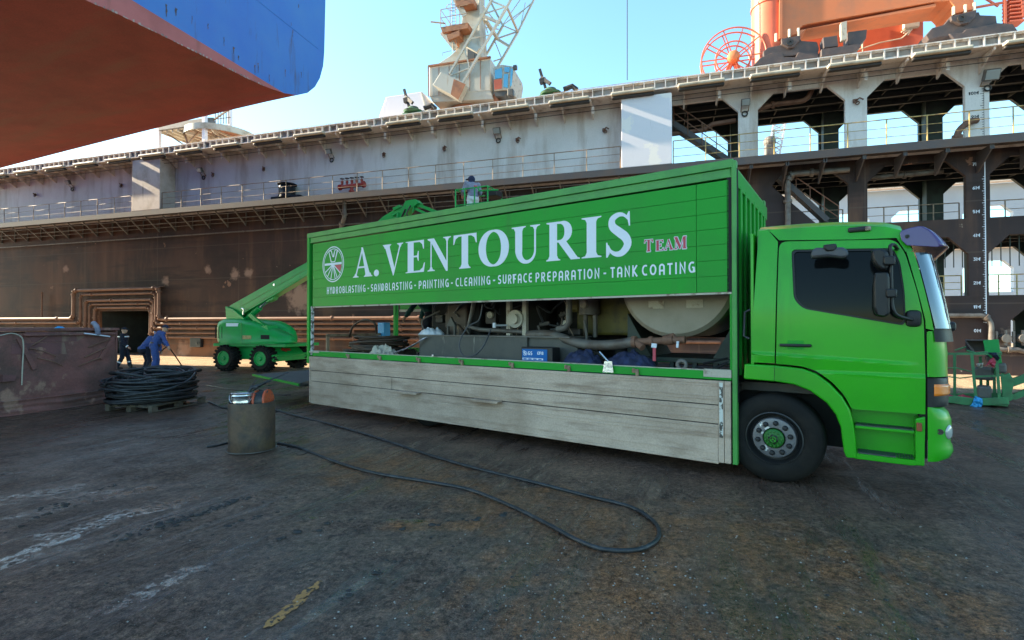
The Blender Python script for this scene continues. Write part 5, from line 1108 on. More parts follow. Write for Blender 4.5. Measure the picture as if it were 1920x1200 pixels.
wheel(-.01, .06, 1); wheel(-.01, CW - .06, -1)
m_ = MB(); hb = (-.01, .06, .515)
m_.lathe([(.05, -.052), (.056, -.07), (.044, -.078), (.03, -.08)], (hb[0], hb[1], hb[2]), (0, 1, 0), 6); m_.lathe([(.036, -.081), (.036, -.084), (.03, -.084)], hb, (0, 1, 0), 24); m_.build('hub_cap', M['black_plastic'], trk)
m_ = MB()
for a in (90, 210, 330): m_.beam((hb[0], -.026, hb[2]), (hb[0] + .028 * math.cos(R(a)), -.026, hb[2] + .028 * math.sin(R(a))), .006, .006)
m_.tube([(hb[0] + .03 * math.cos(i * .3142), -.026, hb[2] + .03 * math.sin(i * .3142)) for i in range(20)], .0035, 5, True); m_.build('hub_emblem', M['truck_green'], trk)
for v, d in ((.10, 1), (.44, 1), (CW - .10, -1), (CW - .44, -1)):
    m_ = MB(); m_.lathe([(.2, .12), (.30, .0), (.37, -.015), (.475, 0), (.51, .03), (.515, .05), (.515, .25), (.47, .28), (.30, .28)], (-5.6, v, .515), (0, d, 0), 40, False); o = m_.build('wheel', M['rubber'], trk, smooth=40)
    m_ = MB(); m_.lathe([(.298, .02), (.25, .1), (.15, .06), (.12, -.02), (.02, -.03)], (-5.6, v, .515), (0, d, 0), 30); m_.build('rim', M['rim_grey'], o, smooth=40)
ch = MB()
for v in (.80, 1.62): ch.box(-9.0, 1.2, v - .04, v + .04, .72, .98)
for u in (-8.9, -7, -5.6, -4, -2, -.4, 1.0): ch.box(u - .05, u + .05, .8, 1.62, .76, .94)
ch.lathe([(.09, -1.0), (.16, -.2), (.2, 0), (.16, .2), (.09, 1.0)], (-5.6, 1.21, .515), (0, 1, 0), 14); ch.lathe([(.07, -1.0), (.07, 1.0)], (-.01, 1.21, .5), (0, 1, 0), 10)
ch.box(-8.9, -.4, .05, 2.4, 1.0, 1.08); ch.build('chassis', M['dark_steel'], trk)
m_ = MB(); m_.rbox((-2.2, .45, .75), (1.3, .6, .55), .06); m_.build('fuel_tank', M['dark_steel'], trk); m_ = MB(); m_.rbox((-3.4, .5, .72), (.7, .55, .45), .04); m_.build('battery_box', M['dark_steel'], trk)
m_ = MB(); m_.rbox((.9, 1.2, .95), (1.2, 1.2, .8), .1); m_.box(-.95, .75, .35, 2.05, 1.02, 1.12); m_.box(-.95, -.9, .1, .7, .5, 1.2); m_.build('engine_cover', M['dark_steel'], trk)
m_ = MB(); m_.lathe([(.66, -.32), (.66, .0), (.60, .0), (.60, -.3)], (-.01, .34, .56), (0, 1, 0), 40); m_.build
lin = MB()
for i in range(14):
    a0 = R(5 + 170 * i / 14); a1 = R(5 + 170 * (i + 1) / 14)
    lin.add([(.0 + .66 * math.cos(a0), .02, .62 + .62 * math.sin(a0)), (.66 * math.cos(a1), .02, .62 + .62 * math.sin(a1)), (.66 * math.cos(a1), .55, .62 + .62 * math.sin(a1)), (.66 * math.cos(a0), .55, .62 + .62 * math.sin(a0))], [(0, 1, 2, 3)])
lin.box(-.7, .7, .55, .6, .4, 1.25); lin.build('wheel_liner', M['seam_black'], trk)
# ------------------------------------------------------------------ box body
UF, UR = -.42, -9.06; BW = 2.5; ZT = 3.815
m_ = MB()
for v0, v1 in ((-.005, .10), (BW - .1, BW + .005)):
    m_.box(UR, UF, v0, v1, 3.60, ZT - .10)
m_.build('top_rail', M['rail_green'], trk, bevel=.012)
m_ = MB(); m_.box(UR, UF, -.03, .10, ZT - .10, ZT); m_.box(UR, UF, BW - .1, BW + .03, ZT - .10, ZT); m_.box(UR, UR + .1, .1, BW - .1, 3.6, ZT); m_.box(UR, UF, -.016, -.006, 3.60, 3.625); m_.build('roof_trim', M['rail_green'], trk, bevel=.014)
m_ = MB(); m_.box(UR + .02, UF - .02, .09, BW - .09, ZT - .06, ZT - .02); m_.build('box_roof', M['rail_green'], trk)
m_ = MB(); m_.box(UF - .05, UF, -.005, BW + .005, 1.16, ZT - .1)
for v in (.32, .64, .96, 1.28, 1.60, 1.92, 2.2): m_.box(UF, UF + .035, v - .05, v + .05, 1.2, 3.55)
m_.box(UF, UF + .03, .05, BW - .05, 3.5, 3.7); m_.build('front_wall', M['box_green'], trk, bevel=.008)
m_ = MB(); m_.box(UF - .02, UF + .035, -.03, .06, .16, ZT - .02); m_.build('front_post', M['rail_green'], trk, bevel=.008)
m_ = MB(); m_.box(UF + .036, UF + .042, .0, .05, .9, 3.7); m_.box(UF - .075, UF - .02, -.012, -.004, 2.2, 3.6); m_.build('post_gap', M['seam_black'], trk)
for v0, v1 in ((-.03, .07), (BW - .07, BW + .03)):
    m_ = MB(); m_.box(UR, UR + .085, v0, v1, 1.0, ZT - .1); m_.build('rear_post', M['box_green'], trk, bevel=.008)
m_ = MB(); m_.box(UR + .10, UR + .15, .0, .05, 1.18, 2.23); m_.build('post_edge', M['white_chip'], trk)
# raised side flap built of long boards
FL0, FL1, FZ0, FZ1 = -8.87, -.475, 2.225, 3.575
def flap(v0, v1, name, mt):
    m_ = MB(); nb = 7; hh = (FZ1 - FZ0) / nb
    m_.box(FL0 + .01, FL1 - .01, min(v0, v1) + .012, max(v0, v1), FZ0 + .01, FZ1 - .01)
    for i in range(nb):
        z0 = FZ0 + hh * i; s_ = .0025
        for a, b in ((FL0, -.855), (-.848, FL1)): m_.box(a, b, v0, v0 + (.014 if v1 > v0 else -.014), z0 + (s_ if i else 0), z0 + hh - (s_ if i < nb - 1 else 0))
    return m_.build(name, mt, trk, bevel=.0015)
flap(-.012, .03, 'side_flap', M['box_green']); flap(BW + .012, BW - .03, 'side_flap', M['box_green'])
m_ = MB(); m_.box(FL0, FL1 + .03, -.016, .03, FZ0 - .028, FZ0 - .004); m_.box(FL0, FL1, BW - .03, BW + .01, FZ0 - .06, FZ0 - .004); m_.build('flap_edge', M['cream_paint'], trk)
m_ = MB(); m_.box(FL0 + 1.6, FL0 + 2.3, BW - .12, BW - .04, FZ0 - .12, FZ0 + .1); m_.build('flap_lining', M['alloy'], trk)
# lettering, on the flap
pl2 = lambda a, b, h: Vector((a, -.0135 - h, b))
m_ = MB(); NZ0, NZ1 = 2.772, 3.345
for c, x0, x1 in (('A', 663, 698.5), ('V', 719, 757), ('E', 760, 798), ('N', 801.5, 847.5), ('T', 851, 895), ('O', 899, 954.5), ('U', 960, 1015), ('R', 1024, 1088), ('I', 1091.5, 1128.5), ('S', 1136, 1187.5)):
    serif_letter(m_, c, TV(x0, 470)[0], TV(x1, 470)[0], NZ0, NZ1, pl2)
a, b = TV(702, 500)[0], TV(711.5, 500)[0]; flat(m_, ell((a + b) / 2, NZ0 + .055, (b - a) / 2, .065, 20), pl2); m_.build('name_lettering', M['letter_white'], trk)
m_ = MB(); SZ0, SZ1 = 2.472, 2.622
for wd, x0, x1 in (('HYDROBLASTING', 614, 686.5), ('SANDBLASTING', 696.5, 774), ('PAINTING', 786, 842.5), ('CLEANING', 855, 920.5), ('SURFACE', 934.5, 999), ('PREPARATION', 1005, 1125), ('TANK', 1145, 1196.5), ('COATING', 1204, 1304), ('-', 690, 693.5), ('-', 777.5, 781.5), ('-', 846.5, 850.5), ('-', 925, 930), ('-', 1132, 1138)):
    stroke_text(m_, wd, TV(x0, 530)[0], TV(x1, 530)[0], SZ0, SZ1, pl2, .155, .21)
m_.build('slogan_lettering', M['letter_white'], trk)
TZ0, TZ1 = 2.79, 2.925; tw = MB(); td = MB(); pl3 = lambda a, b, h: Vector((a, -.0165 - h, b))
for c, x0, x1 in (('T', 1209, 1225), ('E', 1229, 1245), ('A', 1246, 1263), ('M', 1264, 1289)):
    u0, u1 = TV(x0, 460)[0], TV(x1, 460)[0]; z1 = TZ1 + (.02 if c in 'TM' else 0); serif_letter(tw, c, u0, u1, TZ0, z1, pl2, .05); serif_letter(td, c, u0, u1, TZ0, z1, pl3, .0)
tw.build('team_outline', M['letter_white'], trk); td.build('team_lettering', M['letter_red'], trk)
em = MB(); ec = (-8.163, 3.088); ex, ez = .352, .366
def ering(a, wd): em_p = [(ec[0] + ex * a * math.cos(i * math.pi / 30), ec[1] + ez * a * math.sin(i * math.pi / 30)) for i in range(61)]; ribbon(em, em_p, wd, pl2, True)
ering(.985, .022); ering(.87, .014)
EP = lambda x, y: (ec[0] + x * ex, ec[1] + y * ez)
ribbon(em, [EP(-.80, .02), EP(.80, .02)], .045, pl2)
for a in (-38, -63, -90 + 14, -104, -128, -150): em_a = R(a); ribbon(em, [EP(.05 * math.cos(em_a), .05 * math.sin(em_a)), EP(.86 * math.cos(em_a), .86 * math.sin(em_a))], .022, pl2)
vo_ = [EP(*p) for p in ((-.42, .78), (-.17, .78), (-.02, .42), (.04, .42), (.17, .78), (.42, .78), (.17, .14), (-.17, .14), (-.42, .78))]; ribbon(em, vo_, .02, pl2); em.build('emblem', M['letter_white'], trk)
er = MB(); flat(er, [EP(.16, -.06), EP(.80, -.06), EP(.62, -.56)], pl2); er.build('emblem_wedge', M['letter_red'], trk)
# bed, side rail and the lowered sideboard
m_ = MB(); m_.box(UR + .05, UF - .05, .04, BW - .04, 1.09, 1.135); m_.build('bed_floor', M['dark_steel'], trk)
for v0, v1 in ((-.02, .045), (BW - .045, BW + .02)):
    m_ = MB(); m_.box(-8.86, UF - .03, v0, v1, 1.16, 1.262); m_.build('bed_rail', M['box_green'], trk, bevel=.006)
m_ = MB(); m_.box(-8.86, UF - .06, .02, .06, 1.2625, 1.275); m_.box(UF - .35, UF - .03, -.03, .05, 1.19, 1.285); m_.box(-8.95, -8.62, -.035, .04, 1.235, 1.27); m_.build('rail_edge', M['cream_paint'], trk)
for px in (655, 714, 787, 867, 961, 1066, 1193):
    u, z = TV(px, 680); m_ = MB(); m_.rbox((u, -.035, 1.215), (.09, .03, .05), .008); m_.rbox((u + .03, -.045, 1.185), (.04, .04, .07), .008); m_.rbox((u - .02, -.05, 1.235), (.035, .03, .03), .006); m_.build('latch', M['rail_rust'], trk)
ZS0, ZS1 = .17, 1.15; US0, US1 = -8.93, -.455; hS = ZS1 - ZS0
m_ = MB(); fr3 = [(0, .465), (.465, .70), (.70, 1.0)]
for i, (a, b) in enumerate(fr3):
    z0, z1 = ZS0 + hS * a + (.006 if a else 0), ZS0 + hS * b - (.006 if b < 1 else 0)
    segs = [(US0 + .05, -6.35), (-6.335, US1 - .14)] if i == 1 else [(US0 + .05, US1 - .14)]
    for s0, s1 in segs: m_.box(s0, s1, -.045, -.02, z0, z1)
    m_.box(US0 + .05, US1 - .14, -.0465 - .006, -.046, z1 - .04, z1 - .028) if i != 1 else None
m_.build('sideboard', M['alloy'], trk, bevel=.004)
m_ = MB()
for f_ in (.10, .30, .345, .525, .64, .76, .80, .93): m_.prism([(US0 + .05, ZS0 + hS * f_), (US1 - .14, ZS0 + hS * f_), (US1 - .14, ZS0 + hS * f_ + .014), (US0 + .05, ZS0 + hS * f_ + .014)], -.052, -.0455)
m_.build('sideboard_rib', M['alloy'], trk, bevel=.003)
m_ = MB(); m_.box(US0 + .03, US1 - .02, -.022, -.012, ZS0 + .01, ZS1 - .01); m_.build('sideboard_back', M['seam_black'], trk)
m_ = MB(); m_.box(US1 - .137, US1 - .075, -.056, -.012, ZS0, ZS1); m_.box(US1 - .07, US1, -.05, -.012, ZS0, ZS1); m_.box(US0, US0 + .045, -.052, -.012, ZS0, ZS1); m_.box(US0 + .045, US1 - .14, -.05, -.012, ZS0 - .02, ZS0 + .015); m_.build('sideboard_frame', M['alloy'], trk, bevel=.004)
m_ = MB(); m_.box(US1 - .125, US1 - .085, -.0585, -.0565, ZS0 + .3, ZS1 - .02); m_.build('chipped_paint', M['white_chip'], trk)
for x0, x1, y in ((745, 786, 737), (886, 938, 752)):
    a, b = TV(x0, y, -.1), TV(x1, y, -.1); m_ = MB(); zc = ZS0 + hS * .465; m_.prism([(a[0], zc + .005), (b[0], zc + .005), (b[0] - .03, zc - .03), (a[0] + .05, zc - .035)], -.16, -.045); m_.build('fold_down_step', M['alloy'], trk, bevel=.004)
m_ = MB(); m_.box(US0 + .05, US1 - .1, BW + .02, BW + .045, ZS0, ZS1); m_.build('sideboard', M['alloy'], trk)
# tail lift folded down behind
m_ = MB(); q = [hit(FT, 1, .12, *p) for p in ((475, 702), (562, 718))]; a, b = q
m_.add([(a.x, .12, a.z), (b.x, .12, b.z), (b.x, 2.4, b.z), (a.x, 2.4, a.z), (a.x, .12, a.z - .03), (b.x, .12, b.z - .09), (b.x, 2.4, b.z - .09), (a.x, 2.4, a.z - .03)], [(0, 1, 2, 3), (7, 6, 5, 4), (0, 4, 5, 1), (1, 5, 6, 2), (2, 6, 7, 3), (3, 7, 4, 0)]); m_.build('tail_lift', M['grey_paint'], trk)
m_ = MB(); m_.beam((a.x, .10, a.z - .012), (b.x, .10, b.z - .04), .02, .05); m_.build('tail_lift_edge', M['box_green'], trk)
m_ = MB(); m_.beam((b.x - .1, .2, b.z - .05), (UR + .1, .2, .62), .05, .07); m_.beam((b.x - .1, 2.2, b.z - .05), (UR + .1, 2.2, .62), .05, .07); m_.box(UR - .02, UR + .1, .2, 2.3, .5, .75); m_.beam((-10.6, .5, .55), (-9.3, .9, .35), .05, .05); m_.build('tail_lift_arm', M['dark_steel'], trk)
# ------------------------------------------------------------------ load on the bed
ZB = 1.137
def B(px, py, v): p = hit(FT, 1, v, px, py); return Vector((p.x, v, p.z))
tk = thing('water_tank', 'large cloudy plastic tank behind the front wall on the truck bed', 'tank', FT, (-1.35, 1.2, ZB))
m_ = MB(); pl_ = B(1168, 560, .62); pr_ = B(1369, 585, .62); uc = (pl_.x + pr_.x) / 2 + .02; rr = (pr_.x - pl_.x) / 2 + .06; zc = 2.45
m_.lathe([(rr * .3, -.01), (rr * .93, .0), (rr, .05), (rr, 1.5), (rr * .93, 1.55), (rr * .3, 1.57)], (uc, .62, zc), (0, 1, 0), 48); m_.build('shell', M['tank_plastic'], tk, smooth=40)
m_ = MB(); m_.box(uc - rr, uc + rr, .75, 2.1, 1.30, 1.36)
for du in (-.75, -.42, -.1, .22, .5, .8): m_.box(uc + du - .03, uc + du + .03, .8, .86, ZB, 1.34); m_.box(uc + du - .03, uc + du + .03, 2.0, 2.06, ZB, 1.34)
m_.prism([(uc - rr, 1.36), (uc - rr * .55, 1.36), (uc - rr, 2.0)], .9, 1.9); m_.prism([(uc + rr, 1.36), (uc + rr * .55, 1.36), (uc + rr, 2.0)], .9, 1.9); m_.build('cradle', M['inner_green'], tk)
m_ = MB(); q = B(1230, 572, .6); m_.box(q.x - .11, q.x + .11, .60, .618, q.z - .05, q.z + .06); q = B(1302, 570, .6); m_.box(q.x - .11, q.x + .11, .60, .618, q.z - .05, q.z + .06); m_.build('label_plate', M['cream_paint'], tk)
bx = thing('steel_box', 'long low grey steel container on the truck bed', 'steel box', FT, (-5, .6, ZB))
a = B(786, 655, .5); b = B(1085, 665, .5); m_ = MB(); zt2 = B(950, 632, .5).z; m_.box(a.x, -3.7, .5, 1.25, ZB + .03, zt2); m_.prism([(-3.7, ZB + .03), (-2.6, ZB + .03), (-2.9, zt2), (-3.7, zt2)], .55, 1.2); m_.build('body', M['grey_paint'], bx, bevel=.01)
m_ = MB(); m_.box(a.x - .02, -2.9, .48, 1.27, zt2, zt2 + .02); m_.box(a.x, -3.4, .49, .5, ZB, ZB + .05); m_.build('lid', M['pipe_grey'], bx)
bt = thing('battery', 'black battery with a bright blue label lying on the bed before the steel box', 'battery', FT, (-3.75, .25, ZB))
a = B(977, 676, .22); b = B(1036, 680, .22); zt3 = B(1000, 651, .22).z; m_ = MB(); m_.rbox(((a.x + b.x) / 2, .34, (ZB + zt3) / 2), (b.x - a.x, .24, zt3 - ZB), .012); m_.build('case', M['black_plastic'], bt)
m_ = MB(); la, lb2 = B(979, 655, .218), B(1026, 675, .218); m_.box(la.x, lb2.x, .214, .22, zt3 - .215, zt3 - .03); m_.build('label', M['blue_label'], bt)
m_ = MB(); pf2 = lambda x, y, h: Vector((x, .213 - h, y)); W2 = lb2.x - la.x
stroke_text(m_, 'GS', la.x + W2 * .24, la.x + W2 * .42, zt3 - .125, zt3 - .065, pf2, .2); stroke_text(m_, 'EFB', la.x + W2 * .62, la.x + W2 * .86, zt3 - .115, zt3 - .065, pf2, .2)
for dx, dz in ((.09, -.075), (.14, -.085), (.11, -.115), (.17, -.11)): ribbon(m_, [(la.x + W2 * dx + .018 * math.cos(i * .628), zt3 + dz + .016 * math.sin(i * .628)) for i in range(11)], .009, pf2, True)
flat(m_, [(la.x + .01, zt3 - .2), (la.x + W2 * .85, zt3 - .2), (la.x + W2 * .85, zt3 - .17), (la.x + .01, zt3 - .17)], pf2); m_.build('label_print', M['letter_white'], bt)
m_ = MB()
for i in range(4): flat(m_, [(la.x + .03 + i * W2 * .2, zt3 - .195), (la.x + .03 + i * W2 * .2 + W2 * .13, zt3 - .195), (la.x + .03 + i * W2 * .2 + W2 * .13, zt3 - .178), (la.x + .03 + i * W2 * .2, zt3 - .178)], lambda x, y, h: Vector((x, .2095 - h, y)))
m_.build('label_bars', M['blue_label'], bt)
def heap(mb, c, d, seed, n=46, amp=.35):
    """crumpled cloth lump"""
    def fn(a, b):
        x = (a - .5) * 2; y = (b - .5) * 2; rr = math.sqrt(x * x + y * y); h = max(0, 1 - rr ** 2.2) ** .6
        nz = noise.noise((x * 2.1 + seed, y * 2.1, seed)) * .6 + noise.noise((x * 5 + seed, y * 5, seed * 2)) * .3 + abs(noise.noise((x * 3.3 + y * 2, y * 3.3 - x, seed * 3))) * .5
        return Vector((c[0] + x * d[0] * (1 + .12 * noise.noise((y * 3, seed, x))), c[1] + y * d[1] * (1 + .12 * noise.noise((x * 3, seed, y))), c[2] + d[2] * h * (.65 + amp * nz)))
    mb.grid(fn, n, n)
p = B(1085, 675, .3); q = B(1180, 672, .3)
for cx, rx, s_, lb in ((p.x + .03, .30, 3, 'crumpled navy jacket on the bed just right of the battery'), (q.x - .02, .36, 8, 'crumpled navy jacket on the bed under the thick hose end')):
    m_ = MB(); heap(m_, (cx, .36, ZB), (rx * 1.15, .24, .42), s_); m_.solo('jacket', lb, 'jacket', M['navy_cloth'], FT, (cx, .36, ZB), smooth=70)
p = B(765, 640, .7); m_ = MB(); p = B(812, 628, .8); heap(m_, (p.x, .75, zt2 + .02), (.3, .2, .14), 5, 30, .8); m_.solo('rag', 'pale blue rag crumpled on the steel box', 'rag', M['white_cloth'], FT, (p.x, .75, zt2), smooth=70)
p = B(715, 655, .3); m_ = MB(); heap(m_, (p.x, .35, ZB), (.42, .25, .30), 12, 34, .8); m_.solo('sack', 'dirty pale sacking on the bed beside the hose coil', 'sack', M['cream_paint'], FT, (p.x, .35, ZB), smooth=70)
m_ = MB()
for i in range(3): m_.tube([B(738 + i * 8, 662 - i * 2, .3), B(775 + i * 4, 648 - i * 3, .4), B(795 + i * 3, 634 - i, .45)], .012, 6)
m_.solo('metal_lances', 'bundle of shiny thin lances leaning on the steel box end', 'lances', M['tin'], FT, B(738, 662, .3))
# thick suction hose with its valve
hp = smooth_path([B(990, 628, .75), B(1030, 627, .7), B(1060, 636, .6), B(1095, 645, .5), B(1140, 647, .42), B(1190, 641, .38)], 8)
m_ = MB(); m_.tube(hp, .075, 12); m_.solo('suction_hose', 'thick grey suction hose curving down over the steel box to a valve', 'hose', M['pipe_grey'], FT, hp[0], smooth=50)
vv = thing('ball_valve', 'steel pipe valve with a red lever before the cloudy tank', 'valve', FT, B(1230, 650, .36))
m_ = MB(); m_.tube([B(1190, 641, .37), B(1285, 637, .37)], .05, 12); m_.tube([B(1192, 641, .36), B(1205, 652, .3)], .05, 10); m_.tube([B(1186, 641, .37), B(1193, 641, .37)], .085, 12); m_.tube([B(1218, 640, .37), B(1225, 639, .37)], .07, 12); m_.tube([B(1245, 638, .37), B(1262, 637, .37)], .07, 12); m_.tube([B(1250, 632, .37), B(1262, 628, .37), B(1268, 636, .37)], .03, 8); m_.build('body', M['pipe_rust'], vv, smooth=45)
m_ = MB(); m_.beam(B(1227, 648, .3), B(1227, 677, .28), .04, .02); m_.build('lever', M['letter_red'], vv); m_ = MB(); m_.beam(B(1271, 640, .3), B(1270, 652, .28), .03, .02); m_.beam(B(1227, 644, .3), B(1226, 652, .29), .07, .02); m_.build('lever_plate', M['white_cloth'], vv)
m_ = MB(); q = B(1278, 687, .08); m_.tube([(q.x + .055 * math.cos(i * .449), .08, q.z + .02 + .055 * math.sin(i * .449)) for i in range(14)], .025, 8, True); m_.solo('shackle', 'small steel ring standing on the bed edge near the front post', 'ring', M['pipe_grey'], FT, (q.x, .08, q.z), smooth=50)
m_ = MB(); q = B(1340, 690, .15); m_.rbox((q.x, .2, ZB + .07), (.35, .16, .12), .03); m_.tube([B(1305, 688, .2), B(1330, 695, .15), B(1365, 680, .2)], .018, 6); m_.tube([B(1318, 682, .3), B(1365, 672, .4)], .015, 6); m_.solo('tool_heap', 'dark tools and rods piled in the front corner of the bed', 'tools', M['black_plastic'], FT, (q.x, .2, ZB))
m_ = MB(); p = smooth_path([B(905, 570, .45), B(898, 600, .42), B(878, 612, .38), B(862, 640, .3), B(866, 664, .25), B(885, 668, .25), B(906, 650, .3), B(920, 618, .5)], 6); m_.tube(p, .013, 8); m_.solo('thin_hose', 'thin pale hose hanging in a loop before the steel box', 'hose', M['grey_plastic'], FT, p[0], smooth=50)
m_ = MB(); p = B(927, 610, .5); m_.rbox(p, (.05, .05, .09), .01); m_.beam(p, (p.x, 1.0, p.z), .03, .03); m_.solo('plug', 'small white plug at the end of the thin looped hose', 'plug', M['white_cloth'], FT, p)
m_ = MB(); q = B(1145, 688, .06); m_.box(q.x - .06, q.x + .06, -.06, .1, 1.263, 1.275); m_.prism([(q.x - .07, 1.175), (q.x + .09, 1.175), (q.x + .07, 1.33), (q.x - .04, 1.33)], -.056, -.05); m_.tube([B(1124, 660, .1), B(1146, 684, .02)], .014, 6); m_.solo('seal_scraper', 'metal scraper with its shaft resting on the bed rail', 'scraper', M['tin'], FT, (q.x, 0, 1.26))
m_ = MB(); q = B(812, 660, .12); m_.rbox((q.x, .12, 1.2), (.07, .07, .12), .01); m_.rbox((q.x, .12, 1.28), (.05, .05, .06), .01); m_.solo('padlock', 'small dark fitting with a shiny cap on the bed edge', 'fitting', M['tin'], FT, (q.x, .12, ZB))
# machinery in the dark middle of the box
pu = thing('pump_set', 'dark pump machinery filling the middle of the truck bed', 'pump', FT, (-4.6, 1.7, ZB))
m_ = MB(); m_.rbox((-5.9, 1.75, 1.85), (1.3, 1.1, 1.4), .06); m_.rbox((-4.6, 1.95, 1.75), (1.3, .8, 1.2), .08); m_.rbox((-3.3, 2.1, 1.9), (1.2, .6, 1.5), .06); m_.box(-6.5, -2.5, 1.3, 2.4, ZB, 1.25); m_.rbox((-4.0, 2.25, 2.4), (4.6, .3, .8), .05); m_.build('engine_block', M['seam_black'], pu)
m_ = MB(); m_.box(-6.7, -2.35, 2.34, 2.4, 1.14, 3.5); m_.box(-2.35, -.48, 2.36, 2.4, 1.62, 3.5); m_.build('shade_screen', M['seam_black'], pu)  # added dark panels closing the far side to darken the bay
m_ = MB(); m_.rbox((-5.7, 1.12, 1.8), (.5, .15, .9), .03); m_.tube([B(850, 560, 1.1), B(856, 600, 1.1), B(880, 640, 1.0)], .04, 8); m_.rbox(B(855, 600, 1.2), (.35, .3, .35), .05); m_.build('radiator', M['leather'], pu)
m_ = MB(); q0 = B(955, 632, .9); q1 = B(985, 632, .9); zt4 = B(960, 575, .9).z
for q in (q0, q1): m_.box(q.x - .04, q.x + .04, .86, .94, zt2, zt4 + .3)
m_.box(q0.x, q1.x, .87, .93, B(970, 609, .9).z, B(970, 588, .9).z); m_.lathe([(.16, 0), (.16, -.06), (.09, -.06), (.09, -.12), (.02, -.12)], ((q0.x + q1.x) / 2, .88, B(965, 598, .9).z), (0, 1, 0), 20); m_.build('bearing_stand', M['cream_paint'], pu, smooth=35)
m_ = MB(); q = B(1120, 585, 1.5); m_.rbox((q.x + .12, 1.6, q.z), (1.0, .3, .8), .05); q = B(1080, 580, 1.4); m_.rbox((q.x, 1.5, q.z + .2), (.2, .3, .5), .05); m_.build('yellow_cover', M['yellow_dull'], pu)
m_ = MB(); m_.tube([B(1067, 550, .8), B(1067, 605, .8), B(1060, 614, .8), B(1045, 618, .8)], .055, 10); m_.tube([B(1098, 590, 1.3), B(1098, 632, 1.3)], .04, 8); m_.tube([B(1116, 590, 1.3), B(1116, 632, 1.3)], .04, 8); m_.tube([B(1105, 560, 1.3), B(1105, 590, 1.3)], .18, 12); m_.tube([B(890, 560, .8), B(884, 590, .8), B(878, 612, .75), B(900, 618, .8), B(980, 622, .9)], .04, 8); m_.build('pipework', M['pipe_grey'], pu, smooth=45)
m_ = MB(); q = B(845, 618, .7); m_.prism([(q.x - .1, zt2), (q.x - .1, zt2 + .2), (q.x, zt2 + .36), (q.x + .1, zt2 + .2), (q.x + .1, zt2), (q.x + .07, zt2), (q.x + .07, zt2 + .18), (q.x - .07, zt2 + .18), (q.x - .07, zt2)], .7, .75); m_.build('lifting_lug', M['grey_paint'], pu)
rp_ = random.Random(21)
def tangle(nm, n, x0, x1, v0, v1, r, mt, par, z0=1.25, z1=2.35):
    for i in range(n):
        a = Vector((rp_.uniform(x0, x1), rp_.uniform(v0, v1), rp_.uniform(z0 + .3, z1))); q = [a]
        for k in range(4): q.append(q[-1] + Vector((rp_.uniform(-.28, .28), rp_.uniform(-.1, .1), rp_.uniform(-.38, .16))))
        q = [Vector((p.x, max(.55, p.y), max(z0, p.z))) for p in q]; m_ = MB(); m_.tube(smooth_path(q, 5), r * rp_.uniform(.7, 1.3), 7); m_.build(nm, M[mt], par, smooth=50)
tangle('hydraulic_hose', 16, -6.3, -2.7, .95, 1.3, .018, 'hose_rubber', pu); tangle('hydraulic_hose', 5, -6.3, -2.7, .9, 1.15, .022, 'pipe_grey', pu); tangle('cable', 6, -6.2, -3.0, .85, 1.1, .008, 'rail_rust', pu)
for i in range(14):
    c_ = (rp_.uniform(-6.3, -2.7), rp_.uniform(1.05, 1.2), rp_.uniform(1.45, 2.3)); m_ = MB()
    if i % 3 == 0: m_.lathe([(.02, .04), (.065, .04), (.07, 0), (.06, -.02), (.01, -.02)], c_, (0, 1, 0), 14); m_.build('gauge', M['cream_paint'], pu, smooth=40)
    elif i % 3 == 1: m_.rbox(c_, (rp_.uniform(.1, .3), .12, rp_.uniform(.08, .25)), .015); m_.build('junction_box', M['dark_steel'], pu)
    else: m_.tube([c_, Vector(c_) + Vector((rp_.uniform(-.2, .2), -.05, rp_.uniform(-.1, .1)))], .035, 8); m_.build('pipe_fitting', M['pipe_grey'], pu)
# hose coil and pallet in the rear of the bed
cl = thing('bed_pallet', 'dark pallet in the rear of the truck bed under a brown hose coil', 'pallet', FT, (-8.2, 1.1, ZB)); m_ = MB()
for i in range(5): m_.box(-8.75, -7.5, .65 + i * .22, .8 + i * .22, ZB + .12, ZB + .145)
for u in (-8.7, -8.1, -7.55): m_.box(u, u + .1, .65, 1.68, ZB, ZB + .12)
m_.build('boards', M['pallet_wood'], cl)
m_ = MB(); q = B(597, 640, .6); m_.box(-8.85, -8.8, .3, .36, ZB, 1.62); m_.box(-8.85, -8.8, .3, 2.2, 1.57, 1.63); m_.solo('rack_frame', 'rusty frame upright in the rear corner of the truck bed', 'frame', M['rail_rust'], FT, (-8.8, .3, ZB))
m_ = MB()
def coil(mb, c, rx, ry, h, turns, r, seed, per=26, fuzz=.12):
    rnd2 = random.Random(seed); ang = rnd2.random() * 6; pts = []
    for i in range(turns):
        kx = rnd2.uniform(.82, 1.05); ox, oy = rnd2.uniform(-fuzz, fuzz), rnd2.uniform(-fuzz, fuzz); z = h * (i + .5) / turns; tl, ta = rnd2.gauss(0, .13), rnd2.random() * 6.3
        for k in range(per):
            a = ang + 2 * math.pi * k / per; x = rx * kx * math.cos(a); y = ry * kx * math.sin(a); pts.append(Vector((c[0] + x + ox, c[1] + y + oy, max(c[2] + r, c[2] + z + tl * (x * math.cos(ta) + y * math.sin(ta)) + .02 * math.sin(3 * a + i)))))
    q = [pts[0]]
    for i in range(1, len(pts) - 1): q.append((pts[i - 1] + pts[i] * 2 + pts[i + 1]) / 4 if i % per else (pts[i - 1] + pts[i + 1]) / 2)
    for _ in range(2): q = [q[0]] + [(q[i - 1] + q[i] * 2 + q[i + 1]) / 4 for i in range(1, len(q) - 1)] + [q[-1]]
    mb.tube(q, r, 8)
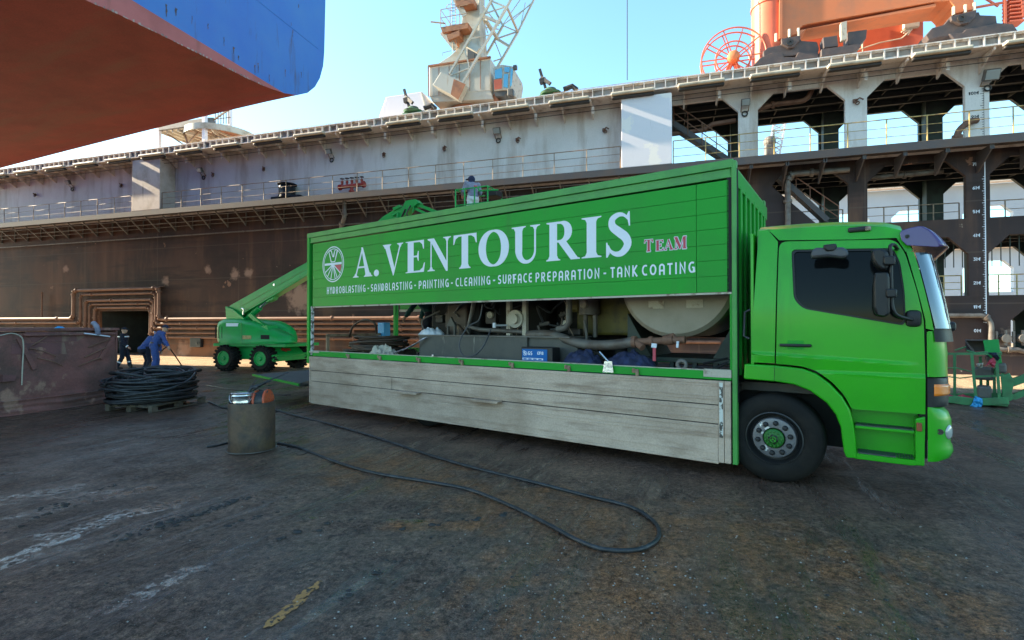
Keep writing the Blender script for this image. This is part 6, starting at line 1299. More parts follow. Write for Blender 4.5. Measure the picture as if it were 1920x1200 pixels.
coil(m_, (-8.0, 1.05, ZB + .145), .72, .48, .28, 9, .026, 4); p = smooth_path([B(655, 632, .9), B(662, 612, .8), B(682, 600, .7), B(702, 606, .7), B(706, 625, .8)], 6); m_.tube(p, .024, 8); m_.solo('hose_coil', 'brown hose coil with one loop standing up in the rear of the truck bed', 'hose coil', M['leather'], FT, (-8, 1.05, ZB + .145), smooth=50)
m_ = MB(); q = B(720, 620, 1.9); m_.rbox((q.x, 1.9, q.z - .1), (.24, .2, .6), .02); m_.solo('blue_canister', 'blue canister with a yellow patch behind the hose coil', 'canister', M['ltblue'], FT, (q.x, 1.9, ZB))
# ------------------------------------------------------------------ rusty caisson block at the left
FC = Fr(tuple(G(218, 752))[:2], math.atan2(-.955, -.296))
def CC(px, py, y=0): p = hit(FC, 1, y, px, py); return Vector((p.x, y, p.z))
cs = thing('steel_caisson', 'rusty maroon steel caisson block with welded rods and flat bars, at the left edge', 'steel block', FC, (2.5, -1.2, 0))
def wob(name, fn_box, mt, par, sub=6, amp=.012):
    m_ = MB(); x0, x1, y0, y1, z0, z1 = fn_box
    m_.grid(lambda a, b: Vector((x0 + (x1 - x0) * a, y1 + amp * noise.noise((a * 9, b * 4, x0 + z0)) * (1 if 0 < a < 1 and 0 < b < 1 else 0), z0 + (z1 - z0) * b)), sub * 8, sub * 2)
    m_.box(x0, x1, y0, y1 - .03, z0, z1); return m_.build(name, mt, par)
zt = 1.76; zl = CC(110, 752).z + .02
wob('body', (0, 6.5, -2.4, 0, .30, 1.66), M['block_rust'], cs, 8, .03)
wob('foot_band', (-.02, 6.5, -2.4, .07, 0, .30), M['block_rust'], cs, 6, .03)
m_ = MB(); m_.box(-.03, 6.5, -2.4, .05, 1.70, zt); m_.box(.05, 1.85, -.2, .075, 1.60, 1.64); m_.box(0, .03, -2.4, .03, .3, 1.7); m_.box(-.02, 6.5, -.05, .095, .285, .31); m_.build('top_flange', M['block_rust'], cs, bevel=.006)
m_ = MB(); m_.prism([(p.x, p.z) for p in [CC(*q) for q in ((22, 644), (120, 642), (125, 664), (20, 664))]], 0, .012); m_.prism([(p.x, p.z) for p in [CC(*q) for q in ((45, 622), (168, 622), (160, 640), (60, 641))]], 0, .01); m_.prism([(p.x, p.z) for p in [CC(*q) for q in ((0, 702), (26, 703), (22, 714), (0, 716))]], 0, .09); m_.build('patch_plate', mat('maroon_paint', (.15, .06, .06), .7, col2=(.10, .045, .045), scale=2.5, grain=.2, col3=(.2, .12, .09), lo3=.6, hi3=.68), cs, bevel=.004)
for a, b in (((35, 634), (65, 692)), ((212, 632), (188, 673))):
    m_ = MB(); m_.beam(CC(*a, .03), CC(*b, .03), .08, .03, (0, 1, 0)); m_.build('flat_bar', M['block_rust'], cs)
for a, b in (((60, 648), (88, 631)), ((55, 653), (105, 668)), ((70, 671), (118, 686)), ((165, 651), (208, 636)), ((158, 670), (200, 651)), ((148, 686), (190, 670))):
    m_ = MB(); p, q = CC(*a, .03), CC(*b, .05); m_.tube([p, p.lerp(q, .5) + Vector((0, .05, .02)), q], .012, 6); m_.build('welded_rod', M['pipe_rust'], cs, smooth=50)
m_ = MB(); m_.tube(smooth_path([CC(-40, 634, .1), CC(0, 629, .09), CC(22, 625, .07), CC(40, 632, .07), CC(44, 650, .06), CC(42, 690, .05), CC(41, 722, .05)], 5), .012, 6); m_.solo('rope', 'pale rope slung over the rusty caisson block and hanging down its face', 'rope', M['cream_paint'], FC, CC(22, 625, .07), smooth=50)
m_ = MB(); m_.tube([CC(158, 625, .12), CC(206, 631, .12)], .016, 8); m_.solo('white_pipe', 'short white pipe lying on the caisson block corner', 'pipe', M['letter_white'], FC, CC(158, 625, .12), smooth=50)
m_ = MB(); p = CC(178, 610, .1); m_.tube(smooth_path([CC(176, 606, .05), CC(181, 612, .1), CC(183, 620, .12), CC(184, 628, .12)], 4), [.03, .045, .05, .055, .055, .055, .05, .05, .055, .05, .05, .05, .04], 8); m_.ball(CC(176, 606, .05), (.06, .05, .05)); m_.solo('rag_wrap', 'grey rag wrapped round the white pipe on the caisson block', 'rag', M['grey_cloth'], FC, p, smooth=60)
m_ = MB(); p = CC(106, 611, -.2); heap(m_, (p.x, -.1, zt), (.09, .06, .05), 3, 12, .6); m_.solo('glove', 'small blue and white glove lying on the caisson block top', 'glove', M['ltblue'], FC, (p.x, -.1, zt), smooth=60)
# ------------------------------------------------------------------ pallet with the black hose coil
pa, pb_, pc_ = G(285, 774), G(397, 752), G(228, 765)
FP = Fr((pa.x, pa.y), math.atan2(pb_.y - pa.y, pb_.x - pa.x))
pl_ = thing('pallet', 'worn wooden pallet under the big coil of black hose', 'pallet', FP, (.7, .5, 0)); PLn, PWd = 1.45, 1.15
def slat(b, nm): m_ = MB(); m_.box(*b); return m_.build(nm, M['pallet_wood'], pl_, bevel=.004)
for i in range(6): slat((0, PLn, i * .21, i * .21 + .12, .122, .145), 'top_board')
for u in (0, PLn / 2 - .05, PLn - .1): slat((u, u + .1, 0, PWd, .10, .122), 'cross_board')
for v in (0, PWd / 2 - .05, PWd - .1): slat((0, PLn, v, v + .1, 0, .022), 'bottom_board')
for u in (0, PLn / 2 - .07, PLn - .14):
    for v in (0, PWd / 2 - .05, PWd - .1): slat((u, u + .14, v, v + .1, .022, .10), 'block')
m_ = MB(); coil(m_, (.62, .62, .16), .84, .78, .52, 26, .027, 11, 34, .13); coil(m_, (.74, .55, .42), .74, .68, .36, 14, .026, 5, 34, .16); coil(m_, (.85, .50, .62), .55, .5, .2, 4, .026, 21, 34, .1)
m_.solo('hose_coil', 'big tangled coil of black hose heaped on a wooden pallet', 'hose coil', M['hose_rubber'], FP, (.62, .62, .146), smooth=60)
# ------------------------------------------------------------------ steel drum with bucket and reel
g0 = G(472, 851); dcx = Vector((g0.x, g0.y, 0)) * (1 + .315 / math.hypot(g0.x, g0.y)); DX, DY = dcx.x, dcx.y; zr = .70
dm = thing('steel_drum', 'dull steel drum on the yard with a bucket and cable reel in its top', 'drum', FW, (DX, DY, 0)); m_ = MB()
m_.lathe([(.305, 0), (.312, .01), (.310, .2), (.314, .42), (.309, zr), (.297, zr), (.297, zr - .1), (.02, zr - .1)], (DX, DY, 0), seg=48)
for i, v in enumerate(m_.v):
    a = math.atan2(v.y - DY, v.x - DX); k = 1 + .012 * math.sin(3 * a + v.z * 4) + .008 * math.sin(7 * a - v.z * 9); v.x = DX + (v.x - DX) * k; v.y = DY + (v.y - DY) * k
m_.build('shell', M['drum_steel'], dm, smooth=50)
m_ = MB(); m_.tube([(DX + .335 * math.cos(i * .2), DY + .335 * math.sin(i * .2), .012) for i in range(-22, 3)], .006, 6); m_.build('wire_loop', M['pipe_grey'], dm)
bk = thing('bucket', 'shiny tin bucket with a red inside set in the drum', 'bucket', FW, (DX - .11, DY - .02, zr - .1)); bc = (DX - .11, DY - .04, zr - .1)
m_ = MB(); m_.lathe([(.145, 0), (.15, .08), (.158, .1), (.152, .115), (.158, .19), (.166, .2), (.16, .215), (.168, .235), (.160, .24)], bc, seg=32); m_.build('shell', M['tin'], bk, smooth=50)
m_ = MB(); m_.lathe([(.158, .236), (.15, .1), (.02, .09)], bc, seg=32); m_.v = m_.v[:-0] if False else m_.v; m_.f = m_.f[:-2]; m_.mi = m_.mi[:-2]; m_.build('lining', M['red_paint'], bk, smooth=50)
m_ = MB(); m_.tube([(bc[0] + .17 * math.cos(a), bc[1] - .05 - .12 * math.sin(a) * .6, bc[2] + .2 - .14 * math.sin(a)) for a in [math.pi * i / 12 for i in range(13)]], .004, 5); m_.build('bail', M['tin'], bk)
m_ = MB(); heap(m_, (bc[0] - .03, bc[1], bc[2] + .14), (.10, .09, .08), 2, 16, .7); m_.solo('rag', 'pale rag stuffed in the tin bucket', 'rag', M['white_cloth'], FW, bc, smooth=60)
crl = thing('cable_reel', 'small orange cable reel wound with black cable in the drum top', 'cable reel', FW, (DX + .14, DY, zr - .08)); rc = Vector((DX + .15, DY + .03, zr + .0)); ax = Vector((.97, .02, .1)).normalized()
m_ = MB(); m_.lathe([(.04, .06), (.165, .06), (.172, .075), (.165, .09), (.04, .09)], rc, ax, 30); m_.lathe([(.04, -.09), (.165, -.09), (.172, -.075), (.165, -.06), (.04, -.06)], rc, ax, 30); m_.build('flange', M['orange'], crl, smooth=40)
m_ = MB(); b1 = ax.cross(Vector((0, 0, 1)))
for k in range(7): m_.tube([rc + ax * (-.052 + .0175 * k) + (b1 * math.cos(i * .2244) + Vector((0, 0, 1)) * math.sin(i * .2244)) * .15 for i in range(28)], .010, 6, True)
m_.build('cable', M['hose_rubber'], crl, smooth=50)
m_ = MB(); bp = Vector((DX - .0, DY, zr + .1))
rgun = random.Random(3)
m_.tube(smooth_path([bp + Vector((-.05, -.05, .0)), bp + Vector((.0, -.02, .1)), bp + Vector((.08, .02, .13)), bp + Vector((.17, .06, .17))], 5), .022, 8)
for k in range(5):
    q = [bp + Vector((rgun.uniform(-.1, .05), rgun.uniform(-.08, .08), rgun.uniform(-.03, .06)))]
    for i in range(4): q.append(q[-1] + Vector((rgun.uniform(0, .09), rgun.uniform(-.05, .05), rgun.uniform(-.02, .06))))
    m_.tube(smooth_path(q, 4), .010, 6)
m_.tube([bp + Vector((.12, .03, .15)), bp + Vector((.4, .3, .3))], .012, 6); m_.rbox(bp + Vector((.03, 0, .11)), (.12, .05, .05), .012)
m_.solo('spray_gun', 'black spray gun with a knot of hoses lying on the bucket and reel', 'spray gun', M['hose_rubber'], FW, bp, smooth=50)
# ------------------------------------------------------------------ hoses over the ground
def ghose(name, lb, px, r, mt, n=10):
    q = []
    for p in px:
        g = G(p[0], p[1]); z = (p[2] if len(p) > 2 else 0); 
        if z: g = G(p[0], p[1], z)
        q.append(Vector((g.x, g.y, max(gz(g.x, g.y), -.01) + r * .9 + z)))
    q = smooth_path(q, n); m_ = MB(); m_.tube(q, r, 10); return m_.solo(name, lb, 'hose', M[mt], FW, q[0], smooth=60)
ghose('ground_hose', 'long black hose laid in a wide loop over the yard in front of the truck', [(521, 832), (560, 840), (620, 864), (700, 888), (800, 905), (880, 921), (960, 951), (1030, 987), (1080, 1014), (1130, 1031), (1190, 1033), (1226, 1020), (1236, 1000), (1222, 976), (1180, 953), (1100, 931), (1000, 906), (900, 881), (800, 853), (700, 820), (620, 796), (550, 779), (515, 770), (460, 766), (425, 767), (398, 757), (380, 750)], .019, 'hose_rubber', 8)
ghose('ground_hose', 'thin black hose running flat between the coil and the drum', [(388, 722), (420, 729), (470, 734), (520, 740), (545, 741)], .014, 'hose_rubber')
ghose('ground_hose', 'short black hose end lying left of the drum foot', [(388, 838), (405, 836), (425, 831), (440, 826)], .014, 'hose_rubber')
ghose('ground_hose', 'thin black hose leading from the hose coil to the worker', [(300, 702), (318, 700), (332, 697), (345, 693)], .016, 'hose_rubber')
ghose('wire_scrap', 'thin bent wire on the ground right of the drum', [(521, 833), (553, 838), (575, 848), (560, 853), (556, 850)], .005, 'dark_steel', 4)
# ------------------------------------------------------------------ green boom lift
def zpix(px, Y): m = (px - 960) / FPX; return Vector((m * Y, Y, 0))
o2 = G(487, 698); FL = Fr((o2.x, o2.y), math.atan2(-.289, .957))
lift = thing('boom_lift', 'green boom lift with chunky tyres, its boom reaching behind the truck up to a basket', 'boom lift', FL, (-.85, 1.1, 0))
WX = -1.74
def lug_wheel(x, y, s, r=.52, wd=.40):
    m_ = MB(); m_.lathe([(.27, .02), (.30, -.01), (.42, -.015), (r - .07, .02), (r - .045, .06), (r - .045, wd - .06), (r - .07, wd - .02), (.30, wd)], (x, y, r), (0, s, 0), 40, False)
    for i in range(20):
        for h in (0, 1):
            a = 2 * math.pi * (i + .5 * h) / 20; a2 = a + .17; c = lambda an, rr, yy: Vector((x + rr * math.cos(an), y + s * yy, r + rr * math.sin(an)))
            y0, y1 = (.0, wd * .55) if h == 0 else (wd, wd * .45); m_.beam(c(a, r - .03, y0), c(a2, r - .03, y1), .075, .075, c(a, 1, 0) - Vector((x, y, r)))
    o = m_.build('wheel', M['rubber'], lift, smooth=40)
    m_ = MB(); m_.lathe([(.275, .03), (.285, -.012), (.26, -.02), (.24, .05), (.17, .09), (.09, .09), (.085, .0), (.06, -.03), (.01, -.03)], (x, y, r), (0, s, 0), 28); m_.build('rim', M['lift_green'], o, smooth=40)
lug_wheel(0, 0, 1); lug_wheel(WX, -.05, 1); lug_wheel(0, 2.3, -1); lug_wheel(WX, 2.3, -1)
m_ = MB(); m_.prism([(-2.0, .45), (.45, .45), (.55, .62), (.2, .95), (-.3, 1.02), (-1.5, 1.02), (-1.95, .8)], .45, 1.8); m_.box(-.1, .1, .3, 2.0, .42, .62); m_.box(WX - .1, WX + .1, .3, 2.0, .42, .62); m_.build('chassis', M['lift_green'], lift, bevel=.02)
m_ = MB(); m_.prism([(.1, .40), (.52, .40), (.52, .68), (.1, .68)], .1, 2.25); m_.prism([(-.35, .98), (.2, .98), (.52, .68), (.0, .68)], .42, 1.85); m_.build('axle_beam', M['lift_green'], lift, bevel=.02)
m_ = MB()
for y in (.25, 2.05): m_.lathe([(.05, 0), (.05, .03), (.025, .04)], (.52, y, .54), (1, 0, 0), 12)
m_.build('axle_bolts', M['dark_steel'], lift)
m_ = MB(); c = Vector((.37, .95, .835)); nrm = Vector((.30, 0, .32)).normalized(); e1 = Vector((0, 1, 0)); e2 = nrm.cross(e1) * -1
ar = [(-.28, -.07), (.02, -.07), (.02, -.15), (.28, .0), (.02, .15), (.02, .07), (-.28, .07)]
m_.add([c + nrm * .008 + e1 * -p[0] + e2 * p[1] for p in ar], [tuple(range(7))]); m_.build('arrow_mark', M['red_paint'], lift)
m_ = MB(); m_.lathe([(.62, 0), (.62, .12), (.5, .16)], (-.87, 1.1, .98), seg=28); m_.build('turntable', M['dark_steel'], lift, smooth=40)
def LP(px, py, y): p = hit(FL, 1, y, px, py); return (p.x, p.z)
def pod(pts, y0, y1, nm, rnd_=.22):
    """moulded cowl: side outline with a rounded-over crown"""
    ol = fillet([LP(*p, y0) for p in pts], .25, 4); cx = sum(p[0] for p in ol) / len(ol); zb_ = min(p[1] for p in ol); m_ = MB(); N_ = len(ol); rows = []
    W_ = y1 - y0
    for j in range(13):
        t = j / 12; e = min(t, 1 - t) * W_; k = 1 - (max(0, 1 - e / .45) ** 2.4) * .22; yy = y0 + W_ * t
        rows.append([(cx + (p[0] - cx) * k, yy, zb_ + (p[1] - zb_) * k) for p in ol])
    m_.add([p for r_ in rows for p in r_], [(j * N_ + i, j * N_ + (i + 1) % N_, (j + 1) * N_ + (i + 1) % N_, (j + 1) * N_ + i) for j in range(12) for i in range(N_)] + [tuple(range(N_)), tuple(12 * N_ + i for i in range(N_))[::-1]])
    return m_.build(nm, M['lift_green'], lift, smooth=50)
pod([(396, 645), (396, 603), (407, 597), (440, 597), (470, 603), (505, 618), (532, 630), (537, 645)], .0, .95, 'cowl')
pod([(408, 645), (408, 601), (430, 598), (470, 598), (510, 602), (534, 616), (540, 645)], 1.25, 2.2, 'cowl')
m_ = MB(); a = LP(398, 648, .1); b = LP(536, 648, .1); m_.box(a[0] + .05, b[0] - .05, .1, 2.1, a[1] - .02, a[1] + .10); m_.build('turntable_frame', M['lift_green'], lift, bevel=.01)
m_ = MB(); a = LP(455, 629, -.01); b = LP(471, 636, -.01); m_.box(a[0], b[0], -.02, -.008, b[1], a[1]); m_.build('warning_plate', M['rail_yellow'], lift)
m_ = MB(); a = LP(452, 600, -.004); b = LP(452, 645, -.004); m_.box(a[0] - .012, a[0] + .012, -.006, .04, b[1] + .02, a[1] - .12); m_.build('cowl_seam', M['rail_green'], lift)
for k, px in enumerate((404, 410, 416)):
    a = LP(px, 612, -.006); b = LP(px, 634, -.006); m_ = MB(); m_.box(a[0] - .012, a[0] + .012, -.008, .03, b[1], a[1]); m_.build('cowl_vent', M['seam_black'], lift)
m_ = MB(); a = LP(424, 606, -.004); b = LP(446, 612, -.004); m_.box(a[0], b[0], -.008, .03, b[1], a[1]); m_.build('decal', M['letter_white'], lift)
m_ = MB(); a = LP(489, 628, -.004); b = LP(505, 636, -.004); m_.box(a[0], b[0], -.01, .03, b[1], a[1]); m_.build('decal', M['seam_black'], lift)
for i, y in enumerate((.55, .8, 1.05, 1.3)):
    m_ = MB(); m_.tube(smooth_path([(-.9, y, 1.0), (-.6 + .1 * i, .42, .72), (-.1, .38, .6)], 6), .018, 6); m_.build('hydraulic_hose', M['hose_rubber'], lift, smooth=50)
# boom in its own vertical plane
Pc = zpix(450, 20.6); Pe = zpix(752, 17.3); FB = Fr((Pc.x, Pc.y), math.atan2(Pe.y - Pc.y, Pe.x - Pc.x))
def to_lift(v): return FL.l(FB.w(v))
class LB(MB):
    def build(s, *a, **k): s.v = [to_lift(v) for v in s.v]; return MB.build(s, *a, **k)
def BP(px, py, y=0): p = hit(FB, 1, y, px, py); return (p.x, p.z)
def BV(px, py, y=0): p = hit(FB, 1, y, px, py); return Vector((p.x, y, p.z))
m_ = LB(); m_.prism([BP(*p) for p in ((434, 578), (440, 572), (578, 494.5), (640, 460), (643, 481), (578, 520), (520, 555), (458, 591), (434, 596))], -.17, .17); m_.build('boom', M['lift_green'], lift, bevel=.015)
m_ = LB(); m_.prism([BP(*p) for p in ((515, 556), (578, 519), (720, 438), (720, 432), (578, 512))], -.10, .10); m_.build('boom_liner', M['rail_yellow'], lift)
m_ = LB(); m_.prism([BP(*p) for p in ((600, 486), (742, 402), (748, 415), (600, 503))], -.13, .13); m_.build('boom_extension', M['lift_green'], lift, bevel=.01)
m_ = LB(); m_.prism([BP(*p) for p in ((434, 575), (436, 600), (460, 600), (470, 598), (448, 580))], -.28, -.18); m_.prism([BP(*p) for p in ((434, 575), (436, 600), (460, 600), (470, 598), (448, 580))], .18, .28); m_.build('boom_bracket', M['lift_green'], lift, bevel=.01)
m_ = LB()
for p, q in (((448, 577), (640, 467)), ((452, 586), (640, 476))): m_.beam(BV(*p, -.172), BV(*q, -.172), .012, .02)
m_.build('boom_edge', M['rail_green'], lift)
m_ = LB(); c_ = BV(514, 534, -.17); m_.lathe([(.05, 0), (.05, -.02), (.03, -.02)], c_, (0, 1, 0), 14); m_.build('boom_pin', M['tin'], lift)
m_ = LB(); m_.tube([BV(461, 600, .0), BV(487, 577, .0)], .12, 12); m_.build('lift_cylinder', M['lift_green'], lift, smooth=40)
m_ = LB(); m_.tube([BV(485, 579, .0), BV(506, 561, .0)], .06, 10); m_.tube([BV(456, 590, -.3), BV(457, 580, -.3), BV(453, 578, -.3)], .03, 6); m_.build('cylinder_rod', M['tin'], lift, smooth=40)
m_ = LB(); m_.prism([BP(*p) for p in ((472, 590), (478, 588), (512, 618), (500, 620))], -.2, -.1); m_.prism([BP(*p) for p in ((498, 612), (512, 610), (516, 620), (500, 622))], -.3, .2); m_.prism([BP(*p) for p in ((500, 563), (520, 552), (516, 562), (504, 567))], -.12, .12); m_.build('linkage', M['lift_green'], lift, bevel=.01)
# knuckle, jib and basket beyond the truck
m_ = LB(); m_.prism([BP(*p) for p in ((705, 424), (722, 408), (748, 392), (758, 392), (765, 378), (783, 375), (790, 382), (775, 392), (764, 405), (752, 412), (735, 420), (715, 434))], -.14, .14)
m_.prism([BP(*p) for p in ((742, 392), (755, 386), (757, 391), (745, 397))], -.2, .18); m_.tube([BV(737, 404, -.2), BV(746, 400, -.2), BV(744, 412, -.2)], .05, 8); m_.build('boom_head', M['lift_green'], lift, bevel=.01)
m_ = LB(); m_.beam(BV(768, 378), BV(832, 403), .12, .10); m_.beam(BV(772, 388), BV(815, 408), .12, .08); m_.beam(BV(778, 378, -.1), BV(774, 398, -.1), .05, .05); m_.beam(BV(832, 402), BV(872, 430), .12, .12); m_.beam(BV(815, 408), BV(870, 440), .1, .1); m_.build('jib', M['lift_green'], lift)
m_ = LB(); m_.tube([BV(760, 392, -.16), BV(752, 410, -.16), BV(735, 425, -.16)], .03, 6); m_.tube([BV(770, 385, -.16), BV(762, 400, -.16), BV(768, 412, -.12)], .025, 6); m_.build('hydraulic_hose', M['hose_rubber'], lift, smooth=50)
sx0, sx1 = BP(869, 370)[0], BP(928, 372)[0]; zt5 = BP(880, 362)[1]; zf5 = zt5 - 1.12
m_ = LB(); m_.box(sx0, sx1, -.55, .55, zf5 - .05, zf5); m_.build('basket_floor', M['lift_green'], lift)
m_ = LB()
for dz in (0, -.5): m_.tube([(sx0, -.5, zt5 + dz), (sx0, .5, zt5 + dz), (sx1, .5, zt5 + dz), (sx1, -.5, zt5 + dz)], .022, 8, True)
m_.tube([(sx1 - .35, -.5, zt5), (sx1 - .3, -.5, zt5 - .12), (sx1 + .35, -.5, zt5 - .16)], .025, 8); m_.build('basket_rail', M['lift_green'], lift, smooth=50)
for x, y in ((sx0, -.5), (sx0 + .33, -.5), (sx0 + .68, -.5), (sx1, -.5), (sx0, .5), (sx1, .5)):
    m_ = LB(); m_.tube([(x, y, zf5), (x, y, zt5)], .024, 8); m_.build('basket_post', M['lift_green'], lift, smooth=50)
m_ = LB(); m_.box(sx1 - .3, sx1 + .1, -.1, .35, zt5 - .2, zt5); m_.build('control_box', M['black_plastic'], lift, bevel=.02)
# ------------------------------------------------------------------ people
def person(label, fr, z0, j, top, legs, cap, s=1.0, boots='black_plastic', bands=(), hood=None, extra=None, grip=()):
    J = dict(pelvis=(0, 0, .95), waist=(0, 0, 1.08), chest=(.0, 0, 1.30), neck=(0, 0, 1.48), head=(.03, 0, 1.62), ls=(0, .19, 1.42), rs=(0, -.19, 1.42), le=(-.02, .25, 1.15), re=(-.02, -.25, 1.15), lw=(.08, .25, .90), rw=(.08, -.25, .90), lh=(0, .09, .92), rh=(0, -.09, .92), lk=(.03, .10, .50), rk=(.03, -.10, .50), la=(0, .10, .09), ra=(0, -.10, .09), look=0)
    J.update(j); look = J.pop('look'); J = {k: Vector(v) * s + Vector((0, 0, z0)) for k, v in J.items()}
    p = thing('person', label, 'person', fr, (0, 0, z0))
    def limbs(m_, g, shirt, trous, hands):
        f = lambda r: r * s * g[0] + g[1]
        T = lambda a, b, r0, r1, mid=None: m_.tube([J[a], J[a].lerp(J[b], .35), J[b]], [f(r0), f(mid or (r0 * .6 + r1 * .4)), f(r1)], 12)
        if trous:
            m_.ball(J['pelvis'], (f(.125), f(.165), f(.13)))
            for q in 'lr': T(q + 'h', q + 'k', .092, .058, .085); T(q + 'k', q + 'a', .058, .042, .060); m_.ball(J[q + 'k'], f(.058), 10, 8); m_.ball(J[q + 'h'], f(.092), 10, 8)
        if shirt:
            m_.tube([J['pelvis'], J['waist'], J['chest'], J['chest'].lerp(J['neck'], .6)], [f(.12), f(.125), f(.14), f(.09)], 14); m_.ball(J['chest'], (f(.115), f(.175), f(.17))); m_.ball(J['waist'], (f(.11), f(.145), f(.12)))
            for q in 'lr':
                m_.ball(J[q + 's'], f(.068), 10, 8); m_.tube([J['chest'].lerp(J[q + 's'], .4) + Vector((0, 0, .04 * s)), J[q + 's']], [f(.08), f(.065)], 10); T(q + 's', q + 'e', .060, .045, .056); m_.ball(J[q + 'e'], f(.045), 10, 8); T(q + 'e', q + 'w', .045, .030, .043)
    b = MB(); limbs(b, (1, 0), True, True, True)
    hd = (J['head'] - J['neck']).normalized(); ca, sa = math.cos(look), math.sin(look); fw = Vector((ca, sa, 0)); lf = Vector((-sa, ca, 0)); rot = Matrix((fw, lf, Vector((0, 0, 1)))).transposed(); H_ = J['head']
    b.tube([J['neck'] - Vector((0, 0, .05 * s)), J['neck'].lerp(H_, .6)], [.062 * s, .055 * s], 12); b.ball(H_, (.098 * s, .076 * s, .118 * s), 18, 14, rot); b.ball(H_ + fw * .03 * s - Vector((0, 0, .065 * s)), (.065 * s, .056 * s, .055 * s), 12, 8, rot); b.ball(H_ + fw * .098 * s - Vector((0, 0, .015 * s)), (.022 * s, .014 * s, .022 * s), 8, 6, rot); b.ball(H_ + fw * .088 * s - Vector((0, 0, .062 * s)), (.012 * s, .026 * s, .010 * s), 8, 6, rot)
    for q in (1, -1): b.ball(H_ + lf * q * .077 * s, (.022 * s, .010 * s, .033 * s), 8, 6, rot); b.ball(H_ + fw * .082 * s + lf * q * .032 * s + Vector((0, 0, .012 * s)), .013 * s, 8, 6)
    for q in 'lr':
        w_ = J[q + 'w']; d = (w_ - J[q + 'e']).normalized(); side = Vector((0, 0, 1)).cross(d); side = side.normalized() if side.length > .1 else Vector((1, 0, 0)); up = d.cross(side); sg = 1 if q == 'l' else -1
        b.tube([w_, w_ + d * .04 * s, w_ + d * .09 * s], [.028 * s, .036 * s, .034 * s], 10)
        for k, ln in enumerate((.070, .080, .075, .058)):
            o_ = side * (k - 1.5) * .019 * s; a = w_ + d * .085 * s + o_; cu = .9 if q in grip else .35; e = a + d * ln * .55 * s - up * ln * .25 * s * cu * 1.6; b.tube([a, e, e + d * ln * (.5 - .5 * cu) * s - up * ln * .5 * s * cu], [.0105 * s, .0095 * s, .008 * s], 7)
        a = w_ + d * .03 * s - side * .03 * s; b.tube([a, a + d * .035 * s - side * .03 * s, a + d * .065 * s - side * .028 * s - up * .02 * s], [.013 * s, .011 * s, .009 * s], 7)
    bo = b.build('body', M['skin'], p, smooth=80); md = bo.modifiers.new('r', 'REMESH'); md.mode = 'VOXEL'; md.voxel_size = .009 * s; md.use_smooth_shade = True
    for nm, mt_, sh, tr in (('trousers', legs, False, True), ('jacket', top, True, False)):
        m_ = MB(); limbs(m_, (1.10, .014), sh, tr, False)
        if nm == 'jacket': m_.ball(J['pelvis'] + Vector((0, 0, .06 * s)), (.155 * s, .19 * s, .10 * s)); m_.tube([J['neck'] - Vector((0, 0, .08 * s)), J['neck'] + Vector((0, 0, .01))], [.10 * s, .075 * s], 12)
        c_ = m_.build(nm, M[mt_], p, smooth=80); md = c_.modifiers.new('r', 'REMESH'); md.mode = 'VOXEL'; md.voxel_size = .016 * s; md.use_smooth_shade = True
        if mt_ != 'navy_dark' or 1:
            tx = bpy.data.textures.get('folds') or bpy.data.textures.new('folds', 'CLOUDS'); tx.noise_scale = .09; dm_ = c_.modifiers.new('d', 'DISPLACE'); dm_.texture = tx; dm_.strength = .035 * s; dm_.mid_level = .5
    for q in 'lr':
        a = J[q + 'a']; m_ = MB(); kd = (J[q + 'a'] - J[q + 'k']); f2 = Vector((1, 0, 0)) if kd.x > -.25 else Vector((.85, 0, -.5)); m_.tube([a + Vector((0, 0, .12 * s)), a + Vector((0, 0, .0))], [.062 * s, .065 * s], 10); m_.ball(a + f2 * .075 * s - Vector((0, 0, .045 * s)), (.15 * s, .055 * s, .05 * s)); bt_ = m_.build('boot', M[boots], p, smooth=60)
    if cap:
        m_ = MB(); hc = H_ + Vector((0, 0, .03 * s))
        for i in range(1): m_.ball(hc, (.108 * s, .090 * s, .098 * s), 18, 12, rot)
        m_.v = [v if v.z > hc.z - .005 else Vector((v.x, v.y, hc.z - .005)) for v in m_.v]
        bmv = [hc + fw * (.09 * s + .10 * s * math.sin(a)) + lf * .082 * s * math.cos(a) + Vector((0, 0, -.012 * s - .02 * s * math.sin(a))) for a in [math.pi * i / 10 for i in range(11)]]
        m_.add(bmv + [v + Vector((0, 0, .012 * s)) for v in bmv], [tuple(range(11)), tuple(range(21, 10, -1))] + [(i, i + 1, i + 12, i + 11) for i in range(10)] + [(10, 0, 11, 21)]); m_.build('cap', M[cap], p, smooth=50)
    if hood: m_ = MB(); m_.ball(H_ - fw * .015 * s, (.115 * s, .105 * s, .135 * s), 16, 12, rot); m_.tube([J['neck'] - Vector((0, 0, .03 * s)), H_ - Vector((0, 0, .06 * s))], [.11 * s, .10 * s], 12); m_.build('hood', M[hood], p, smooth=60)
    for (a, c2, f0, r) in bands:
        q = J[a].lerp(J[c2], f0); d = (J[c2] - J[a]).normalized() * .022 * s; m_ = MB(); m_.tube([q - d, q + d], r * s, 14); m_.build('reflective_band', M['reflective'], p, smooth=50)
    if extra: extra(p, J, s)
    return p
def place(px, py, head, z=0): g = G(px, py, z); return Fr((g.x, g.y), head)
person('worker in dark navy overalls with white reflective bands walking off towards the doorway', place(231, 694, R(25)), 0, dict(lk=(.14, .1, .52), la=(.22, .10, .10), rk=(-.02, -.1, .50), ra=(-.20, -.10, .13), rw=(.22, -.30, .95), re=(.02, -.28, 1.14), lw=(-.1, .28, .92), le=(-.1, .26, 1.16)), 'navy_dark', 'navy_dark', 'navy_dark', 1.0,
       bands=(('lk', 'la', .45, .078), ('rk', 'ra', .45, .078), ('re', 'rw', .85, .056), ('chest', 'neck', .35, .19)))
